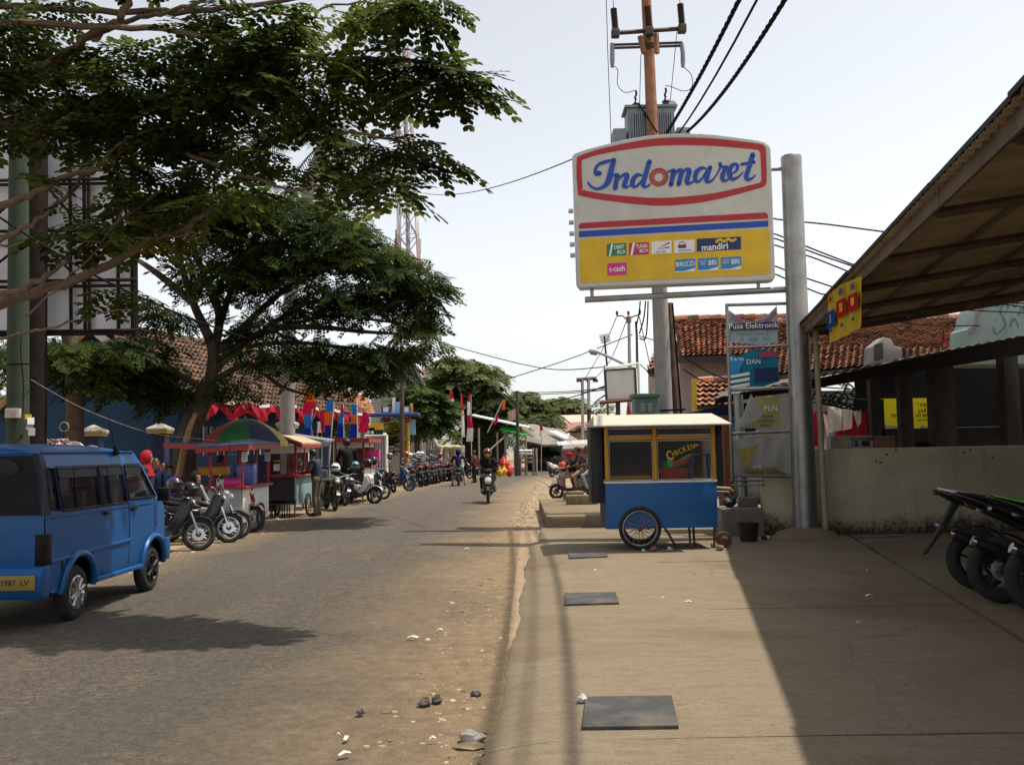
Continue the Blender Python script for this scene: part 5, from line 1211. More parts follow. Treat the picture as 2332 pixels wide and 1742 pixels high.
simple_house('far_house','far long house with a pale beige roof behind the bend',P(1310,1000,105),[(1262,1010,1400,962,105,8,M_pinkw)],None,[([(1258,963,103),(1400,958,103),(1400,942,110),(1260,946,110)],M_beige)])
simple_house('far_house','far house with red roof and small grey gable',P(1310,1010,92),[(1296,1040,1345,980,90,5,M_greyw)],None,[([(1262,984,90),(1355,980,90),(1350,960,96),(1268,963,96)],M_brick),([(1292,982,88),(1320,968,88),(1345,980,88),(1322,964,93)],M_zinc)])
simple_house('far_house','low far shed with a pale roof behind the scooter riders',P(1320,1030,66),[(1296,1045,1360,1012,66,4,M_greyw)],None,[([(1290,1016,65),(1362,1012,65),(1362,1000,70),(1296,1002,70)],M_cap)])
bd=simple_house('brick_shop','brown kiosk front with poster stickers behind the white scooter',P(1300,1060,60),[(1285,1060,1345,1020,60,3,M_brick)],None,[([(1280,1022,59),(1350,1018,59),(1350,1010,63),(1284,1012,63)],M_zinc)])
aw=thing('striped_awning','small blue striped awning in front of the zinc roofed shop','awning',tuple(P(1280,1000,68)))
for i in range(6):
 slab(aw,'awning_strip',M_gsky if i%2 else M_awn,[P(1268+i*4,1006-i*.4,67),P(1272+i*4,1006-i*.4,67),P(1276+i*4,1013,66),P(1272+i*4,1013,66)],.05)
ps=thing('election_poster','pale poster board fixed near the top of the dark utility pole','poster',tuple(P(1166,950,59)))
mb=MB();mb.add([P(x,y,59)for x,y in((1156,938),(1174,930),(1176,955),(1158,960))],[(0,1,2,3)]);mb.build('board_face',M_ycap,ps)
mb=MB();mb.add([P(x,y,58.95)for x,y in((1162,940),(1172,936),(1172,956),(1163,957))],[(0,1,2,3)]);mb.build('print_patch',flat('print_salmon',(.55,.35,.30)),ps)
for px,y0,y1,Y,lab,r_,m_ in((1178,890,1066,58,'dark wooden utility pole standing by the road bend',.13,M_dksteel),(915,790,1050,46,'rust stained dark pole in front of the gate',.13,M_rust)):
 b0=P(px+1,y1,Y);b0.z=0;t_=P(px,y0,Y)
 o=thing('utility_pole',lab,'utility pole',tuple(b0));mb=MB();mb.tube([b0,b0.lerp(t_,.5),t_],[r_,r_*.85,r_*.7],8);mb.build('shaft',m_ if px>1000 else mat('dark_rusty_pole',(.075,.045,.035),.8,var=.4,scale=2),o,smooth=True)
 # bunting under the eave of the blue house
bu_=thing('eave_bunting','red and white cloth bunting draped along the eave of the blue house','bunting',tuple(e0))
mb=MB();r8=random.Random(8)
K=60
for row in range(2):
 mb=MB()
 for i in range(K+1):
  p=e0.lerp(e1,-.02+1.0*i/K)-wp*.12
  dr=.12+.38*abs(math.sin(i*.42))if row==0 else 0
  a=p+Vector((0,0,.05-.10*abs(math.sin(i*.42))))-wp*.06*math.sin(i*1.9)
  if row==0:mb.v+=[a,a-Vector((0,0,dr))-wp*.1*math.sin(i*2.3)]
  else:mb.v+=[a+Vector((0,0,.1)),a-wp*.02]
 for i in range(K):
  if row==0 or(i//3)%3==0:mb.f.append((2*i,2*i+2,2*i+3,2*i+1));mb.m.append(0)
 mb.build('red_cloth' if row==0 else 'white_cloth',C_red if row==0 else C_white,bu_,fixn=False)
fgd=sheet([(486,920),(520,922),(545,940),(540,952),(520,950),(505,935)],C_red,'red_drape',None,26.6,.05,9,31,5);tag(fgd,'red cloth drape hanging loose at the near end of the eave','cloth')
# tall vertical banners on poles
C_or=cloth('flag_orange',(.75,.14,.015),.4);C_rd=cloth('flag_red',(.55,.015,.06),.4);C_sk=cloth('flag_sky',(.02,.20,.52),.4);C_bl=cloth('flag_blue',(.01,.035,.32),.4);C_wh=cloth('flag_white',(.78,.76,.74),.4)
def umbul(lab,cat,pts,Y,cols,pole=True,wave=.08,top=None):
 """pts: rows of (x_left, x_right, y) from the top down, one colour between each two rows"""
 p0=P((pts[0][0]+pts[0][1])/2,pts[0][2],Y);o=thing('vertical_banner',lab,cat,(p0.x,Y,0),group='vertical banners along the school front')
 mb=MB();base=len(mb.v)
 for c in range(len(pts)-1):
  mb=MB();n=5
  for j in range(n+1):
   v=j/n
   for u in(0,.33,.66,1):
    x=(pts[c][0]*(1-v)+pts[c+1][0]*v)*(1-u)+(pts[c][1]*(1-v)+pts[c+1][1]*v)*u;y=pts[c][2]*(1-v)+pts[c+1][2]*v
    q=P(x,y,Y);q.y+=wave*math.sin(u*4+(c+v)*2.5);mb.v.append(q)
  for j in range(n):
   for k in range(3):mb.f.append((j*4+k,j*4+k+1,j*4+k+5,j*4+k+4));mb.m.append(0)
  mb.build('flag_panel',cols[c%len(cols)],o,smooth=True,fixn=False,autos=180)
 if pole:
  mb=MB();q=P(pts[0][1]-1,pts[0][2],Y+.05);mb.tube([(P(pole,1000,Y).x,Y+.05,0),q],.03,5);mb.build('flag_staff',M_gutter,o)
 return o
umbul('tall banner, orange top then crimson, sky and blue, leftmost of the row','banner',[(692,716,888),(690,720,915),(691,716,945),(694,710,975),(691,706,1000)],33,[C_or,C_rd,C_sk,C_bl],693)
umbul('banner with a sky top, orange middle and blue foot, second from the orange one','banner',[(743,761,912),(741,757,938),(740,752,968),(740,749,998)],34,[C_sk,C_or,C_bl],742)
umbul('narrow red, sky and blue banner in the middle of the row','banner',[(776,782,922),(774,784,940),(770,783,965),(766,783,1003)],35,[C_rd,C_sk,C_bl],784)
umbul('sky, orange and blue banner, fourth from the orange topped one','banner',[(801,813,920),(800,811,945),(800,814,965),(796,813,998)],36,[C_sk,C_or,C_bl],815)
umbul('red banner with white tip hanging beside the yellow board','banner',[(826,836,938),(822,842,955),(816,836,985)],36.5,[C_rd,C_rd],None)
umbul('white and red flag draped low between the first banners','banner',[(722,730,960),(722,732,985)],34.5,[C_wh],None)
umbul('tall red banner hanging behind the sky and orange ones','banner',[(728,738,935),(730,740,985)],35,[C_red],None)
for i,(lab,x,y0,y1,cs)in enumerate((('small blue banner nearest the slat fence',958,965,990,[C_bl]),('small red and blue banner left of the tall red white flags',980,952,1000,[C_rd,C_sk,C_bl]),('small red and sky banner just left of the tall red white flags',1002,945,1000,[C_rd,C_sk]),('pink, sky and blue banner below the first tall red white flag',1024,938,1005,[C_rd,C_sk,C_bl]))):
 n=len(cs);umbul(lab,'banner',[(x-4+2*k,x+4,y0+(y1-y0)*k/n)for k in range(n+1)],58+i,cs,x+3)
umbul('tall white and red flag with pointed red top, left of three','flag',[(1026,1028,884),(1020,1034,908),(1022,1032,938)],60,[C_rd,C_wh],1027)
umbul('tall flag, red upper half and white lower half, middle of three','flag',[(1048,1052,896),(1050,1056,935),(1052,1059,995)],60.5,[C_rd,C_wh],1050)
umbul('tall twisted flag in white, red and white, right of three','flag',[(1068,1073,898),(1064,1070,915),(1064,1074,945),(1064,1078,975),(1062,1077,1005)],61,[C_rd,C_wh,C_rd,C_wh],1073)
umbul('tilted orange and blue flag leaning out of the tree by the stall','flag',[(1146,1152,910),(1142,1150,932)],56,[C_or],None)
umbul('small red and white flag on a staff before the zinc roofed shop','flag',[(1230,1234,965),(1229,1237,980),(1228,1232,994)],66,[C_red,C_wh],1231)
o=thing('leaning_staff','leaning staff with a dark red flag sticking out of the tree','flag',tuple(P(1115,980,56)))
mb=MB();mb.tube([P(1110,985,56),P(1146,912,56)],.04,5);mb.build('flag_staff',M_gutter,o)
mb=MB();mb.add([P(x,y,56)for x,y in((1124,970),(1128,952),(1137,942),(1133,962))],[(0,1,2,3)]);mb.build('flag_cloth',C_rd,o)
# billboard back, green pole, cell tower
M_bb=mat('billboard_back',(.52,.53,.56),.7,var=.12,scale=1.5,dirt=.35,dirtc=(.22,.22,.22),dscale=1.0);M_bbf=mat('billboard_steel',(.02,.014,.012),.85,var=.35,spec=.1)
YB2=17.2
bb=thing('billboard','back of a big grey billboard with rusty steel framing above the van','billboard',tuple(P(85,1000,YB2)[0:2])+(0,))
def Pq(x,y,d=0):return P(x,y,YB2+d)
xs_=[-260,-90,60,160,200,268,312];ys2=[232,408,535,645,760]
for i in range(len(xs_)-1):
 for j in range(4):
  a,b_=Pq(xs_[i]+1,ys2[j]+1,.2),Pq(xs_[i+1]-1,ys2[j+1]-1,.2)
  mb=MB();mb.span((a.x,YB2+.2,b_.z),(b_.x,YB2+.24,a.z));mb.build('sheet_panel',M_bb,bb)
for x in(160,192,202,268,300,309,-90,60):
 mb=MB();mb.tube([Pq(x-2,232,.1),Pq(x+2,760,.1)],.035,4);mb.build('upright',M_bbf,bb)
for y in(232,412,422,528,540,642,655,757,764):
 mb=MB();mb.tube([Pq(-260,y+3,.02),Pq(311,y-5,.02)],.032,4);mb.build('crossbar',M_bbf,bb)
for a,b_ in(((80,540),(190,645)),((262,540),(190,645)),((70,540),(-60,645)),((95,410),(200,535)),((290,410),(200,535)),((200,330),(262,410)),((60,430),(-40,520)),((110,300),(20,408))):
 mb=MB();mb.tube([Pq(*a,-.02),Pq(*b_,-.02)],.026,4);mb.build('diagonal',M_bbf,bb)
mb=MB();a=Pq(84,232,-.15);b_=Pq(84,1000,-.15);b_.z=0;mb.tube([b_,a],.19,14);mb.build('column',M_bbf,bb,smooth=True)
M_gpole=stainwall('mossy_pole',(.05,.066,.046),(.036,.048,.035),(.025,.03,.02))
gp_=thing('green_pole','thick mossy green concrete pole behind the van with a grey box','utility pole',tuple(P(44,1000,14.2)[0:2])+(0,))
a=P(45,1000,14.2);a.z=0;b_=P(44,20,14.2);mb=MB();mb.tube([a,a.lerp(b_,.3),a.lerp(b_,.7),b_],[.17,.158,.14,.12],18);mb.build('shaft',M_gpole,gp_,smooth=True)
p,q=P(15,952,13.98),P(43,930,13.98);mb=MB();mb.span((p.x,13.92,p.z),(q.x,14.06,q.z));bx=mb.build('junction_box',M_cap,gp_,bevel=.01)
mb=MB();p=P(35,951,13.9);q=P(43,931,13.9);mb.span((p.x,13.905,p.z),(q.x,13.92,q.z));mb.build('box_door',M_signw,bx)
for x,y0,y1,m_ in((54,943,955,M_gcol),(60,950,966,M_white),(57,966,978,M_strip),(62,974,992,M_strip)):
 p,q=P(x,y1,14.0),P(x+9,y0,14.0);mb=MB();k=[(p.x,14.03,p.z),(q.x,14.12,p.z),(q.x,14.12,q.z),(p.x,14.03,q.z)];mb.add(k,[(0,1,2,3)]);mb.build('torn_poster',m_,gp_)
mb=MB();mb.tube(spline([P(50,760,14.02),P(47,800,14.0),P(53,870,14.0),P(52,940,13.98)]),.008,5);mb.build('cable',M_wire,gp_)
mb=MB();mb.tube([P(16,830,14.0),P(70,829,14.0)],.012,5);mb.build('cable_tie',M_wire,gp_)
wire(spline([P(70,864,14.1),P(200,935,17),P(340,985,20),P(460,1000,21),P(560,1012,22)]),.006,'tie_rope','pale sagging rope from the green pole to the stall roof','rope',None,M_gutter)
wire(spline([P(-40,470,13.5),P(100,560,13.6),P(240,640,13.7),P(420,720,15),P(560,770,19)]),.018,'guy_cable','thick black cable crossing in front of the billboard','cable',None)
YT=130
tw=thing('cell_tower','tall red and white lattice phone mast behind the trees','tower',tuple(P(925,1030,YT)[0:2])+(0,))
M_tr=mat('tower_red',(.46,.32,.31),.7);M_tw=mat('tower_white',(.58,.58,.60),.7);M_tg=mat('tower_grey',(.26,.27,.29),.6)
nl=13;lv=[]
for i in range(nl+1):
 y=905+(110-905)*i/nl;xc=940+(918-940)*i/nl;hw=30+(12-30)*i/nl;lv.append((xc,y,hw))
def tw_pt(i,k):
 xc,y,hw=lv[i];c=P(xc,y,YT);h=hw*YT/FPX
 return c+Vector((h*(-1,1,1,-1)[k],h*(-1,-1,1,1)[k],0))
for i in range(nl):
 m_=M_tr if(i//2)%2==0 else M_tw;mb=MB()
 for k in range(4):
  mb.tube([tw_pt(i,k),tw_pt(i+1,k)],.16,4);k2=(k+1)%4
  mb.tube([tw_pt(i,k),tw_pt(i+1,k2)],.08,3);mb.tube([tw_pt(i,k2),tw_pt(i+1,k)],.08,3);mb.tube([tw_pt(i,k),tw_pt(i,k2)],.08,3)
 mb.build('lattice_section',m_,tw)
mb=MB()
for k in range(4):
 a=tw_pt(0,k);mb.tube([(a.x+(a.x-P(940,900,YT).x)*.5,a.y,0),a],.17,4)
mb.build('lattice_legs',M_tr,tw)
mb=MB();mb.tube([P(932,700,YT),P(920,110,YT)],.32,5);mb.build('cable_run',M_tg,tw)
for x,y in((904,540),(952,545),(956,560),(902,560),(902,310),(934,330),(900,290)):
 mb=MB();mb.tube([P(x,y-16,YT),P(x,y+16,YT)],.26,6);mb.build('antenna',M_tw if x>910 else M_tg,tw)
mb=MB();mb.tube([P(880,100,YT),P(905,102,YT)],.14,4);mb.tube([P(882,100,YT),P(882,125,YT)],.14,4);mb.build('side_arm',M_tg,tw)
for x,y0,y1 in((902,70,105),(906,40,100),(910,50,112),(917,60,112),(950,85,120)):
 mb=MB();mb.tube([P(x,y0,YT),P(x,y1,YT)],.12,4);mb.build('whip_antenna',M_tw,tw)
# trees
M_bark=mat('bark',(.15,.105,.07),.9,var=.35,scale=9,bump=.5,bscale=30,dirt=.3,dirtc=(.26,.2,.14))
M_barkd=mat('bark_dark',(.085,.06,.042),.9,var=.4,scale=6,bump=.6,bscale=22)
M_twig=mat('twig',(.12,.08,.055),.85,var=.3)
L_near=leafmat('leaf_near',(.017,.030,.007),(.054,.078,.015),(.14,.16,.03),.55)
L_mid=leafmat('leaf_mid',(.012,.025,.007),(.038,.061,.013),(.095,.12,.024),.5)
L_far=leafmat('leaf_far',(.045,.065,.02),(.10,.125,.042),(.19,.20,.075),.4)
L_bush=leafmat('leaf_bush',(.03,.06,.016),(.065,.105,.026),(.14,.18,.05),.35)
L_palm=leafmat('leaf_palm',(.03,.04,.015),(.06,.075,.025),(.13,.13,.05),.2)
rg=np.random.default_rng(11)
def leaflet(l,w,six):
 if six:return np.array([(0,0,0),(.3*l,.42*w,.02*l),(.72*l,.5*w,0),(l,.05*w,-.06*l),(.72*l,-.5*w,0),(.3*l,-.42*w,.02*l)]),[(0,1,2),(0,2,3),(0,3,4),(0,4,5)]
 return np.array([(0,0,0),(.55*l,.5*w,.02*l),(l,0,-.08*l),(.55*l,-.5*w,.02*l)]),[(0,1,2),(0,2,3)]
def rotz(a):c,s=math.cos(a),math.sin(a);return np.array([[c,-s,0],[s,c,0],[0,0,1]])
def roty(a):c,s=math.cos(a),math.sin(a);return np.array([[c,0,s],[0,1,0],[-s,0,c]])
def rotx(a):c,s=math.cos(a),math.sin(a);return np.array([[1,0,0],[0,c,-s],[0,s,c]])
def spray(seed,npin,npair,pinl,ll,lw,six,curl=.5):
 """one bipinnate leaf: pinnae fanned along a drooping stalk, ovate leaflets in pairs that grow towards the tip"""
 r=np.random.default_rng(seed);V=[];F=[];b=0
 lv,lf=leaflet(1,1,six)
 Ls=pinl*.9
 for p in range(npin):
  side=1 if p%2 else-1;t=(p//2+.6)/(npin/2);
  ang=side*(1.0-.45*t)+r.normal(0,.1);base=np.array([t*Ls,0,-.22*Ls*t*t])
  pl=pinl*(1-.25*abs(t-.5))*r.uniform(.85,1.1);droop=r.uniform(.25,.6)*curl
  for q in range(npair):
   s=(q+.8)/npair;pos=np.array([s*pl,0,-droop*pl*s*s]);g=.62+.5*s
   for sd in(1,-1):
    A=rotz(sd*(1.05-.5*s)+r.normal(0,.07))@rotx(r.normal(0,.14))
    m=(lv*np.array([ll*g,lw*g,ll*g]))@A.T@roty(.35*droop*s+.15).T+pos
    m=m@rotz(ang).T+base
    V.append(m);F+=[[b+i for i in f]for f in lf];b+=len(lv)
 return np.concatenate(V),np.array(F)
def place(name,mtl,par,sprays,inst,world=True):
 """inst: list of (position, yaw, pitch, roll, scale)"""
 Vs=[];Fs=[];b=0
 for(p,yaw,pit,rol,s)in inst:
  v,f=sprays[rg.integers(len(sprays))]
  A=rotz(yaw)@roty(pit)@rotx(rol)
  Vs.append((v*s)@A.T+np.array(p));Fs.append(f+b);b+=len(v)
 V=np.concatenate(Vs);F=np.concatenate(Fs)
 if par is not None:V=V-np.array(wm(par).translation)
 me=bpy.data.meshes.new(name);me.vertices.add(len(V));me.vertices.foreach_set('co',V.astype(np.float32).ravel())
 k=F.shape[1];me.loops.add(len(F)*k);me.loops.foreach_set('vertex_index',F.astype(np.int32).ravel())
 me.polygons.add(len(F));me.polygons.foreach_set('loop_start',np.arange(0,len(F)*k,k,dtype=np.int32))
 me.materials.append(mtl);me.update(calc_edges=True)
 o=link(name,me,par);return o
SP_near=[spray(i,6,5,.30,.082,.052,True)for i in range(5)]
SP_mid=[spray(20+i,8,6,.34,.085,.05,False)for i in range(4)]
SP_far=[spray(40+i,6,4,.5,.22,.14,False)for i in range(4)]
def blob(px,py,rx,ry,Y,dY,n,out=True,droop=.25):
 """sprays filling an ellipse of sky (photo outline) with real depth dY about Y"""
 L=[]
 for _ in range(n):
  a=rg.uniform(0,2*PI);q=math.sqrt(rg.uniform(0,1));y=Y+min(2,max(-1.4,rg.normal(0,1)))*dY
  p=P(px+rx*q*math.cos(a),py+ry*q*math.sin(a),y)
  yaw=rg.uniform(0,2*PI);L.append((p,yaw,rg.normal(droop,.17),rg.normal(0,.13),rg.uniform(.75,1.25)))
 return L
def along(pts,n,spread=.12,droop=.2,s=(.8,1.15),yaw0=None):
 """sprays set alternately along a branch path, pointing outwards"""
 c=spline(pts,8);L=[]
 for i in range(n):
  t=i/max(1,n-1)*(len(c)-1);k=min(int(t),len(c)-2);p=c[k].lerp(c[k+1],t-k);d=(c[k+1]-c[k]).normalized()
  yaw=math.atan2(d.y,d.x)+(1 if i%2 else-1)*rg.uniform(.25,1.1)
  L.append((p+Vector(rg.normal(0,spread,3)),yaw,rg.normal(droop,.2),rg.normal(0,.2),rg.uniform(*s)))
 L.append((c[-1],math.atan2(d.y,d.x),droop,0,s[1]));return L
 # ---- near shade tree reaching in from the left; its trunk stands outside the picture
nt_=thing('shade_tree','large shade tree whose leafy boughs reach over the road from the left','tree',(-7.6,9.6,0))
TB=Vector((-7.6,9.6,0));TF=Vector((-7.2,9.5,3.4))
mb=MB();mb.tube(spline([TB,TB+Vector((.05,0,1.2)),TF-Vector((0,0,.8)),TF],4),[.34,.32,.31,.30,.29,.28,.28,.28,.27,.27,.26,.26,.25][:13],14);mb.build('trunk',M_bark,nt_,smooth=True)
BR=[([(-300,120,9.2),(0,53,9.2),(218,64,9.1),(408,72,9.0),(600,112,8.9),(709,133,8.8),(818,137,8.7),(960,140,8.6),(1080,175,8.5)],.045,.008),([(-300,300,9.6),(0,180,9.5),(120,140,9.4),(205,85,9.3),(262,55,9.2),(285,25,9.1),(310,-40,9.0)],.06,.03),([(-300,60,10),(0,16,9.8),(230,26,9.6),(400,27,9.4),(520,20,9.2),(620,6,9.1),(800,-30,9)],.045,.02),([(205,88,9.3),(300,45,9.3),(380,30,9.2),(460,0,9.2),(520,-40,9.2)],.03,.015),([(-300,330,10),(0,285,9.8),(100,300,9.7),(210,312,9.6),(330,330,9.5),(450,350,9.4),(560,365,9.3)],.07,.012),([(300,130,9.2),(440,190,9.2),(600,264,9.0),(700,290,8.9),(780,300,8.8),(870,318,8.7),(960,345,8.6),(1040,372,8.5)],.03,.007),([(-200,760,10.4),(0,690,10.2),(100,662,10.0),(205,622,9.8),(300,572,9.6),(400,530,9.5),(460,490,9.4),(520,450,9.3)],.075,.02),([(-200,720,10),(0,672,9.9),(90,640,9.8),(150,595,9.7),(215,545,9.6),(300,480,9.5),(380,430,9.4)],.045,.012),([(-100,772,9.6),(40,765,9.5),(130,742,9.4),(230,712,9.3),(300,705,9.2)],.022,.006),([(-100,600,9.8),(0,545,9.6),(90,500,9.5),(160,440,9.4),(240,360,9.3),(300,310,9.2)],.04,.01),([(-100,520,9.5),(0,470,9.4),(80,440,9.3),(150,400,9.2),(230,385,9.1)],.055,.02),([(0,560,9.2),(130,548,9.2),(240,552,9.2),(300,540,9.2),(400,538,9.2),(470,525,9.3)],.014,.006),([(60,720,9.3),(150,640,9.2),(230,560,9.2),(280,470,9.2)],.012,.004),([(480,210,9),(620,240,9),(720,270,8.9),(760,330,8.8)],.014,.005),([(420,350,9.2),(560,400,9.1),(660,430,9.0),(760,425,8.9),(880,440,8.8)],.02,.006),([(600,15,9),(700,40,8.9),(760,10,8.9),(860,8,8.8),(980,-10,8.7)],.016,.006),([(560,90,9),(640,60,9),(700,40,8.9),(770,45,8.9)],.014,.005),]
TFS=[TF,Vector((-7.2,9.5,3.0))]
for pts,r0_,r1_ in BR:
 q=[P(*p)for p in pts]
 if pts[0][0]<0:q=[TF.lerp(q[0],.0)if q[0].z>2.6 else TF,]+q
 c=spline(q,5);n=len(c);mb=MB()
 wob=[Vector(rg.normal(0,.012,3))for _ in c]
 mb.tube([v+w_ for v,w_ in zip(c,wob)],[max(r1_,r0_*(1-i/n)+r1_*i/n)for i in range(n)],7);mb.build('branch',M_bark,nt_,smooth=True)
I_=[]
pth=lambda L:[P(*p)for p in L]
I_+=along(pth([(770,130,8.8),(860,130,8.7),(950,135,8.6),(1020,155,8.5),(1060,180,8.5)]),22,.07,.3)
I_+=blob(900,165,100,40,8.7,.25,16)+blob(860,120,50,22,8.7,.2,5)+blob(970,195,50,20,8.6,.15,6)
I_+=along(pth([(850,318,8.7),(920,335,8.6),(985,355,8.5)]),11,.06,.35)+blob(880,345,45,28,8.7,.2,7)+blob(945,360,30,18,8.6,.15,4)
I_+=blob(890,5,75,20,8.8,.3,13)+blob(980,-8,40,12,8.7,.2,6)+blob(930,22,24,12,8.7,.2,3)
I_+=blob(690,35,60,40,9.0,.4,14)+blob(630,85,70,40,9.0,.4,14)+blob(700,165,50,50,8.9,.3,14)
I_+=blob(560,130,90,70,9.2,.5,22)+blob(610,190,100,60,9.1,.5,21)+blob(480,220,140,80,9.5,.6,39)
I_+=blob(680,255,90,60,9.0,.5,13)+blob(620,330,110,60,9.3,.5,21)+blob(760,380,70,30,9.0,.4,10)+blob(870,395,50,26,8.9,.3,9)
I_+=blob(220,160,170,60,9.6,.6,49)+blob(50,120,100,70,9.6,.7,21)+blob(330,260,160,90,9.7,.6,49)+blob(120,215,90,40,9.8,.5,13)
I_+=blob(450,350,120,70,9.7,.5,30)+blob(430,90,80,30,9.3,.4,12)+blob(50,30,50,30,9.4,.4,10)+blob(160,12,50,12,9.5,.4,4)+blob(520,30,60,18,9.3,.4,8)
I_+=blob(20,250,40,30,9.4,.3,8)+blob(270,350,50,22,9.4,.3,8)+blob(255,490,26,26,9.3,.2,6)+blob(280,660,26,14,9.2,.15,4)+blob(168,470,12,10,9.2,.1,1)+blob(180,520,22,16,9.2,.1,2)
I_+=blob(400,470,90,40,9.6,.4,11)+blob(330,520,50,26,9.5,.3,8)+blob(520,430,70,30,9.5,.4,9)
I_+=blob(-160,160,130,220,9.6,.8,90)+blob(-100,-160,300,90,9.6,.8,60)+blob(300,-140,300,70,9.3,.7,50)+blob(335,430,50,40,9.8,.3,16)+blob(30,385,30,16,9.4,.2,2)
place('crown',L_near,nt_,SP_near,I_)
L_yel=leafmat('leaf_yellow',(.10,.07,.01),(.20,.13,.015),(.30,.22,.03),.4)
place('yellow_leaves',L_yel,nt_,[spray(70,2,4,.22,.07,.045,True)],[(P(x,y,9.2),rg.uniform(0,6),.3,0,1)for x,y in((380,510),(345,535),(300,255),(275,400),(95,235),(560,30),(700,60),(410,590),(520,300),(640,270),(240,330),(360,560),(860,330),(760,25))])
# ---- second tree behind the stalls
YM=21.5
t2=thing('shade_tree','spreading shade tree with leaning peeled trunk behind the food stalls','tree',tuple(P(415,1120,YM)[0:2])+(0,))
tb=P(412,1120,YM);tb.z=0
mb=MB();c=spline([tb,P(425,1010,YM),P(452,930,YM),P(480,870,YM)],6);mb.tube(c,list(np.linspace(.27,.22,len(c))),12);mb.build('trunk',M_barkd,t2,smooth=True)
mb=MB();c=spline([P(408,1085,YM-.24),P(420,1020,YM-.24),P(432,975,YM-.24),P(446,940,YM-.22)],5);mb.tube(c,list(np.linspace(.10,.05,len(c))),8);mb.build('peeled_bark',mat('peeled_wood',(.40,.25,.13),.85,var=.3,scale=8),t2,smooth=True)
B2=[([(478,880),(486,800),(462,740),(440,690),(412,600),(400,520)],.15,.05),([(484,810),(500,720),(470,640),(440,560),(425,480)],.12,.04),([(482,850),(540,790),(620,750),(720,745),(820,755),(900,760)],.12,.03),([(480,870),(560,830),(600,850),(640,880),(700,900)],.08,.03),([(500,800),(600,700),(680,640),(780,600),(880,580)],.09,.03),([(440,690),(380,640),(340,610),(310,590)],.1,.05),([(470,890),(400,850),(350,830),(290,800)],.08,.03),([(560,790),(660,780),(780,790),(870,800)],.06,.02),([(600,750),(700,690),(800,680),(920,660),(990,640)],.06,.02),([(486,790),(520,680),(560,600),(640,540),(720,510)],.09,.03),([(620,755),(740,720),(860,730),(960,745)],.05,.02)]
for pts,a,b_ in B2:
 yy=[YM+.0+rg.uniform(-.15,.15)*i for i in range(len(pts))];c=spline([P(x,y,z)for(x,y),z in zip(pts,yy)],5);n=len(c)
 mb=MB();mb.tube(c,list(np.linspace(a,b_,n)),7);mb.build('branch',M_barkd,t2,smooth=True)
for k in range(0):
 x0,y0=rg.uniform(470,760),rg.uniform(560,850);z=YM+rg.normal(0,1);mb=MB();mb.tube(spline([P(x0,y0,z),P(x0+rg.uniform(30,80),y0-rg.uniform(-10,50),z),P(x0+rg.uniform(90,180),y0-rg.uniform(-20,70),z)],4),list(np.linspace(.02,.006,9)),5);mb.build('twig',M_barkd,t2)
I2=[]
for b_ in[(720,540,130,60,130),(560,500,130,60,110),(640,600,120,50,95),(800,560,90,45,60),(880,590,70,38,60),(930,620,70,30,45),(985,640,30,18,9),(870,665,120,40,80),(760,680,110,50,70),(960,690,45,30,22),(950,730,55,28,34),(985,772,26,20,8),(900,790,60,40,44),(800,808,110,34,80),(700,800,90,40,56),(860,840,55,28,34),(760,845,90,28,50),(590,720,90,60,60),(520,620,80,60,50),(520,870,60,26,20),(600,800,70,28,22),(430,560,60,60,28),(380,730,50,34,20),(340,690,34,30,18),(320,800,80,40,70),(260,850,70,36,50),(360,855,70,36,60),(390,895,40,20,16),(300,865,60,20,30),(200,820,60,26,24),(430,470,120,50,70),(640,455,120,34,70),(520,465,120,40,70),(760,480,60,28,24),(540,560,90,50,50),(470,640,50,40,20)]:
 I2+=blob(*b_[:4],YM,.9,int(b_[4]*.8),droop=.35)
I2=[(p,a,b_,c,s*1.15)for p,a,b_,c,s in I2]
place('crown',L_mid,t2,SP_mid,I2)
# ---- bare looking trunk behind the van
t3=thing('tree','thick dark trunk standing before the blue wall behind the van','tree',tuple(P(172,1050,20)[0:2])+(0,))
tb=P(172,1050,20);tb.z=0;mb=MB();c=spline([tb,P(171,960,20),P(168,880,20),P(164,800,20),P(150,740,20)],5);mb.tube(c,list(np.linspace(.19,.15,len(c))),12);mb.build('trunk',M_barkd,t3,smooth=True)
for e_ in((215,860),(120,770),(230,790)):
 mb=MB();mb.tube(spline([P(170,890,20),P((170+e_[0])/2,(880+e_[1])/2,20),P(*e_,20)],4),list(np.linspace(.09,.04,9)),6);mb.build('branch',M_barkd,t3,smooth=True)
I3=[]
for b_ in((190,800,60,30,36),(120,790,60,24,30),(60,820,50,40,22),(210,850,34,26,18),(-40,820,60,60,30),(250,790,50,30,26),(20,780,60,20,20),(160,860,26,22,8)):I3+=blob(*b_[:4],20,.7,b_[4],droop=.4)
place('crown',L_mid,t3,SP_mid,I3)
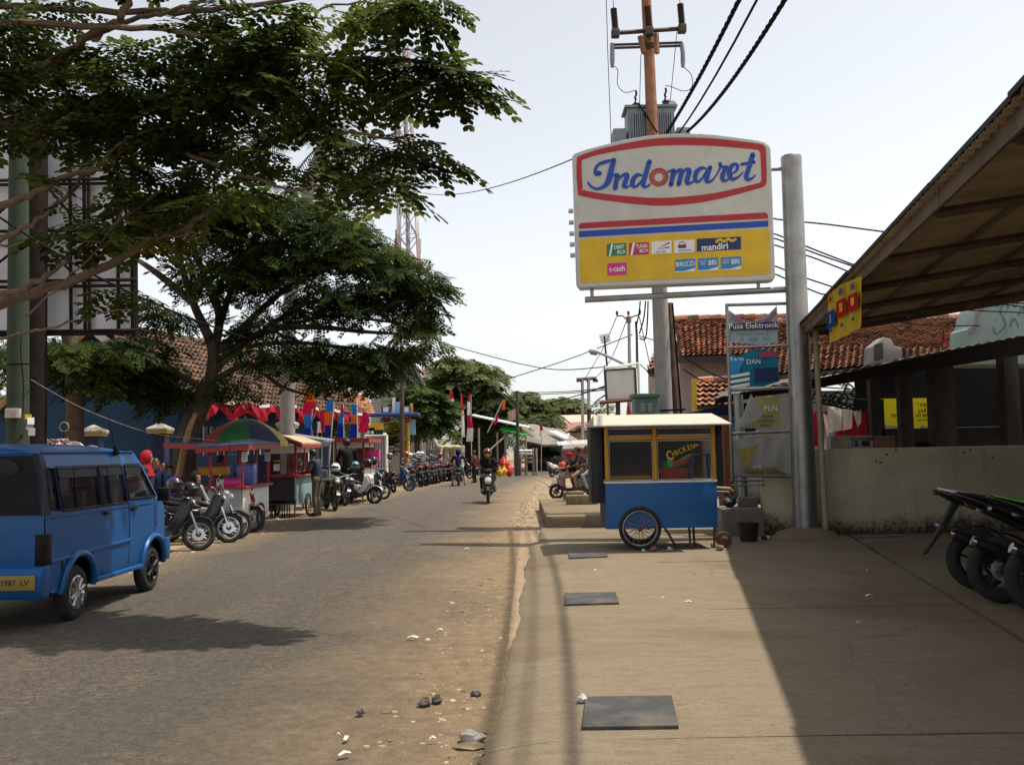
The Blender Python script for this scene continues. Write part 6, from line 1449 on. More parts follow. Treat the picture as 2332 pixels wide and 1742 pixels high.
# ---- palm behind
YPm=27
pm=thing('palm_tree','coconut palm with grey trunk rising behind the shade tree','palm',tuple(P(655,1050,YPm)[0:2])+(0,))
tb=P(656,1050,YPm);tb.z=0;tt_=P(735,330,YPm);mb=MB();c=spline([tb,P(655,850,YPm),P(664,650,YPm),P(695,470,YPm),tt_],8)
mb.tube(c,[.22-.06*i/len(c)+.008*(i%2)for i in range(len(c))],12);mb.build('trunk',M_cpole,pm,smooth=True)
for k in range(16):
 a=2*PI*k/16+rg.uniform(-.2,.2);el=rg.uniform(-.1,1.0);Lf=rg.uniform(2.8,3.5);pts=[]
 for i in range(11):
  t=i/10;pts.append(tt_+Vector((math.cos(a),math.sin(a),0))*Lf*t*math.cos(el*.8)+Vector((0,0,Lf*(math.sin(el)*t-.95*t*t))))
 mb=MB();mb.tube(pts,list(np.linspace(.035,.008,11)),4)
 c=spline(pts,4)
 for i in range(3,len(c)-1):
  t=i/len(c);d=(c[i+1]-c[i]).normalized();sd=d.cross(Vector((0,0,1))).normalized();ll_=.75*math.sin(PI*min(.98,t*.85+.12))
  for s in(1,-1):
   e=c[i]+sd*s*ll_*.7+d*ll_*.5-Vector((0,0,ll_*rg.uniform(.3,.7)));w_=d*.022
   mb.add([c[i]-w_,c[i]+w_,e],[(0,1,2)])
 mb.build('frond',L_palm,pm,fixn=False)
 # ---- trees along the far road
def far_tree(lab,name,base,trunk,blobs,mtl,sp,Y,sc_=1.0,dY=1.2):
 o=thing(name,lab,'tree',tuple(P(base[0],base[1],Y)[0:2])+(0,));q=[P(x,y,Y)for x,y in trunk];q[0].z=0
 mb=MB();c=spline(q,4);mb.tube(c,list(np.linspace(.2,.1,len(c))),8);mb.build('trunk',M_barkd,o,smooth=True)
 for b_ in blobs[:5]:
  mb=MB();mb.tube(spline([q[-1],q[-1].lerp(P(b_[0],b_[1],Y),.5)+Vector((0,0,.2)),P(b_[0],b_[1],Y)],4),list(np.linspace(.08,.03,9)),5);mb.build('limb',M_barkd,o)
 L=[]
 for b_ in blobs:L+=[(p,a,b2,c2,s*sc_)for p,a,b2,c2,s in blob(b_[0],b_[1],b_[2],b_[3],Y,dY,b_[4])]
 place('crown',mtl,o,sp,L);return o
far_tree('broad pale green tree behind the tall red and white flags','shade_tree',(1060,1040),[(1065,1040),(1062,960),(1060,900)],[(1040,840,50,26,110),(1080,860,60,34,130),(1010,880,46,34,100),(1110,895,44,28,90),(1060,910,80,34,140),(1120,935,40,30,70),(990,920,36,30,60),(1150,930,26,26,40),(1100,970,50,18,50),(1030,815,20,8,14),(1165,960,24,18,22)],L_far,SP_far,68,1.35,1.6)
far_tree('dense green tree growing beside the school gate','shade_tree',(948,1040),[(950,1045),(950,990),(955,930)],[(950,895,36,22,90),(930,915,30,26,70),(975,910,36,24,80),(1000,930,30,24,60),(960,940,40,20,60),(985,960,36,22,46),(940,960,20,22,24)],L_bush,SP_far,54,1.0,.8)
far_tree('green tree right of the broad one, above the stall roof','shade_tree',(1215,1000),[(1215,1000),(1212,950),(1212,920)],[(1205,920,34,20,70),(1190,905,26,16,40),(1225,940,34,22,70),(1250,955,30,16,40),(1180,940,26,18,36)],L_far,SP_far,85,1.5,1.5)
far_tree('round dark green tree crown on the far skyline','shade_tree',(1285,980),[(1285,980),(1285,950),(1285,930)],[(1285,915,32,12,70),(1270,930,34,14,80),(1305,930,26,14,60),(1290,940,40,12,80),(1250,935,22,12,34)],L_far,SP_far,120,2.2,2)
far_tree('yellowish bush by the zinc roofed shop','bush',(1230,960),[(1232,985),(1228,965)],[(1225,955,22,10,30),(1245,965,20,12,26)],L_palm,SP_far,80,1.2,.8)
def bush(lab,base,blobs,mtl,Y,s=.6):
 o=thing('bush',lab,'bush',tuple(P(base[0],base[1],Y)[0:2])+(0,));q0=P(base[0],base[1],Y);q0.z=0;mb=MB();mb.tube([q0,P(base[0],base[1]-20,Y)],.05,5);mb.build('stem',M_barkd,o)
 L=[]
 for b_ in blobs:L+=[(p,a,-.2,c2,s2*s)for p,a,b2,c2,s2 in blob(b_[0],b_[1],b_[2],b_[3],Y,.4,b_[4])]
 place('foliage',mtl,o,SP_far,L)
bush('flowering green bush left of the ochre gate column',(885,1040),[(892,990,20,24,60),(895,1015,20,22,50),(905,965,14,10,16)],L_bush,49,.55)
bush('low green bush below the tall red white flags',(1050,1030),[(1060,1000,34,12,46),(1090,1005,26,12,34)],L_bush,63,.7)
bush('low leafy shrub in front of the grey boarded shop',(1245,1050),[(1245,1032,22,9,40),(1262,1030,12,9,20)],L_bush,70,.7)
bush('small fern clump behind the blue foot of the banners',(725,1000),[(735,985,24,14,30),(790,980,18,16,20)],L_bush,38,.5)
# the woods behind the houses on either side, one mass
L=[]
for x0,x1,y0,y1,h,n in((-60,-19,44,62,7,420),(-30,-17,30,40,5,130),(22,70,46,90,8,420),(-40,40,135,150,9,420)):
 for _ in range(n):
  x=rg.uniform(x0,x1);L.append(((x,rg.uniform(y0,y1),h*(.55+.45*math.sin(x*.35)**2)*math.sqrt(rg.uniform(.02,1))),rg.uniform(0,2*PI),rg.normal(.2,.3),rg.normal(0,.3),rg.uniform(1.6,3)))
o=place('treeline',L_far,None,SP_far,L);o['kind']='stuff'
# motorbikes
M_tyre=mat('tyre',(.018,.017,.016),.9,var=.2,dirt=.35,dirtc=(.12,.09,.06));M_chrome=mat('chrome',(.62,.62,.62),.22,metal=1.0,var=.05);M_alloy=mat('alloy',(.38,.38,.38),.4,metal=.8,var=.1)
M_mpaint=mat('moto_paint',(.006,.006,.007),.25,var=.1,coat=.25);M_mblk=mat('moto_plastic',(.010,.010,.011),.5,var=.15,dirt=.1,spec=.3)
M_rimblk=mat('rim_black',(.012,.012,.012),.4);M_seat=mat('moto_seat',(.012,.011,.011),.7,bump=.2);M_eng=mat('engine',(.10,.10,.10),.5,metal=.6,var=.3)
M_lens=mat('lens_clear',(.55,.57,.58),.1,var=.05);M_lred=mat('lens_red',(.16,.004,.006),.2);M_lamb=mat('lens_amber',(.20,.07,.008),.2)
M_plateb=mat('number_plate',(.05,.05,.052),.5);M_mirror=mat('mirror_glass',(.5,.55,.6),.05,metal=1)
M_pwhite=mat('paint_white',(.72,.72,.72),.2,var=.04,coat=.6);M_pred=mat('paint_red',(.38,.012,.014),.2,var=.08,coat=.6);M_pblue=mat('paint_navy',(.02,.05,.16),.2,coat=.6);M_pmar=mat('paint_maroon',(.12,.01,.014),.2,coat=.6)
M_pgrey=mat('paint_grey',(.16,.165,.17),.25,coat=.6);M_pbrown=mat('paint_brown',(.06,.045,.032),.4,dirt=.3);M_pgreen=mat('paint_green',(.10,.30,.03),.25,coat=.5)
M_rimw=mat('rim_white',(.60,.60,.58),.35);M_rimred=mat('rim_red',(.30,.02,.015),.35)
RY=Matrix.Rotation(R(90),4,'X')
def mwheel(par,x,r,wd,spk,name,rimmat=None):
 rimmat=rimmat or M_alloy
 mb=MB();mb.tube([(x+(r-wd*.5)*math.cos(t),0,r+(r-wd*.5)*math.sin(t))for t in np.linspace(0,2*PI,28,endpoint=False)],wd*.5,10,closed=True);t_=mb.build(name,M_tyre,par,smooth=True,world=False)
 q=r-wd*.95;mb=MB()
 ring=[(x+q*math.cos(t),0,r+q*math.sin(t))for t in np.linspace(0,2*PI,28,endpoint=False)];mb.tube(ring,.016,6,closed=True)
 if spk=='wire':
  for k in range(28):
   a=2*PI*k/28;b_=a+(.5 if k%2 else-.5);s=.03 if k%4<2 else-.03
   mb.tube([(x+.035*math.cos(b_),s,r+.035*math.sin(b_)),(x+q*math.cos(a),0,r+q*math.sin(a))],.0025,3,cap=False)
 else:
  for k in range(spk):
   a=2*PI*k/spk+.3;mb.tube([(x+.03*math.cos(a+.3),0,r+.03*math.sin(a+.3)),(x+q*math.cos(a),0,r+q*math.sin(a))],[.02,.011],6)
 mb.build('rim',rimmat,t_,smooth=True,world=False)
 mb=MB();mb.lathe([(.045,-.06),(.05,-.055),(.05,.055),(.045,.06)],12,Matrix.Translation((x,0,r))@RY);mb.build('hub',M_eng,t_,smooth=True,world=False)
 mb=MB();mb.lathe([(.105,.048),(.105,.052)],20,Matrix.Translation((x,0,r))@RY);mb.build('brake_disc',M_chrome,t_,world=False)
 return t_
def both(fn):
 for s in(1,-1):fn(s)
def arc(par,x,z,r,a0,a1,wd,name,mtl,t=.012):
 mb=MB();k=12;vs=[]
 for i in range(k+1):
  a=R(a0+(a1-a0)*i/k)
  for rr,ww in((r,wd),(r+t,wd*.9),(r+t,-wd*.9),(r,-wd)):vs.append((x+rr*math.cos(a),ww,z+rr*math.sin(a)))
 fs=[]
 for i in range(k):
  for j in range(4):fs.append((4*i+j,4*i+(j+1)%4,4*i+4+(j+1)%4,4*i+4+j))
 fs+=[(3,2,1,0),(4*k,4*k+1,4*k+2,4*k+3)];mb.add(vs,fs);return mb.build(name,mtl,par,smooth=True,world=False)
def side(par,pts,hw,name,mtl,taper=.8,off=0.0,bev=.012):
 mb=MB();mb.prism(pts,off-hw,off+hw,'y',taper=taper);return mb.build(name,mtl,par,world=False,bevel=bev)
def tub(par,pts,r,name,mtl,n=7):
 mb=MB();mb.tube(pts,r,n);return mb.build(name,mtl,par,smooth=True,world=False)
def plate(par,x,z,tilt,name='number_plate',s=1,txt=None):
 mb=MB();T=Matrix.Translation((x,0,z))@Matrix.Rotation(tilt,4,'Y');mb.box((0,0,0),(.006,.22*s,.10*s),T);o=mb.build(name,M_plateb,par,world=False)
 mb=MB();mb.box((-.004,0,.012),(.002,.18*s,.03*s),T);mb.build('plate_text',M_signw,o,world=False);return o
def underbone(label,loc,rz,group,cast=False,lean=.13):
 t=thing('motorbike',label,'motorbike',loc,rz,group);t.rotation_euler=(-lean,0,rz)
 fx,bx,r=.62,-.62,.275
 mwheel(t,fx,r,.085,5 if cast else 'wire','front_wheel');mwheel(t,bx,r,.10,5 if cast else 'wire','rear_wheel')
 both(lambda s:tub(t,[(fx,.075*s,r),(fx-.06,.075*s,.46),(fx-.19,.07*s,.80)],[.021,.019,.016],'fork',M_alloy))
 arc(t,fx,r,r+.025,35,175,.055,'front_mudguard',M_mpaint);arc(t,bx,r,r+.03,20,150,.06,'rear_mudguard',M_mblk)
 side(t,[(.49,.62),(.55,.80),(.47,.93),(.36,.95),(.33,.80),(.40,.62)],.12,'headlight_cowl',M_mpaint,.6)
 mb=MB();mb.ball((.515,0,.81),(.045,.075,.055),12,8);mb.build('headlight',M_lens,t,smooth=True,world=False)
 both(lambda s:side(t,[(.50,.66),(.40,.88),(.34,.86),(.22,.52),(.10,.36),(.22,.33),(.36,.42)],.012,'leg_shield',M_mpaint,.9,.165*s))
 side(t,[(.42,.72),(.34,.84),(.20,.56),(.02,.50),(.02,.40),(.26,.42)],.06,'frame_tunnel',M_mblk)
 side(t,[(.08,.42),(.12,.60),(-.05,.66),(-.45,.72),(-.84,.86),(-.86,.80),(-.60,.58),(-.20,.46)],.145,'side_fairing',M_mpaint,.6)
 side(t,[(.14,.66),(.04,.74),(-.28,.77),(-.52,.83),(-.74,.86),(-.74,.81),(-.40,.71),(-.02,.64)],.13,'seat',M_seat,.75,bev=.025)
 side(t,[(.20,.22),(.26,.36),(.14,.44),(-.10,.42),(-.18,.30),(-.12,.20)],.10,'engine',M_eng,.8)
 for k in range(4):tub(t,[(.22+.03*k,-.08,.30+.012*k),(.22+.03*k,.08,.30+.012*k)],.05,'engine_fin',M_eng,10)
 tub(t,[(.20,-.10,.27),(.05,-.13,.17),(-.30,-.14,.22),(-.46,-.15,.30),(-.86,-.16,.42),(-.90,-.16,.43)],[.016,.018,.02,.045,.05,.035],'exhaust',M_alloy,9)
 both(lambda s:tub(t,[(-.08,.09*s,.34),(bx,.09*s,r)],.02,'swingarm',M_mblk));both(lambda s:tub(t,[(bx+.02,.11*s,r+.03),(bx+.12,.11*s,.62)],.028,'shock',M_alloy))
 mb=MB();mb.tube(spline([(.30,.36,.99),(.34,.22,1.00),(.38,.08,.95),(.38,-.08,.95),(.34,-.22,1.00),(.30,-.36,.99)],4),.013,7);hb=mb.build('handlebar',M_chrome,t,smooth=True,world=False)
 both(lambda s:tub(hb,[(.315,.25*s,1.0),(.295,.37*s,.99)],.02,'grip',M_mblk))
 def mir(s):
  tub(t,[(.35,.22*s,1.0),(.33,.27*s,1.10),(.30,.30*s,1.16)],.007,'mirror_stem',M_mblk,5)
  mb=MB();mb.ball((.295,.31*s,1.18),(.02,.062,.045),10,6);m_=mb.build('mirror',M_mblk,t,smooth=True,world=False)
  mb=MB();mb.ball((.282,.31*s,1.18),(.012,.052,.036),10,6);mb.build('mirror_glass',M_mirror,m_,smooth=True,world=False)
 both(mir)
 mb=MB();mb.ball((-.85,0,.80),(.05,.085,.045),10,7);mb.build('tail_light',M_lred,t,smooth=True,world=False)
 side(t,[(-.78,.76),(-.72,.74),(-.92,.44),(-1.0,.40),(-.97,.47)],.05,'plate_hanger',M_mblk,.9);plate(t,-.925,.60,R(-24),'number_plate',1.3)
 both(lambda s:tub(t,[(-.82,.09*s,.78),(-.83,.16*s,.78)],.022,'indicator',M_lamb));both(lambda s:tub(t,[(.0,.10*s,.27),(.0,.24*s,.26)],.014,'footpeg',M_mblk))
 tub(t,[(-.15,.12,.25),(-.22,.26,.02)],.011,'side_stand',M_mblk);return t
def scooter(label,loc,rz,group,lean=.1):
 t=thing('motor_scooter',label,'scooter',loc,rz,group);t.rotation_euler=(-lean,0,rz);fx,bx,r=.60,-.60,.25
 mwheel(t,fx,r,.09,6,'front_wheel',M_rimblk);mwheel(t,bx,r,.10,6,'rear_wheel',M_rimblk)
 both(lambda s:tub(t,[(fx,.07*s,r),(fx-.14,.07*s,.62)],.02,'fork',M_mblk));arc(t,fx,r,r+.02,30,165,.06,'front_mudguard',M_mblk)
 side(t,[(.56,.50),(.60,.66),(.50,.86),(.40,.92),(.33,.86),(.34,.60),(.30,.36),(.40,.34)],.17,'front_apron',M_mpaint,.45,bev=.03)
 side(t,[(.60,.58),(.625,.66),(.585,.76),(.54,.78),(.54,.58)],.10,'headlight',M_lens,.5)
 side(t,[(.42,.86),(.48,.94),(.44,1.03),(.32,1.03),(.27,.92)],.12,'handlebar_cowl',M_mblk,.5,bev=.02)
 side(t,[(.36,.30),(.36,.36),(-.02,.36),(-.10,.32),(-.06,.26),(.30,.25)],.15,'floorboard',M_mblk)
 side(t,[(.0,.34),(.02,.66),(-.20,.72),(-.60,.80),(-.92,.90),(-.94,.82),(-.74,.58),(-.40,.44),(-.16,.34)],.15,'body_fairing',M_mpaint,.55,bev=.03)
 side(t,[(.08,.68),(.04,.76),(-.28,.78),(-.50,.85),(-.78,.89),(-.78,.83),(-.40,.72)],.13,'seat',M_seat,.7,bev=.03)
 side(t,[(-.14,.20),(-.10,.36),(-.40,.42),(-.66,.36),(-.72,.26),(-.50,.20)],.06,'engine_case',M_eng,.8,.06);arc(t,bx,r,r+.03,30,140,.07,'rear_mudguard',M_mblk)
 tub(t,[(-.20,-.13,.24),(-.46,-.16,.30),(-.92,-.17,.42),(-.95,-.17,.43)],[.03,.06,.06,.03],'exhaust',M_mblk,10)
 mb=MB();mb.tube(spline([(.26,.34,1.02),(.32,.18,1.02),(.36,0,1.0),(.32,-.18,1.02),(.26,-.34,1.02)],4),.014,7);hb=mb.build('handlebar',M_mblk,t,smooth=True,world=False)
 both(lambda s:tub(hb,[(.285,.23*s,1.02),(.255,.35*s,1.02)],.02,'grip',M_mblk))
 def mir(s):
  tub(t,[(.33,.17*s,1.02),(.30,.24*s,1.14),(.27,.28*s,1.18)],.008,'mirror_stem',M_mblk,5)
  mb=MB();mb.ball((.265,.29*s,1.20),(.02,.065,.042),10,6);m_=mb.build('mirror',M_mblk,t,smooth=True,world=False)
  mb=MB();mb.ball((.252,.29*s,1.20),(.012,.055,.034),10,6);mb.build('mirror_glass',M_mirror,m_,smooth=True,world=False)
 both(mir)
 mb=MB();mb.ball((-.90,0,.83),(.06,.11,.05),10,7);mb.build('tail_light',M_lred,t,smooth=True,world=False)
 side(t,[(-.80,.70),(-.74,.66),(-.92,.40),(-1.0,.36),(-.96,.44)],.055,'plate_hanger',M_mblk,.9);plate(t,-.93,.57,R(-24));plate(t,.61,.50,R(20),'front_plate',.8)
 tub(t,[(-.15,.12,.25),(-.22,.26,.02)],.011,'side_stand',M_mblk);return t
def sport(label,loc,rz,group,lean=.1):
 t=thing('sport_bike',label,'motorbike',loc,rz,group);t.rotation_euler=(-lean,0,rz);fx,bx,r=.66,-.66,.31
 for x,n,wd in((fx,'front_wheel',.10),(bx,'rear_wheel',.135)):
  w_=mwheel(t,x,r,wd,5,n,M_rimblk);mb=MB();q=r-wd*.95
  for k in range(5):
   a=2*PI*k/5+.42;mb.tube([(x+.05*math.cos(a),0,r+.05*math.sin(a)),(x+q*math.cos(a-.06),0,r+q*math.sin(a-.06))],.011,6)
  mb.build('spoke',M_rimblk,w_,smooth=True,world=False)
 both(lambda s:tub(t,[(fx,.08*s,r),(fx-.2,.08*s,.86)],.026,'fork',M_mblk));arc(t,fx,r,r+.02,40,150,.06,'front_mudguard',M_mblk)
 side(t,[(.60,.58),(.68,.78),(.56,.98),(.40,1.02),(.20,.84),(.24,.46),(.10,.26),(.30,.22),(.48,.40)],.17,'front_fairing',M_mpaint,.5,bev=.03)
 side(t,[(.64,.70),(.69,.78),(.62,.86),(.56,.82)],.10,'headlight',M_lens,.6)
 side(t,[(.30,.80),(.26,.98),(.05,1.0),(-.14,.84),(-.06,.72)],.14,'fuel_tank',M_mpaint,.5,bev=.04)
 side(t,[(-.08,.80),(-.22,.79),(-.42,.86),(-.66,.99),(-.72,.985),(-.56,.88),(-.20,.71)],.10,'seat',M_seat,.7,bev=.02)
 side(t,[(-.10,.74),(-.42,.86),(-.74,1.01),(-1.02,1.045),(-1.06,1.03),(-.90,.92),(-.60,.80),(-.30,.64),(-.14,.62)],.095,'tail_fairing',M_mpaint,.55,bev=.015)
 both(lambda s:side(t,[(-.48,.885),(-.74,1.0),(-1.02,1.05),(-1.02,1.032),(-.76,.97),(-.52,.85),(-.36,.80)],.004,'stripe',M_pwhite,.95,.088*s,.001))
 side(t,[(-.86,.93),(-.78,.90),(-.98,.60),(-1.16,.36),(-1.19,.36),(-1.02,.64)],.06,'plate_hanger',M_mblk,.9);plate(t,-1.02,.66,R(-32))
 mb=MB();mb.ball((-1.0,0,1.0),(.05,.06,.025),10,6);mb.build('tail_light',M_lred,t,smooth=True,world=False)
 both(lambda s:tub(t,[(-.74,.06*s,.88),(-.76,.16*s,.88),(-.77,.20*s,.88)],[.01,.028,.016],'indicator',M_alloy,8))
 both(lambda s:side(t,[(-.02,.46),(bx-.04,.34),(bx-.05,.28),(bx+.1,.27),(.0,.36)],.02,'swingarm',M_mblk,.9,.10*s));arc(t,bx,r,r+.03,20,95,.06,'hugger',M_mblk)
 side(t,[(.28,.22),(.30,.50),(.10,.60),(-.16,.52),(-.18,.26),(.0,.18)],.15,'engine',M_eng,.8)
 tub(t,[(.2,-.1,.25),(-.2,-.14,.24),(-.40,-.16,.32),(-.86,-.19,.55),(-.92,-.19,.57)],[.02,.025,.05,.06,.05],'exhaust',M_mblk,10);tub(t,[(-.90,-.19,.56),(-.95,-.19,.585)],.05,'exhaust_tip',M_chrome,10)
 both(lambda s:tub(t,[(.40,.08*s,.95),(.34,.34*s,.95)],.015,'handlebar',M_mblk));both(lambda s:side(t,[(.0,.52),(.02,.68),(-.22,.74),(-.30,.66)],.01,'side_panel',M_mpaint,.9,.12*s))
 tub(t,[(-.15,.12,.25),(-.22,.28,.02)],.012,'side_stand',M_mblk);return t
def at_front(px,py,rz,d=.62,z=0):g=G(px,py,z);return(g.x-d*math.cos(R(rz)),g.y-d*math.sin(R(rz)),z)
GB='motorbikes parked along the left roadside'
b1_=underbone('black motorbike with bright wire wheels parked nearest the blue van',at_front(452,1254,16),R(16),GB)
sc1=scooter('black and white scooter ridden down the road by the masked rider',(G(1112,1149).x-.02,G(1112,1149).y+.6,.03),R(-88),'scooters on the road',0)
sw=lambda**k:k
def ub(px,py,rz,lab,swap=None,d=.62,lean=-.13,src=None,grp=GB,z=0):return copy_tree(src or b1_,at_front(px,py,rz,d,z),(lean,0,R(rz)),lab,grp,swap)
ub(521,1236,14,'black motorbike with a shiny brake disc, second from the blue van',{'alloy':M_chrome})
ub(540,1228,20,'black motorbike with a chrome wheel rim tucked behind the second one',{'alloy':M_chrome,'moto_paint':M_pgrey})
ub(574,1212,-24,'black motorbike with red flame side panels parked by the white stall panel',{'moto_paint':M_pred,'alloy':M_pgrey})
bb_=ub(762,1164,-68,'dusty brown motorbike loaded with saddle bags, its wheel turned to the road',{'moto_paint':M_pbrown,'alloy':M_pbrown})
ub(786,1152,-64,'small dark motorbike just right of the brown one',{})
ub(852,1148,-16,'white faired motorbike with black wheels on the roadside',{'moto_paint':M_pwhite,'alloy':M_rimblk})
ub(872,1138,-12,'black motorbike with a bright white wheel rim behind the white one',{'alloy':M_rimw})
ub(897,1122,118,'black motorbike showing its pale number plate beside the red stall',{'alloy':M_rimblk},-.62)
ub(932,1119,-14,'black motorbike with white mudguard and alloy wheel facing the road',{'moto_paint':M_pblue})
ROW=[(958,1109,116,M_pgrey,'grey'),(967,1107,126,M_mblk,'matt black'),(976,1105,108,M_pmar,'maroon'),(984,1103,121,M_mpaint,'glossy black'),(991,1102,113,M_pgrey,'dull grey'),(998,1100,124,M_pred,'red'),(1004,1098,106,M_mpaint,'black'),(1010,1097,118,M_pblue,'navy'),(1016,1096,127,M_mblk,'plain black'),(1024,1096,112,M_pmar,'dark maroon')]
ORD=['first','second','third','fourth','fifth','sixth','seventh','eighth','ninth','tenth']
for i,(x,y,a,m_,c)in enumerate(ROW):
 o_=ub(x,y,a,'%s motorbike seen from behind in the tight row, %s counted from the stalls'%(c,ORD[i]),{'moto_paint':m_,'alloy':M_rimblk,'chrome':M_mblk if i%3 else M_chrome},-.62,-.13+.05*math.sin(i*2.2));k_=1.13+.05*math.sin(i*1.7);o_.scale=(k_,k_,k_)
ub(1036,1092,124,'motorbike with a white tail plate at the far end of the tight row',{'moto_paint':M_pmar,'number_plate':M_signw},-.62)
ub(944,1112,100,'black motorbike squeezed in behind the one with the white mudguard',{'alloy':M_rimblk},-.62)
ub(1070,1090,-20,'black motorbike parked beyond the hooded rider',{'alloy':M_rimblk})
for o_ in list(sc1.children):
 if o_.name.startswith('side_stand'):bpy.data.objects.remove(o_)
hb_=ub(1044,1108,92,'small black motorbike ridden by the hooded person',{'alloy':M_rimblk},-.62,0,None,'motorbikes on the road')
copy_tree(sc1,at_front(1268,1137,186,.60),(0,0,R(186)),'grey and black scooter carrying three young men by the cart','scooters on the right shoulder',{'moto_paint':M_pgrey})
copy_tree(sc1,(G(1252,1087).x+.5,G(1252,1087).y+.3,0),(-.08,0,R(52)),'white scooter with a red bag parked by the bend','scooters on the right shoulder',{'moto_paint':M_pwhite})
def at_rear(px,py,rz,d=.66):return at_front(px,py,rz,-d,ZP)
s1_=sport('black sport bike with a white striped tail, farthest of three on the forecourt',at_rear(2232,1344,-12),R(-12),'sport bikes parked in the shade')
copy_tree(s1_,at_rear(2286,1373,-10),(-.1,0,R(-10)),'black sport bike, middle of three on the forecourt','sport bikes parked in the shade',{'paint_white':M_mblk},('plate_hanger','number_plate','tail_light'))
copy_tree(s1_,at_rear(2378,1400,-8),(-.1,0,R(-8)),'sport bike with green side panels cut by the picture edge, nearest of three','sport bikes parked in the shade',{'paint_white':M_pgreen},('plate_hanger','number_plate','tail_light'))
# a bike glimpsed behind the concrete block
ub(1615,1118,184,'dark motorbike glimpsed under the banner frame behind the pipe post',{},.62)
# helmets on the bikes
HG='helmets left on parked motorbikes';HEL=None
def helmet(px,py,Y,lab,mtl,rz=0.0):
 global HEL
 p=P(px,py,Y);mm=mtl
 if HEL is None:
  t=thing('helmet',lab,'helmet',p,rz,HG)
  mb=MB();mb.ball((0,0,0),(.145,.125,.135),16,10);mb.v=[(x,y,max(z,-.10))for x,y,z in mb.v];mb.build('shell',M_mpaint,t,smooth=True,world=False)
  mb=MB();mb.ball((.05,0,.01),(.105,.112,.06),14,8);mb.build('visor',M_rimblk,t,smooth=True,world=False)
  mb=MB();mb.tube([(.09*math.cos(a)-.0,.095*math.sin(a),-.105)for a in np.linspace(0,2*PI,16,endpoint=False)],.018,6,closed=True);mb.build('rim_trim',M_mblk,t,smooth=True,world=False)
  HEL=t;return t
 return copy_tree(HEL,p,(rnd.uniform(-.2,.2),rnd.uniform(-.2,.2),rz),lab,HG,{'moto_paint':mm})
helmet(433,1114,15.9,'black helmet on the second bike from the van',M_mpaint,0)
helmet(397,1103,15.6,'black and purple helmet on the bike nearest the van',mat('paint_purple',(.022,.010,.045),.2,coat=.6),-.5)
helmet(764,1066,24.3,'white helmet resting on the loaded brown motorbike',M_pwhite,-1.6)
helmet(809,1060,28.2,'turquoise helmet behind the white motorbike',mat('paint_teal',(.02,.28,.32),.2,coat=.6),-1)
helmet(838,1054,29,'black helmet hanging before the red stall, left of a pair',M_mpaint,0);helmet(851,1049,29.4,'black helmet hanging before the red stall, right of a pair',M_mpaint,-2)
helmet(888,1038,38,'pink and black helmet on the bike beside the gate',mat('paint_pink',(.40,.12,.16),.2,coat=.6),-1);helmet(925,1034,43,'red helmet in front of the dark pole',M_pred,-1.5);helmet(1002,1036,48.5,'red helmet high over the end of the bike row',M_pred,-1)
helmet(934,1037,43.5,'small white helmet right of the red one by the pole',M_pwhite,-1);helmet(942,1037,44.5,'dark green helmet in the middle of the bike row',M_pgrey,-1);helmet(953,1034,45,'white helmet in the bike row, left of a close pair',M_pwhite,-1);helmet(961,1034,45.6,'white helmet in the bike row, right of a close pair',M_pwhite,-1);helmet(798,1097,27.5,'grey helmet hanging low on the white motorbike',M_pgrey,-1)
# saddle bags
sb_=thing('saddle_bags','brown canvas saddle bags slung over the brown motorbike','saddle bags',(bb_.location.x,bb_.location.y,.55),bb_.rotation_euler.z)
for s in(1,-1):
 mb=MB();mb.box((-.2,.27*s,.05),(.5,.18,.42));mb.build('bag',mat('canvas_brown',(.10,.08,.06),.9,var=.25,bump=.3),sb_,world=False,bevel=.06)
mb=MB();mb.box((-.2,0,.29),(.4,.5,.06));mb.build('flap',mat('canvas_brown',(.1,.08,.06)),sb_,world=False,bevel=.02)
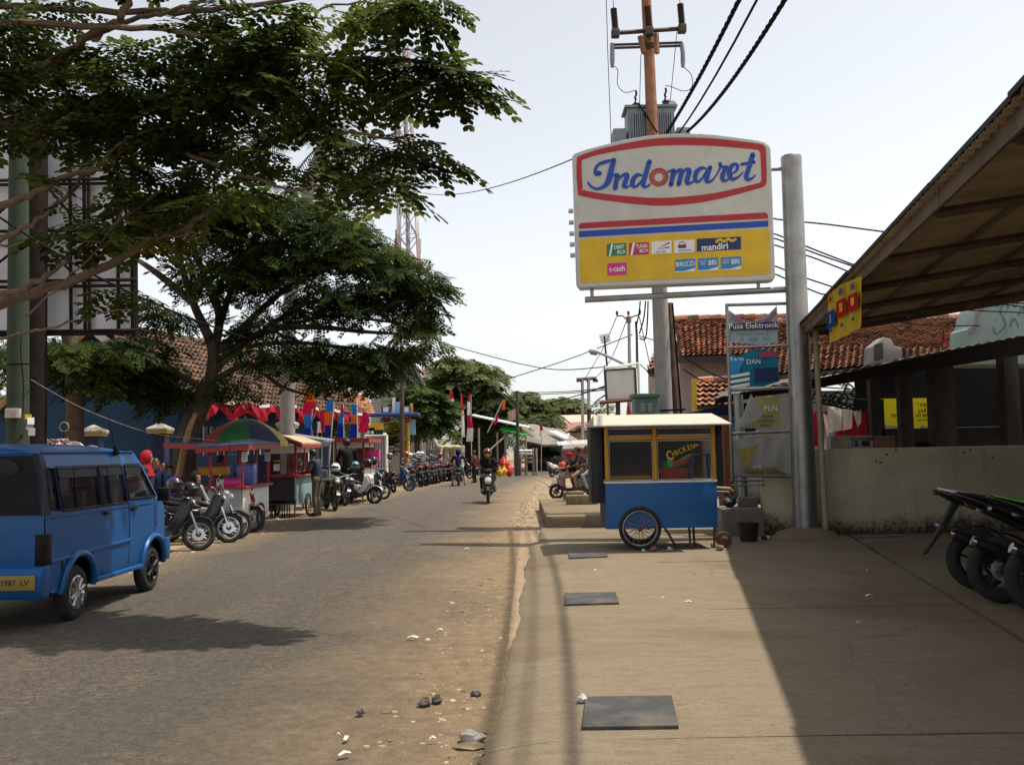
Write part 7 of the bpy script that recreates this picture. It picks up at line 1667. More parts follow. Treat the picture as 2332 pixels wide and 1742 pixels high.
# blue minivan
M_van=mat('van_blue',(.002,.068,.215),.4,var=.22,scale=1.2,spec=.3,coat=.12,dirt=.25,dirtc=(.02,.075,.13),dscale=2.2)
M_vdark=mat('van_trim',(.009,.009,.010),.5,var=.15,spec=.25);G_van=glass('van_glass',(.012,.013,.015),.5);M_vint=mat('van_interior',(.05,.047,.044),.8)
van=thing('minivan','blue public minivan with dark windows stopped at the left of the road','van',(-4.97,10.30,.03))
SX=[(.28,.675),(.34,.70),(.55,.71),(1.0,.70),(1.07,.69),(1.48,.625),(1.56,.605),(1.62,.575)]
def vx(z):return float(np.interp(z,[a for a,b in SX],[b for a,b in SX]))
def profile(w_=1.0):return None
def vpanel(par,outline,holes,name,mtl,s,thick=None,off=0.0,grid=.09):
 vs=[Vector(p)for p in outline];ed=[(i,(i+1)%len(outline))for i in range(len(outline))];
 for h in holes:
  b=len(vs);vs+=[Vector(p)for p in h];ed+=[(b+i,b+(i+1)%len(h))for i in range(len(h))]
 def inside(p,poly):
  c=False;n=len(poly)
  for i in range(n):
   a,b=poly[i],poly[(i+1)%n]
   if(a[1]>p[1])!=(b[1]>p[1])and p[0]<(b[0]-a[0])*(p[1]-a[1])/(b[1]-a[1])+a[0]:c=not c
  return c
 y0=min(p[0]for p in outline);y1=max(p[0]for p in outline);z0=min(p[1]for p in outline);z1=max(p[1]for p in outline)
 for i in range(1,int((y1-y0)/grid)):
  for j in range(1,int((z1-z0)/grid)+1):
   p=(y0+i*grid,z0+j*grid)
   if inside(p,outline)and not any(inside(p,h)for h in holes):vs.append(Vector(p))
 r=delaunay_2d_cdt(vs,ed,[],0,1e-5);mb=MB()
 for v in r[0]:
  fy=v.y;nose=max(0,v.x-1.05);mb.v.append((s*(vx(v.y)-nose*nose*.35+off),v.x,v.y))
 for f in r[2]:
  c=sum((r[0][i]for i in f),Vector((0,0)))/len(f)
  if inside(c,outline)and not any(inside(c,h)for h in holes):mb.f.append(list(f));mb.m.append(0)
 return mb.build(name,mtl,par,smooth=True,world=False,autos=60)
def archpts(cy,cz,r,k=12):return[(cy+r*math.cos(PI-PI*i/k),cz+r*math.sin(PI-PI*i/k))for i in range(k+1)]
WY=(-.98,.93);WR=.265
body=[(-1.62,.36)]+[(-1.30,.30)]+archpts(WY[0],.30,.325)+archpts(WY[1],.30,.325)+[(1.40,.34),(1.47,.50),(1.46,.93),(1.30,1.02),(1.10,1.10),(.80,1.45),(.67,1.615),(.2,1.62),(-1.30,1.62),(-1.56,1.62),(-1.605,1.40),(-1.64,1.0),(-1.65,.6)]
WIN=[('quarter_window',[(-1.52,1.10),(-1.33,1.08),(-1.36,1.47),(-1.49,1.48)]),('side_window',[(-1.28,1.07),(-.46,1.07),(-.46,1.47),(-1.31,1.47)]),('side_window',[(-.41,1.07),(.20,1.07),(.17,1.47),(-.41,1.47)]),('door_window',[(.27,1.10),(1.02,1.10),(.70,1.46),(.25,1.47)])]
for s in(1,-1):
 vpanel(van,body,[w_[1]for w_ in WIN],'side_body' if s>0 else 'side_body',M_van,s)
 for nm,w_ in WIN:
  o=vpanel(van,w_,[],nm,G_van,s,off=-.012)
  n=len(w_);mb=MB();pts=[(s*(vx(z)+.004),y,z)for y,z in w_];mb.tube(pts,.014,5,closed=True);mb.build('window_rubber',M_vdark,o,world=False)
  if nm!='quarter_window':
   y0=min(p[0]for p in w_);y1=max(p[0]for p in w_ if p[1]>1.3);zt=1.47
   mb=MB();mb.add([(s*(vx(1.37)+.012),y0+.03,1.38),(s*(vx(1.37)+.012),y1-.02,1.38),(s*(vx(1.49)+.006),y1-.0,1.495),(s*(vx(1.49)+.006),y0,1.495)],[(0,1,2,3)]);mb.build('rain_visor',M_vdark,o,world=False,fixn=False)
  if nm=='side_window':
   m_=(w_[0][0]+w_[1][0])/2-.1;mb=MB();mb.tube([(s*(vx(1.07)+.004),m_,1.07),(s*(vx(1.47)+.004),m_,1.47)],.013,5);mb.build('sliding_bar',M_vdark,o,world=False)
   # roof, front and back skins: swept across the width
def skin(name,mtl,prof,par=van,k=12,wfun=None):
 mb=MB()
 for(y,z,hw,cr)in prof:
  for i in range(k+1):
   u=-1+2*i/k;mb.v.append((hw*u,y+(0),z-cr*abs(u)**3))
 for a in range(len(prof)-1):
  for i in range(k):q=a*(k+1)+i;mb.f.append((q,q+1,q+k+2,q+k+1));mb.m.append(0)
 return mb.build(name,mtl,par,smooth=True,world=False,autos=70)
skin('roof',M_van,[(-1.565,1.618,.578,.0),(-1.535,1.665,.578,.046),(-1.44,1.695,.578,.076),(-1.2,1.712,.578,.093),(-.5,1.72,.578,.10),(.1,1.712,.578,.093),(.45,1.69,.578,.071),(.64,1.65,.578,.033),(.70,1.625,.578,.01)])
M_vrear=M_vdark
skin('rear_panel',M_van,[(-1.60,.34,.66,0),(-1.655,.50,.69,0),(-1.66,.90,.70,0),(-1.645,1.06,.69,0),(-1.60,1.40,.63,0),(-1.55,1.62,.585,0)])
mb=MB();pr=[(-1.652,1.06,.66),(-1.612,1.38,.615),(-1.578,1.60,.55)]
for(y,z,h)in pr:mb.v+=[(-h,y-.012,z),(h,y-.012,z)]
for i in range(2):mb.f.append((2*i,2*i+1,2*i+3,2*i+2));mb.m.append(0)
rw=mb.build('rear_window',mat('rear_glass',(.006,.006,.007),.35,spec=.12),van,world=False,fixn=False)
text('lo Kitty',.12,M_signw,rw,frame((.0,-1.668,1.19),(1,0,.12),(0,-1,.14)),ext=.001,world=False)
mb=MB();mb.ball((.28,-1.62,1.47),(.17,.012,.10),12,7);mb.build('spoiler_sticker',M_vdark,rw,world=False,smooth=True)
for s in(1,-1):
 mb=MB();
 for z in(1.05,1.2,1.4,1.52,1.61):mb.v+=[(s*(vx(z)+.004),-1.645+(z-1.0)*.13,z),(s*(vx(z)+.006),-1.53+(z-1.05)*.08,z),(s*(vx(z)*.94),-1.672+(z-1.0)*.13,z)]
 for i in range(4):mb.f+=[(3*i,3*i+1,3*i+4,3*i+3),(3*i+2,3*i,3*i+3,3*i+5)];mb.m+=[0,0]
 mb.build('corner_wrap',M_vdark,van,world=False,smooth=True)
 mb=MB();mb.box((s*.665,-1.60,.74),(.10,.13,.29));mb.build('tail_light',mat('tail_smoked',(.006,.004,.004),.4,spec=.15),van,world=False,bevel=.015)
 for cy in WY:
  mb=MB();P0=archpts(cy,.30,.345,14);mb.tube([(s*(vx(z)+.012),y,z)for y,z in P0],.034,8);mb.build('arch_flare',M_van,van,world=False,smooth=True)
  mb=MB();A_w=archpts(cy,.30,.335,14);mb.add([(s*.69,y,z)for y,z in A_w]+[(s*.30,y,z)for y,z in A_w],[(i,i+1,16+i,15+i)for i in range(14)]+[tuple(range(15,30))]);mb.build('wheel_well',M_vdark,van,world=False)
  wl_=MB();wl_.tube([(s*.63,cy+(WR-.06)*math.cos(t),WR+(WR-.06)*math.sin(t))for t in np.linspace(0,2*PI,28,endpoint=False)],.07,10,closed=True);wh=wl_.build('wheel',M_tyre,van,world=False,smooth=True)
  rear=cy<0
  mb=MB();T=Matrix.Translation((s*.665,cy,WR))@Matrix.Rotation(R(90)*s,4,'Y')
  mb.lathe([(.165,0),(.165,.03),(.15,.035),(.14,.012),(.05,.012),(.045,.035),(.0,.04)],24,T,cap=False);mb.build('rim',M_chrome if rear else M_rimblk,wh,world=False,smooth=True)
  for k in range(10 if rear else 6):
   a=2*PI*k/(10 if rear else 6);mb=MB();mb.tube([T@Vector((.04*math.cos(a),.04*math.sin(a),.034)),T@Vector((.148*math.cos(a),.148*math.sin(a),.034))],[.012,.02],5);mb.build('wheel_spoke',M_alloy if rear else M_mblk,wh,world=False,smooth=True)
 mb=MB();mb.tube([(s*.715,WY[0]+.36,.335),(s*.72,WY[1]-.38,.335)],.028,6);mb.build('side_skirt',M_van,van,world=False,smooth=True)
 mb=MB();mb.tube([(s*.712,-1.55,.62),(s*.716,.25,.66)],.018,6);mb.build('rub_strip',M_van,van,world=False,smooth=True)
 mb=MB();mb.tube([(s*(vx(1.03)+.004),-1.5,1.02),(s*(vx(1.03)+.004),.9,1.03)],.009,5);mb.build('waist_line',M_van,van,world=False)
 mb=MB();mb.tube([(s*(vx(z)+.001),.235 if z>.6 else.22,z)for z in(.40,.7,1.0,1.2,1.47)],.006,4);mb.build('door_seam',M_vdark,van,world=False)
 for pts in([(1.09,1.06),(1.03,.75),(.70,.64)],[(.22,.36),(.52,.345)],[(-.44,1.04),(-.44,.36)],[(-1.60,1.02),(-1.30,1.04)]):
  mb=MB();mb.tube([(s*(vx(z)+.0015),y,z)for y,z in pts],.005,4);mb.build('panel_seam',M_vdark,van,world=False)
 mb=MB();mb.box((s*.712,-.36,.99),(.03,.11,.03));mb.build('door_handle',M_vdark,van,world=False,bevel=.008)
 mb=MB();mb.box((s*.712,.36,.99),(.03,.11,.03));mb.build('door_handle',M_vdark,van,world=False,bevel=.008)
 mb=MB();mb.box((s*.80,1.0,1.12),(.14,.06,.16));mb.build('wing_mirror',M_vdark,van,world=False,bevel=.02)
 mb=MB();mb.ball((s*.708,-1.32,.56),(.01,.035,.05),8,6);mb.build('fuel_cap',M_vdark,van,world=False)
 mb=MB();mb.tube([(s*.582,-1.5,1.625),(s*.582,.6,1.625)],.014,5);mb.build('roof_gutter',M_van,van,world=False)
mb=MB();mb.prism([(-1.56,.31),(-1.70,.30),(-1.735,.40),(-1.725,.55),(-1.67,.60),(-1.56,.60)],-.715,.715,'x');mb.build('bumper',M_van,van,world=False,bevel=.025)
mb=MB();mb.prism([(1.36,.32),(1.50,.30),(1.53,.40),(1.52,.54),(1.47,.58),(1.36,.58)],-.70,.70,'x');mb.build('bumper',M_van,van,world=False,bevel=.025)
skin('nose',M_van,[(1.41,.34,.645,0),(1.475,.50,.65,0),(1.465,.92,.64,0),(1.30,1.03,.672,0),(1.08,1.11,.686,0)])
o=skin('windscreen',G_van,[(1.09,1.12,.65,0),(.80,1.45,.60,0),(.67,1.69,.55,.05)])
mb=MB();mb.span((-.66,-1.6,.30),(.66,1.42,.42));mb.build('floor_pan',M_vdark,van,world=False)
for y in(-1.1,-.45,.35):
 for x in(-.35,.35):
  mb=MB();mb.box((x,y,.72),(.5,.42,.14));st_=mb.build('seat',M_vint,van,world=False,bevel=.04);mb=MB();mb.box((x,y-.2,1.0),(.5,.12,.5),rx=-.12);mb.build('seat_back',M_vint,st_,world=False,bevel=.04)
mb=MB();mb.box((0,1.15,.93),(1.2,.3,.25));mb.build('dashboard',M_vdark,van,world=False,bevel=.03)
M_vplate=mat('plate_yellow',(.24,.165,.015),.5,var=.1,dirt=.3)
mb=MB();mb.box((.45,-1.745,.46),(.44,.012,.13));pt_=mb.build('number_plate',M_vplate,van,world=False,bevel=.004)
text('1987  LV',.074,M_black,pt_,frame((.485,-1.7535,.46),(1,0,0),(0,-1,0)),ext=.001,bold=.01,sx=.95,world=False)
mb=MB();mb.tube([(.62,.1,1.60),(.60,.06,1.70)],[.035,.02],8);mb.tube([(.60,.06,1.70),(.56,-.02,2.05)],.005,5);mb.build('aerial',M_vdark,van,world=False)
# what peeps over the van roof: bundled bag and a white board, standing on the far roadside
fb=thing('feather_bundle','bundle of brown and purple dusters with a cane ring, seen over the van roof','duster bundle',tuple(P(137,1012,17.5)))
c=fb.location.copy();r3=random.Random(3)
for k in range(46):
 a=r3.uniform(0,2*PI);ph=r3.uniform(-.6,.9);d=Vector((math.cos(a)*math.cos(ph),math.sin(a)*math.cos(ph),math.sin(ph)-.25))*r3.uniform(.16,.26)
 mb=MB();mb.tube([c+Vector((0,0,.1)),c+d*.6,c+d],[.015,.035,.012],5);mb.build('duster',[mat('duster_brown',(.26,.17,.09),.9),mat('duster_pink',(.28,.12,.18),.9),mat('duster_pale',(.45,.38,.28),.9)][k%3],fb)
mb=MB();q=P(146,972,17.5);mb.tube([q+Vector((.085*math.cos(t),0,.085*math.sin(t)))for t in np.linspace(0,2*PI,18,endpoint=False)],.010,6,closed=True);mb.build('cane_ring',M_postc,fb)
mb=MB();mb.tube([(c.x,c.y,0),c+Vector((.05,0,.05)),q-Vector((0,0,.085))],.018,6);mb.build('stick',M_kwood,fb)
wb=thing('sign_board','pale scalloped sign board seen above the van roof','sign',tuple(P(190,1100,18)[0:2])+(0,))
mb=MB();mb.prism([(P(x,y,18).x,P(x,y,18).z)for x,y in((150,1060),(152,1020),(165,1005),(180,1008),(190,1016),(205,1014),(218,1016),(224,1028),(224,1060))],18,18.06,'y');mb.build('board_face',M_bb,wb)
for x in(160,215):mb=MB();p=P(x,1050,18.03);mb.tube([(p.x,18.03,0),p],.03,5);mb.build('post',M_kwood,wb)
text('sedap',.1,M_sr,wb,frame(P(185,1024,17.99),(1,0,0),(0,-1,0)),ext=.001,shear=.2)
# blue food cart on the pavement
M_cblue=mat('cart_blue',(.005,.10,.33),.5,var=.14,scale=2.5,bump=.06,bscale=9,dirt=.55,dirtc=(.035,.085,.17),dscale=5)
M_cyel=mat('cart_yellow',(.52,.25,.008),.5,var=.15,dirt=.25,dirtc=(.28,.12,.01));M_cteal=mat('cart_dark_teal',(.010,.017,.020),.6,var=.25,dirt=.3,dirtc=(.05,.05,.04));M_cream=mat('roof_cream',(.50,.455,.37),.8,var=.08,dirt=.35,dirtc=(.42,.31,.17),dscale=2)
M_ctrim=mat('trim_white',(.70,.70,.68),.5);G_cart=glass('cart_glass',(.03,.033,.035),.22,.04);M_cint=mat('cart_inside',(.035,.035,.032),.8,var=.3);M_rustd=mat('rust_dark',(.10,.05,.03),.85,var=.4)
YC=14.25
fc=thing('food_cart','blue and yellow glass-sided food cart on bicycle wheels on the pavement','food cart',(2.25,YC,ZP))
def pc(x,y,d=0):return P(x,y,YC+d)
X0,X1=pc(1379,1100).x,pc(1632,1100).x;Zb,Zm,Zt=pc(1500,1203).z,pc(1500,1099).z,pc(1500,968).z;DP=1.0
mb=MB();mb.span((X0,YC,Zb),(X1,YC+.025,Zm));mb.build('front_panel',M_cblue,fc,bevel=.004)
mb=MB();mb.span((X0,YC+DP-.03,Zb),(X1,YC+DP,Zm));mb.build('back_panel',M_cblue,fc)
for x in(X0,X1-.025):mb=MB();mb.span((x,YC+.028,Zb),(x+.025,YC+DP-.033,Zm));mb.build('side_panel',M_cteal,fc)
mb=MB();mb.span((X0+.03,YC+.03,Zb+.01),(X1-.03,YC+DP-.04,Zb+.04));mb.build('cart_floor',M_cint,fc)
mb=MB();mb.span((X0-.01,YC-.012,Zm),(X1+.01,YC+DP+.01,Zm+.028));mb.build('counter',M_ctrim,fc)
Xm=pc(1492,1050).x;Zr=pc(1500,997).z;fw_=.055
for x in(X0,X1-fw_):mb=MB();mb.span((x,YC-.003,Zm+.029),(x+fw_,YC+.045,Zt));mb.build('frame_post',M_cyel,fc,bevel=.004)
mb=MB();mb.span((Xm-.028,YC-.002,Zm+.029),(Xm+.028,YC+.044,Zt));mb.build('frame_post',M_cyel,fc,bevel=.004)
for z,h in((Zr,.05),(Zt-.012,.035)):
 for a,b_ in((X0+fw_+.002,Xm-.03),(Xm+.03,X1-fw_-.002)):mb=MB();mb.span((a,YC,z-h/2),(b_,YC+.042,z+h/2));mb.build('frame_rail',M_cyel,fc,bevel=.004)
for a,b_ in((X0+fw_,Xm-.03),(Xm+.03,X1-fw_)):
 for z0,z1 in((Zm+.03,Zr-.03),(Zr+.027,Zt-.032)):
  mb=MB();mb.span((a+.001,YC+.018,z0),(b_-.001,YC+.022,z1));gp=mb.build('glass_pane',G_cart,fc)
  mb=MB();e_=.012;mb.tube([(a+e_,YC+.006,z0+e_),(b_-e_,YC+.006,z0+e_),(b_-e_,YC+.006,z1-e_),(a+e_,YC+.006,z1-e_)],.007,4,closed=True);mb.build('glazing_bead',M_ctrim,gp)
for s,x in((-1,X0),(1,X1)):
 xo=pc(1352,1050).x if s<0 else pc(1654,1050).x
 mb=MB();zz=pc(1360,1148).z if s<0 else pc(1650,1118).z
 mb.span((min(x+.012*s,xo),YC+.22,zz),(max(x+.012*s,xo),YC+.27,Zt));mb.build('side_wing',M_cteal,fc,bevel=.004)
 mb=MB();mb.span((xo-.015,YC+.275,zz),(xo+.015,YC+DP-.05,Zt));mb.build('side_wing',M_cteal,fc,bevel=.004)
 for y in(YC+.06,YC+DP-.1):mb=MB();mb.span((x+(.01 if s<0 else-.05),y,Zm+.03),(x+(.05 if s<0 else-.01),y+.04,Zt));mb.build('frame_post',M_cyel,fc)
mb=MB();mb.span((X0+.03,YC+DP-.05,Zm+.03),(X1-.03,YC+DP-.02,Zt));mb.build('back_board',M_cint,fc)
mb=MB();xa,xb=pc(1348,960).x,pc(1655,960).x;z0=pc(1500,967).z;
mb.add([(xa,YC-.28,z0),(xb,YC-.28,z0),(xb-.14,YC+.38,z0+.17),(xa+.06,YC+.38,z0+.17),(xb,YC+DP+.25,z0+.04),(xa,YC+DP+.25,z0+.04)]+[(xa,YC-.28,z0-.03),(xb,YC-.28,z0-.03),(xb,YC+DP+.25,z0+.01),(xa,YC+DP+.25,z0+.01)],[(0,1,2,3),(3,2,4,5),(6,7,1,0),(7,8,4,2,1),(8,9,5,4),(9,6,0,3,5),(9,8,7,6)]);mb.build('roof',M_cream,fc,bevel=.006)
mb=MB();mb.tube([(xa,YC-.282,z0-.02),(xb,YC-.282,z0-.02)],.016,6);mb.build('roof_edge',M_galv,fc)
# lettering on the right pane
mb=MB();th=[(885,620),(940,660),(1060,610),(1110,580),(1095,620),(1040,680),(950,718),(900,710),(870,670)]
def c5(x,y,d=0):return P(1320+x/4.348,900+y/4.348,YC+d)
mb.add([c5(x,y,.010)for x,y in((905,640),(960,645),(1060,600),(1110,575),(1105,610),(1060,665),(980,705),(920,715))],[tuple(range(8))]);mb.build('sticker_red',mat('sticker_darkred',(.22,.02,.015),.4),fc)
mb=MB();mb.add([c5(x,y,.009)for x,y in((868,620),(900,612),(925,660),(925,712),(890,718),(865,680))],[tuple(range(6))]);mb.build('sticker_green',mat('sticker_green',(.03,.26,.03),.4),fc)
mb=MB();mb.add([c5(x,y,.009)for x,y in((985,632),(1100,575),(1105,590),(1000,650))],[tuple(range(4))]);mb.build('sticker_green',mat('sticker_green',(.03,.26,.03)),fc)
for ch,x,y,h,a in(('C',895,600,92,.5),('H',938,580,60,.42),('I',968,567,52,.36),('C',998,552,52,.34),('K',1040,535,54,.3),('E',1082,520,52,.28),('N',1122,507,50,.26)):
 text(ch,h/4.348*YC/FPX*1.38,mat('sticker_yellow',(.62,.42,.02),.45),fc,frame(c5(x,y,.007),(math.cos(a),0,math.sin(a)),(0,-1,0)),ext=.001,bold=.015,sx=.8)
text('Qu',.05,M_ctrim,fc,frame(c5(1160,492,.007),(.96,0,.25),(0,-1,0)),ext=.001)
# wheels, legs, handle
for y,nm in((YC+.08,'wheel'),(YC+DP-.08,'wheel')):
 wc=P(1458,1210,y-.11);r_=.318;cz=ZP+r_+.005
 mb=MB();mb.tube([(wc.x+(r_-.025)*math.cos(t),y-.11,cz+(r_-.025)*math.sin(t))for t in np.linspace(0,2*PI,40,endpoint=False)],.027,10,closed=True);wo_=mb.build(nm,M_tyre,fc,smooth=True)
 mb=MB();mb.tube([(wc.x+(r_-.062)*math.cos(t),y-.11,cz+(r_-.062)*math.sin(t))for t in np.linspace(0,2*PI,40,endpoint=False)],.013,7,closed=True);mb.build('rim',M_galv,wo_,smooth=True)
 mb=MB();mb.tube([(wc.x,y-.16,cz),(wc.x,y-.06,cz)],.035,12);mb.build('hub',M_rustd,wo_,smooth=True)
 for k in range(32):
  a=2*PI*k/32;b_=a+(.9 if k%2 else-.9);mb=MB();mb.tube([(wc.x+.033*math.cos(b_),y-.11+(.035 if k%4<2 else-.035),cz+.033*math.sin(b_)),(wc.x+(r_-.065)*math.cos(a),y-.11,cz+(r_-.065)*math.sin(a))],.0028,4,cap=False);mb.build('spoke',M_galv,wo_)
mb=MB();mb.tube([(wc.x,YC-.1,cz),(wc.x,YC+DP-.1,cz)],.02,8);mb.build('axle',M_rustd,fc)
for(x,yy,x2,y2,d)in((1512,1204,1543,1250,.06),(1569,1204,1573,1250,.06),(1579,1204,1582,1250,.5),(1627,1204,1627,1248,.1)):
 a=pc(x,yy,d);b_=Vector((pc(x2,y2,d).x,YC+d,ZP));mb=MB();mb.tube([a+Vector((0,0,.04)),b_],.018,6);mb.build('leg',M_dksteel,fc)
mb=MB();cw=pc(1648,1228,.15);mb.lathe([(.115,-.03),(.12,-.02),(.12,.02),(.115,.03),(.06,.034),(.03,.05)],20,Matrix.Translation((cw.x,cw.y,ZP+.12))@RY);mb.build('castor',M_rustd,fc)
mb=MB();mb.tube([pc(1628,1110,.1),pc(1662,1112,.1),pc(1668,1118,.3),pc(1662,1121,.8),pc(1628,1120,.8)],.02,7);mb.build('handle',M_postc,fc,smooth=True)
# inside
t_=thing('plastic_basin','red plastic basin with a green one inside, behind the cart glass','basin',(c5(940,820,.3).x,YC+.32,Zm+.03))
mb=MB();mb.lathe([(.19,0),(.25,.17),(.265,.18),(.25,.175),(.18,.01)],20,None,cap=False);mb.build('basin_body',mat('plastic_red',(.55,.03,.035),.4),t_,world=False,smooth=True)
mb=MB();mb.lathe([(.13,.12),(.20,.27),(.215,.275),(.195,.26),(.12,.14)],20,None,cap=False);mb.build('inner_basin',mat('plastic_green',(.04,.42,.24),.4),t_,world=False,smooth=True)
t_=thing('plastic_stool','blue plastic stool stored upside down behind the cart glass','stool',(c5(1215,820,.3).x,YC+.45,Zm+.03));M_stool=mat('plastic_blue',(.015,.12,.42),.4)
mb=MB();mb.box((0,0,.38),(.34,.34,.03));mb.build('seat',M_stool,t_,world=False,bevel=.01)
for a in(-1,1):
 for b_ in(-1,1):mb=MB();mb.tube([(.14*a,.14*b_,.38),(.17*a,.17*b_,0)],.025,6);mb.build('leg',M_stool,t_,world=False)
t_=thing('shelf_bar','yellow wooden bar lying inside the cart behind the left pane','bar',(pc(1440,1090).x,YC+.15,Zm+.03));mb=MB();mb.span((pc(1386,1090).x,YC+.12,Zm+.03),(pc(1484,1090).x,YC+.16,Zm+.11));mb.build('bar_body',M_cyel,t_,bevel=.005)
for(x,y,s_,lb,k_)in((1466,1256,.035,'pale stone wedged left under the cart wheel',31),(1489,1255,.06,'brick piece wedged right under the cart wheel',32),(1526,1254,.05,'white stone on the pavement right of the cart wheel',33),(1640,1253,.07,'small brown stone beside the cart castor',34),(1352,1113,.0,'',35)):
 if s_:crumple('stone',lb,'stone',x,y,s_,M_brick if k_==32 else M_brown if k_==34 else M_paper,ZP,.6,k_)
rb_=thing('stone_block','rough brown stone block lying on the raised concrete','stone',(G(1325,1148,.3).x,G(1325,1148,.3).y,.30))
mb=MB();mb.box((0,0,.11),(.75,.3,.22));o=mb.build('block_body',M_brown,rb_,world=False,bevel=.05)
rb2=thing('stone_block','pale stone block behind the brown one by the scooter wheel','stone',(G(1310,1132,.3).x-.1,25.3-.4,.30));mb=MB();mb.box((0,0,.1),(.55,.3,.2));mb.build('block_body',M_conc,rb2,world=False,bevel=.04)
# food stalls on the left roadside
M_sred=mat('stall_red',(.30,.022,.018),.55,var=.2,dirt=.25,dirtc=(.12,.03,.02));M_swht=mat('stall_white',(.70,.68,.60),.6,var=.06,dirt=.2,dirtc=(.45,.36,.25));M_tarpb=mat('tarp_navy',(.035,.05,.11),.55,var=.2);M_tan=mat('roof_tan',(.46,.34,.20),.8,var=.12,dirt=.3,dirtc=(.25,.16,.09));M_teal2=mat('stall_teal',(.18,.28,.29),.7,var=.4,scale=9,dirt=.5,dirtc=(.36,.30,.2),dscale=7)
G_stall=glass('stall_glass',(.06,.06,.06),.28);M_tubb=glass('tub_blue',(.10,.14,.45),.75,.25);M_pinkp=mat('plastic_pink',(.55,.03,.22),.4)
def stall(name,lab,loc,W,Lg,zb,zc,zt,panel,frame_m,roof_pts,roof_m,glassy,fascia=True):
 """cart with its long side W.. along +y (the road side faces +x); local origin at the near road-side corner"""
 t=thing(name,lab,'food stall',loc)
 mb=MB();mb.span((-.03,0,zb),(0,Lg,zc));mb.build('road_panel',panel,t,world=False,bevel=.004)
 mb=MB();mb.span((-W,-.03,zb+.12),(-.034,-.005,zc));mb.build('near_panel',M_cint if glassy else M_strip,t,world=False)
 mb=MB();mb.span((-W,0,zb),(-W+.03,Lg,zc));mb.build('back_panel',frame_m,t,world=False);mb=MB();mb.span((-W+.04,.0,zb+.02),(-.04,Lg,zb+.06));mb.build('stall_floor',M_cint,t,world=False)
 mb=MB();mb.span((-W-.08,-.1,zc),(.08,Lg+.06,zc+.05));mb.build('counter',frame_m,t,world=False,bevel=.005)
 for x in(-W+.02,-.05):
  for y in(-.02,Lg*.5,Lg-.04):mb=MB();mb.span((x,y,zc+.052),(x+.05,y+.05,zt));mb.build('post',frame_m,t,world=False)
 if glassy:
  for a,b_ in(((-W+.07,-.004,zc+.06),(-.055,.0,zt-.22)),):mb=MB();mb.span(a,b_);mb.build('glass_pane',G_stall,t,world=False)
  for y0,y1 in((.04,Lg*.5-.01),(Lg*.5+.06,Lg-.05)):mb=MB();mb.span((-.028,y0,zc+.06),(-.024,y1,zt-.22));mb.build('glass_pane',G_stall,t,world=False)
  mb=MB();mb.span((-W+.07,-.025,zt-.22),(-.055,-.0,zt-.02));o=mb.build('name_board',M_swht,t,world=False);mb=MB();mb.span((-.032,.04,zt-.2),(-.02,Lg-.05,zt-.02));mb.build('name_board',M_swht,t,world=False)
  mb=MB();mb.span((-W+.05,Lg-.08,zc+.06),(-.06,Lg-.05,zt));mb.build('back_board',frame_m,t,world=False)
 mb=MB();n=len(roof_pts);mb.add(roof_pts+[(x,y,z-.04)for x,y,z in roof_pts],[tuple(range(n)),tuple(range(2*n-1,n-1,-1))]+[(i,(i+1)%n,n+(i+1)%n,n+i)for i in range(n)]);mb.build('roof',roof_m,t,world=False)
 if fascia:
  q=roof_pts
  for i in range(n):
   a,b_=Vector(q[i]),Vector(q[(i+1)%n]);mb=MB();mb.add([a+Vector((0,0,-.042)),b_+Vector((0,0,-.042)),b_-Vector((0,0,.13)),a-Vector((0,0,.13))],[(0,1,2,3)]);mb.v=[Vector(v)for v in mb.v]
   mb.build('roof_fascia',frame_m,t,world=False)
 for y in(.45,):
  for x in(.05,-W-.05):
   r_=.29;mb=MB();mb.tube([(x,y+Lg*.35+(r_-.03)*math.cos(k),r_+(r_-.03)*math.sin(k))for k in np.linspace(0,2*PI,28,endpoint=False)],.03,8,closed=True);w_=mb.build('wheel',M_tyre,t,world=False,smooth=True)
   mb=MB();yc=y+Lg*.35
   for k in range(12):a=2*PI*k/12;mb.tube([(x,yc,r_),(x,yc+(r_-.06)*math.cos(a),r_+(r_-.06)*math.sin(a))],.007,4)
   mb.tube([(x,yc+(r_-.065)*math.cos(k),r_+(r_-.065)*math.sin(k))for k in np.linspace(0,2*PI,28,endpoint=False)],.014,6,closed=True);mb.build('rim',M_galv,w_,world=False)
 for x in(-.06,-W+.06):mb=MB();mb.tube([(x,.06,0),(x,.06,zb+.05)],.02,5);mb.build('leg',M_dksteel,t,world=False)
 return t
A_=stall('drink_stall','red framed drink stall under navy sheet roofs with a white road panel',(-5.5,19.3,0),.72,2.0,.22,.92,1.80,M_swht,M_sred,[(.18,-.25,1.83),(.18,2.25,1.86),(-.5,2.25,1.98),(-.9,-.25,1.78)],M_tarpb,False)
mb=MB();q=[P(373,1008,19.6),P(520,1014,19.0),P(560,1012,20.5),P(400,1006,21.2)];mb.add(q+[v-Vector((0,0,.04))for v in q],[(0,1,2,3),(7,6,5,4),(0,4,5,1),(1,5,6,2),(2,6,7,3),(3,7,4,0)]);mb.build('awning',M_tarpb,A_)
mb=MB();mb.ribbon([q[0]-Vector((0,.02,.06)),q[1]-Vector((0,.02,.06))],.1,Vector((0,-1,0)));mb.build('awning_edge',M_sred,A_)
mb=MB();mb.tube([P(388,1012,20.4),(P(388,1100,20.4).x,20.4,0)],.025,6);mb.build('awning_pole',M_dksteel,A_)
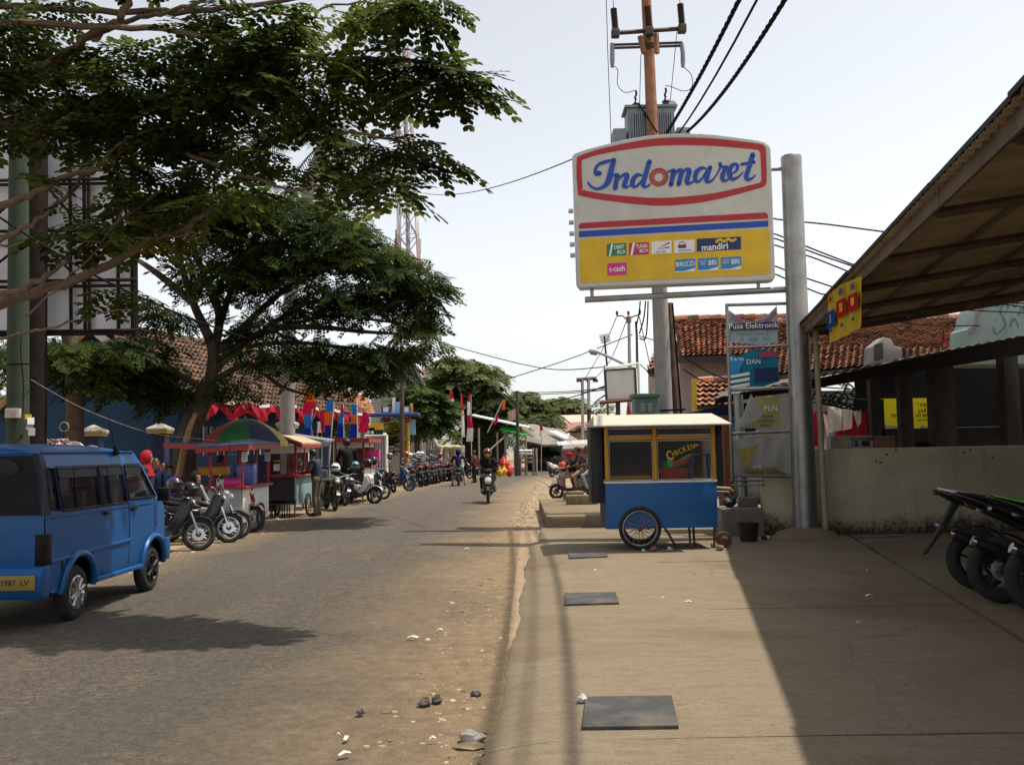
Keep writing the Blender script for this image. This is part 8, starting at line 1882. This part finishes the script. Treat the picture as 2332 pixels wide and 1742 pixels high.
B_=stall('snack_stall','red glass snack stall with a tan roof and faded teal panel',(-5.45,23.8,0),.72,1.9,.32,1.02,1.84,M_teal2,M_sred,[(.2,-.25,1.88),(.2,2.1,1.90),(-.36,2.0,2.10),(-.98,1.95,1.9),(-.98,-.25,1.86),(-.36,-.15,2.08)],M_tan,True)
text('MARTABAK',.11,M_black,B_,frame((-.40,-.03,1.73),(1,0,0),(0,-1,0)),ext=.001,sx=.75,world=False)if False else None
C_=stall('red_stall','tall red roofed stall with glass sides beyond the loaded motorbike',(-4.75,30.2,0),.95,2.3,.45,1.12,1.98,M_swht,M_sred,[(.2,-.3,2.06),(.2,2.5,2.06),(-1.15,2.5,2.1),(-1.15,-.3,2.1)],M_sred,True)
Dd=thing('grey_roof_stall','stall with a thin grey sheet roof between the two red stalls','food stall',(-6,28,0))
slab(Dd,'roof',M_galv,[P(664,992,27.5),P(752,1003,27),P(762,1000,29),P(672,987,29.5)],.05)
for x,y in((722,1000),(690,998),(748,1004)):mb=MB();p=P(x,y,28);mb.tube([(p.x,28,0),p],.035,6);mb.build('post',M_galv,Dd)
mb=MB();mb.span((P(700,1050,28.2).x,28.2,0),(P(745,1050,28.2).x,28.7,1.1));mb.build('counter',M_teal2,Dd)
o=sheet([(730,1003),(758,1004),(752,1014),(733,1019)],C_tealw,'cloth_flap',None,26.9,.03,6,41,9);tag(o,'pale patterned cloth flap under the thin grey stall roof','cloth')
# umbrella over the stalls
um=thing('umbrella','large segmented umbrella in red, green, navy and yellow above the drink stall','umbrella',tuple(P(558,1050,22.3)[0:2])+(0,))
uc=um.location;rimz,topz,ur=1.90,2.46,1.0
UC=[mat('umb_red',(.35,.06,.05),.7),mat('umb_green',(.03,.17,.05),.7),mat('umb_navy',(.055,.05,.11),.7),mat('umb_yellow',(.50,.40,.04),.7)]
for k in range(8):
 mb=MB();na,nr=4,6
 for i in range(nr+1):
  f=i/nr
  for j in range(na+1):
   a=-2.75+2*PI*(k+j/na)/8;sagn=1-.05*math.sin(PI*j/na)*f
   mb.v.append((uc.x+ur*f*sagn*math.cos(a),uc.y+ur*f*sagn*math.sin(a),rimz+(topz-rimz)*math.cos(f*PI/2*.98)**.9 if f<.999 else rimz))
 for i in range(nr):
  for j in range(na):q=i*(na+1)+j;mb.f.append((q,q+1,q+na+2,q+na+1));mb.m.append(0)
  # hanging valance
 b0=len(mb.v)
 for j in range(na+1):
  v=mb.v[nr*(na+1)+j];mb.v.append((v[0],v[1],v[2]-.12))
 for j in range(na):mb.f.append((nr*(na+1)+j,nr*(na+1)+j+1,b0+j+1,b0+j));mb.m.append(0)
 mb.build('canopy_panel',UC[(k+0)%4],um,smooth=True,fixn=False)
mb=MB();mb.tube([(uc.x,uc.y,0),(uc.x,uc.y,topz+.05)],.022,8);mb.build('pole',M_galv,um)
for k in range(8):
 a=-2.75+2*PI*k/8;mb=MB();mb.tube([(uc.x,uc.y,topz-.02),(uc.x+.5*math.cos(a),uc.y+.5*math.sin(a),topz-.16),(uc.x+math.cos(a),uc.y+math.sin(a),rimz)],.007,4);mb.build('rib',M_dksteel,um)
 # goods on the drink stall
def goods(name,lab,cat,x,y,Y,d,mtl,bev=.02):
 p=P(x,y,Y);t=thing(name,lab,cat,(p.x,p.y,p.z));mb=MB();mb.box((0,0,d[2]/2),d);mb.build('container',mtl,t,world=False,bevel=bev);mb=MB();mb.box((0,0,d[2]+.012),(d[0]*1.04,d[1]*1.04,.022));mb.build('lid',mtl,t,world=False,bevel=.006);return t
zc_=lambda y:1103
goods('plastic_tub','translucent blue plastic tub on the drink stall counter','tub',562,1104,20.0,(.36,.3,.42),M_tubb);goods('plastic_box','bright pink plastic box on the drink stall counter','box',530,1106,19.6,(.38,.25,.12),M_pinkp);goods('paper_box','small white box left of the pink one on the counter','box',502,1107,19.5,(.15,.12,.12),M_swht)
goods('yellow_crate','long yellow crate stored behind the drink stall counter','crate',488,1082,20.4,(.6,.3,.16),M_cyel);goods('pink_box','pink and white box inside the far red stall','box',848,1050,31,(.5,.4,.35),M_pinkp)
for(x,y,Y,lab)in((557,1040,19.24,'white paper notice hanging on the corner post of the drink stall'),(609,1040,21.2,'small white cup shaped notice on the far post of the drink stall')):
 p=P(x,y,Y);o=thing('paper_notice',lab,'notice',p);mb=MB();mb.box((0,0,0),(.12,.006,.20));mb.build('sheet',M_paper,o,world=False)
 mb=MB();[mb.box((-.01,-.004,.05-.035*k),(.07,.002,.01))for k in range(4)];mb.build('print',M_black,o,world=False)
for x,y,m_,n_ in((630,1052,M_cyel,'notice_print'),(630,1062,M_ctrim,'notice_print')):
 p=P(x,y,23.74);mb=MB();mb.box(p,(.16,.006,.09 if m_ is M_cyel else.22));mb.build(n_,m_,B_)
mb=MB();mb.box(P(703,1040,24.0),(.004,.1,.25));mb.build('menu_strip',M_swht,B_)
for px,py in((600,1214),(743,1173),(538,1199)):
 p=G(px,py,.01);o=tag(MB().box((0,0,0),(.45,.05,.004)).build('painted_dash',mat('paint_pink_road',(.55,.22,.2),.8),None,world=False),'short pink paint dash on the dirt, '+{600:'in front of the white stall panel',743:'near the loaded brown motorbike',538:'behind the second black motorbike'}[px],'marking','pink dashes on the ground');o.location=(p.x,p.y,.012)
 # crude wooden stools beside the snack stall
for i,(x,y,lb)in enumerate(((640,1178,'small dark wooden stool in front of the snack stall, nearer one'),(652,1170,'small dark wooden stool in front of the snack stall, farther one'))):
 g=G(x-6,y);o=thing('stool',lb,'stool',(g.x,g.y,0));mb=MB();mb.box((0,0,.42),(.3,.28,.04));mb.build('seat',M_kwood,o,world=False)
 for a in(-1,1):
  for b_ in(-1,1):mb=MB();mb.tube([(.12*a,.11*b_,.4),(.13*a,.12*b_,0)],.015,5);mb.build('leg',M_kwood,o,world=False)
# people
def fab(name,col,**k):return mat('cloth_'+name,col,.85,var=k.get('var',.15),scale=k.get('scale',14),bump=.15,bscale=30,spec=.2)
M_skin=mat('skin',(.30,.16,.09),.55,var=.06);M_skind=mat('skin_dark',(.20,.10,.055),.55,var=.06);M_hair=mat('hair',(.010,.009,.008),.5)
M_shoe=mat('sandal',(.03,.022,.018),.7);F_black=fab('black',(.012,.012,.013));F_red=fab('red',(.42,.012,.018));F_navy=fab('navy',(.018,.028,.065));F_khaki=fab('khaki',(.27,.19,.11));F_grey=fab('greyish',(.25,.25,.26));F_blue=fab('blue',(.02,.09,.24));F_pink=fab('pinkish',(.40,.05,.16));F_green=fab('teal_green',(.06,.17,.14));F_char=fab('charcoal',(.05,.046,.05));F_olive=fab('olive',(.14,.115,.07));F_jean=fab('jeans',(.12,.14,.17));F_stripe=fab('dark_stripe',(.045,.042,.065));F_white=fab('whitish',(.55,.53,.50));F_mask=fab('yellow',(.52,.33,.03))
POSES={'stand':dict(pel=(0,0,.92),ch=(0,.01,1.26),nk=(0,.01,1.42),hd=(0,.03,1.58),sh=(.18,0,1.38),el=(.25,-.02,1.10),wr=(.24,.08,.88),hip=(.09,0,.90),kn=(.10,.03,.49),an=(.10,-.02,.09),toe=(.12,.16,.04)),'reach':dict(pel=(0,0,.92),ch=(0,.04,1.26),nk=(0,.08,1.42),hd=(0,.13,1.56),sh=(.18,.04,1.38),el=(.26,.10,1.12),wr=(.16,.34,1.10),hip=(.09,0,.90),kn=(.10,.03,.49),an=(.10,-.02,.09),toe=(.12,.16,.04)),'ride':dict(pel=(0,-.12,.86),ch=(0,-.06,1.17),nk=(0,-.02,1.33),hd=(0,.02,1.48),sh=(.18,-.04,1.29),el=(.30,.10,1.10),wr=(.33,.36,1.05),hip=(.10,-.08,.84),kn=(.20,.28,.74),an=(.18,.22,.40),toe=(.18,.38,.35)),'pillion':dict(pel=(0,-.12,.90),ch=(0,-.08,1.21),nk=(0,-.03,1.37),hd=(0,.01,1.52),sh=(.17,-.05,1.33),el=(.24,.06,1.08),wr=(.14,.26,1.02),hip=(.10,-.08,.88),kn=(.27,.22,.72),an=(.26,.08,.34),toe=(.28,.22,.28)),'straddle':dict(pel=(0,-.10,.84),ch=(0,-.02,1.15),nk=(0,.03,1.31),hd=(0,.06,1.46),sh=(.19,0,1.27),el=(.32,.16,1.06),wr=(.33,.40,1.02),hip=(.11,-.06,.82),kn=(.24,.08,.46),an=(.28,-.06,.09),toe=(.30,.10,.04)),'sit':dict(pel=(0,0,.48),ch=(0,.02,.82),nk=(0,.04,.99),hd=(0,.07,1.14),sh=(.18,.02,.95),el=(.25,.12,.72),wr=(.12,.32,.68),hip=(.10,.04,.47),kn=(.14,.42,.48),an=(.14,.40,.09),toe=(.15,.56,.04)),}
def person(lab,loc,rz,pose,top,bottom,head='hair',headm=None,skin=None,sleeves='long',legs='long',face=True,mask=None,sc_=1.0,vox=.016,group=None,hand=(1,1),scarf=None,shoe=None):
 """one continuous body (capsules fused by a voxel remesh), faces coloured by the nearest limb; local +y is forward"""
 J={k:Vector(v)for k,v in POSES[pose].items()};skin=skin or M_skin;mats=[top,bottom,skin,shoe or M_shoe]
 S=[]
 S.append((J['pel'],J['ch'],.135,.145,0));S.append((J['ch'],J['nk']-Vector((0,0,.05)),.14,.09,0))
 S.append((J['pel']+Vector((.05,0,0)),J['pel']-Vector((.05,0,0)),.12,.12,1));S.append((J['nk']-Vector((0,0,.03)),J['hd']-Vector((0,0,.05)),.055,.052,2))
 H=J['hd'];S.append((H+Vector((0,-.012,.03)),H+Vector((0,.006,-.045)),.098,.072,2));S.append((H+Vector((0,.088,-.015)),H+Vector((0,.102,-.03)),.012,.016,2))
 S.append((H+Vector((0,.05,-.09)),H+Vector((0,.06,-.085)),.038,.036,2))
 for s in(1,-1):
  m=lambda k:Vector((J[k].x*s,J[k].y,J[k].z))
  S.append((H+Vector((.088*s,-.01,.0)),H+Vector((.090*s,-.015,-.03)),.018,.014,2))
  S.append((J['ch']+Vector((.04*s,0,.06)),m('sh'),.09,.07,0));S.append((m('sh'),m('el'),.060,.048,0));el,wr=m('el'),m('wr');d=(wr-el).normalized()
  if sleeves=='short':
   S[-1]=(m('sh'),m('sh').lerp(el,.6),.064,.058,0);S.append((m('sh').lerp(el,.55),el,.046,.043,2))
  S.append((el,wr,.044,.032,0 if sleeves=='long' else 2))
  S.append((wr,wr+d*.075,.032,.036,2));a=d.cross(Vector((s,0,.3))).normalized()
  for f in range(4):S.append((wr+d*.08+a*(.024*(f-1.5)),wr+d*(.13+.012*(1.5-abs(f-1.5)))+a*(.026*(f-1.5))-Vector((0,0,.02)),.011,.009,2))
  S.append((wr+d*.03-a*.03,wr+d*.075-a*.055,.013,.011,2))
  S.append((m('hip'),m('kn'),.090,.062,1));k_,an=m('kn'),m('an')
  if legs=='short':S.append((k_.lerp(m('hip'),.1),an,.056,.038,2))
  else:S.append((k_,an,.064,.050,1))
  S.append((an,m('toe'),.045,.036,3));S.append((an-Vector((0,.03,.03)),m('toe')-Vector((0,0,.0)),.036,.034,3))
 mb=MB()
 for(p,q,r1,r2,m_)in S:mb.capsule(p,q,r1,r2,10)
 me=bpy.data.meshes.new('tmp');me.from_pydata([tuple(v)for v in mb.v],[],mb.f);to=bpy.data.objects.new('tmp',me);COL.objects.link(to)
 rm=to.modifiers.new('r','REMESH');rm.mode='VOXEL';rm.voxel_size=vox;sm_=to.modifiers.new('s','SMOOTH');sm_.iterations=3;sm_.factor=.5
 bpy.context.view_layer.update();dg=bpy.context.evaluated_depsgraph_get();me2=bpy.data.meshes.new_from_object(to.evaluated_get(dg));bpy.data.objects.remove(to);bpy.data.meshes.remove(me)
 t=thing('person',lab,'person',loc,rz,group);t.scale=(sc_,sc_,sc_)
 me2.materials.clear()
 for m_ in mats:me2.materials.append(m_)
 nf=len(me2.polygons);C=np.zeros(nf*3);me2.polygons.foreach_get('center',C);C=C.reshape(-1,3);best=np.full(nf,9.0);mi=np.zeros(nf,dtype=np.int32)
 for(p,q,r1,r2,m_)in S:
  p,q=np.array(p),np.array(q);d=q-p;L=max(1e-9,d@d);u=np.clip(((C-p)@d)/L,0,1);dist=np.linalg.norm(C-(p+u[:,None]*d),axis=1)-(r1+(r2-r1)*u)
  k=dist<best;best[k]=dist[k];mi[k]=m_
 me2.polygons.foreach_set('material_index',mi);me2.polygons.foreach_set('use_smooth',[True]*nf);me2.update();link('body',me2,t)
 def bl(name,c,r,mt,cut=None,par=t,**k):
  mb=MB();mb.ball(c,r,16,11)
  if cut:mb.v=[cut(Vector(v))for v in mb.v]
  return mb.build(name,mt,par,world=False,smooth=True,fixn=False)
 if face:
  for s in(1,-1):bl('eye',H+Vector((.034*s,.084,.012)),(.012,.008,.008),M_hair)
  if not mask:
   mb=MB();mb.capsule(H+Vector((.022,.088,-.062)),H+Vector((-.022,.088,-.062)),.006,.006,6);mb.build('mouth',mat('lips',(.22,.07,.05),.5),t,world=False,smooth=True)
 if head=='hair':
  def cut(v):
   d=v-H
   if d.y>.035 and d.z<.07:return(v.x*1,H.y+.02,max(v.z,H.z+.045))
   return tuple(v)
  bl('hair',H+Vector((0,-.018,.035)),(.104,.112,.10),M_hair,cut)
 elif head=='hijab':
  mb=MB();ring=18;rows=[(-.9,0),(.03,.128),(.06,.10)];hm=headm
  def hood(v):
   d=v-H
   if d.y>.055 and-.10<d.z<.065 and abs(d.x)<.075:return(v.x*1.04,H.y+.045,v.z)
   return tuple(v)
  bl('headscarf',H+Vector((0,-.012,.0)),(.118,.125,.145),hm,hood);mb=MB();mb.lathe([(.10,.03),(.115,-.04),(.15,-.12),(.175,-.20),(.165,-.21),(.12,-.14)],16,Matrix.Translation(J['nk']+Vector((0,.0,.03)))@Matrix.Diagonal((1,.85,1,1)),cap=False);mb.build('scarf_drape',hm,t,world=False,smooth=True)
 elif head=='helmet':
  def cut(v):
   d=v-H
   if d.y>.06 and-.09<d.z<.05:return(v.x,H.y+.06,v.z)
   return(v.x,v.y,max(v.z,H.z-.11))
  bl('helmet',H+Vector((0,-.012,.025)),(.132,.145,.142),headm,cut);mb=MB();mb.ball(H+Vector((0,.075,.055)),(.10,.055,.035),12,7);mb.build('visor',M_rimblk,t,world=False,smooth=True)
 elif head=='cap':
  bl('cap',H+Vector((0,-.012,.045)),(.106,.112,.085),headm);mb=MB();mb.prism([(-.07,.07),(.07,.07),(.06,.17),(-.06,.17)],H.z+.045,H.z+.057,'z',Matrix.Translation((0,H.y,0)));mb.build('cap_peak',headm,t,world=False,bevel=.004)
 elif head=='hood':bl('hood',H+Vector((0,-.02,.01)),(.125,.135,.15),headm,lambda v:(v.x,min(v.y,H.y+.07),v.z))
 if mask:bl('face_mask',H+Vector((0,.055,-.05)),(.072,.05,.055),mask)
 if scarf:
  mb=MB();mb.lathe([(.07,.03),(.10,-.0),(.11,-.05),(.09,-.06)],14,Matrix.Translation(J['nk']),cap=False);mb.build('scarf',scarf,t,world=False,smooth=True)
 return t
def pl_(px,py,z=0):g=G(px,py,z);return(g.x,g.y,z)
def atY(px,Y):p=P(px,1040,Y);return(p.x,Y,0)
person('woman in a bright red headscarf and dark patterned jacket standing behind the van',atY(332,17.2),R(-80),'stand',F_char,F_black,'hijab',F_red,sc_=1.0)
tr_=None
person('child in a blue shirt standing in the shade right of the red headscarf',atY(372,19.5),R(170),'stand',F_blue,F_navy,'hair',None,M_skind,sc_=.86)
person('child in a pink shirt and blue skirt standing by the navy pillar',atY(388,20),R(-150),'stand',F_pink,F_blue,'hair',None,M_skind,sc_=.82)
person('adult with a covered head standing in the shadow behind the red headscarf',atY(352,19),R(-120),'stand',F_navy,F_black,'hair',None,M_skind,sc_=.92)
sd_=thing('stool','small stool under the seller in the black headscarf','stool',atY(440,18.4));mb=MB();mb.box((0,0,.42),(.36,.3,.04));mb.build('seat',M_kwood,sd_,world=False)
for a in(-1,1):
 for b_ in(-1,1):mb=MB();mb.tube([(.14*a,.11*b_,.4),(.15*a,.12*b_,0)],.016,5);mb.build('leg',M_kwood,sd_,world=False)
person('seller in a black headscarf and pale grey top sitting beside the drink stall',atY(440,18.4),R(-110),'sit',F_grey,F_black,'hijab',F_black,sc_=1.02)
person('person with an orange sleeve standing inside the drink stall',(-6.6,21.0,0),R(-60),'reach',fab('orange_brown',(.30,.08,.03)),F_black,'hair',None,M_skind,sc_=.95)
person('man in a dark striped jacket and khaki trousers standing with his back turned',pl_(722,1176),R(78),'reach',F_stripe,F_olive,'hair',None,M_skind,sc_=1.02)
person('large person in dark clothes and a pale hat leaning at the far red stall',atY(792,29.6),R(20),'reach',F_black,F_black,'hair',None,M_skind,sc_=1.22)
hat=None
# riders
SC=sc1.location
rd=person('rider in black with a red helmet, dark visor and yellow mask on the road scooter',(SC.x-.0,SC.y+.12,.03),R(182-0),'ride',F_black,F_black,'helmet',M_pmar,mask=F_mask,group='riders on the road');
hl=person('hooded person in navy top and green shorts straddling a small motorbike, seen from behind',(hb_.location.x,hb_.location.y-.02,0),R(2),'straddle',F_navy,F_green,'hood',F_navy,sleeves='long',legs='short',face=False,sc_=1.05)
person('person in dark red beyond the hooded rider',(hb_.location.x+.6,hb_.location.y+3.2,0),R(60),'stand',fab('dark_red',(.14,.03,.03)),F_black,'hair',None,M_skind,sc_=.95)
# bags on the road scooter
bg_r=mat('bag_red',(.45,.02,.015),.35,var=.15);bg_y=mat('bag_yellow',(.55,.30,.02),.4,var=.15)
def rbag(lab,dx_,dy_,z,s,m_,k):
 r=random.Random(k);t=thing('shopping_bag',lab,'bag',(SC.x+dx_,SC.y+dy_,z));mb=MB();mb.ball((0,0,0),s,13,9);mb.v=[(x*r.uniform(.7,1.12)*(1-.5*max(0,c/s[2])),y*r.uniform(.7,1.12)*(1-.5*max(0,c/s[2])),c*r.uniform(.85,1.1))for x,y,c in mb.v];mb.build('bag_body',m_,t,world=False,smooth=True,autos=30)
 mb=MB();mb.tube([(-.04,0,s[2]*.9),(0,0,s[2]*1.35),(.04,0,s[2]*.9)],.014,5);mb.build('bag_handle',m_,t,world=False)
rbag('yellow plastic bag slung beside the masked rider, inner one',.36,-.05,.95,(.12,.12,.15),bg_y,1);rbag('orange yellow plastic bag slung beside the masked rider, outer one',.50,.05,.98,(.11,.12,.14),bg_y,2)
rbag('big red plastic bag behind the masked rider',.48,.38,1.16,(.19,.17,.26),bg_r,3);rbag('smaller red plastic bag hanging outermost from the scooter',.66,.30,.98,(.14,.14,.2),bg_r,4);rbag('white plastic bag hanging low at the road scooter side',.22,-.30,.55,(.08,.08,.18),M_bag,5)
S2=None
for o in list(COL.objects):
 if o.get('label','').startswith('grey and black scooter carrying'):S2=o
 if o.get('label','').startswith('white scooter with a red bag'):S3=o
h2_=S2.rotation_euler.z;fwd=Vector((math.cos(h2_),math.sin(h2_),0));q=S2.location
person('boy with a red cap and black shirt holding the handlebar of the crowded scooter',tuple(q+fwd*.16),h2_-PI/2,'ride',F_black,F_khaki,'cap',F_red,M_skind,'short','short',sc_=.94,group='three youths on one scooter')
person('young man in black shirt and khaki shorts, middle one on the crowded scooter',tuple(q-fwd*.10),h2_-PI/2,'pillion',F_char,F_khaki,'hair',None,M_skind,'short','short',sc_=1.02,group='three youths on one scooter')
person('young man in a grey shirt and grey trousers sitting last on the crowded scooter',tuple(q-fwd*.42),h2_-PI/2,'pillion',F_grey,F_grey,'hair',None,M_skind,'short','long',sc_=1.04,group='three youths on one scooter')
g3=S3.location;t=thing('shopping_bag','red plastic bag hanging on the white scooter by the bend','bag',(g3.x+.25,g3.y-.35,.62));mb=MB();mb.ball((0,0,0),(.26,.22,.28),11,8);mb.tube([(-.05,0,.2),(0,0,.5),(.05,0,.2)],.02,5);mb.build('bag_body',bg_r,t,world=False,smooth=True)
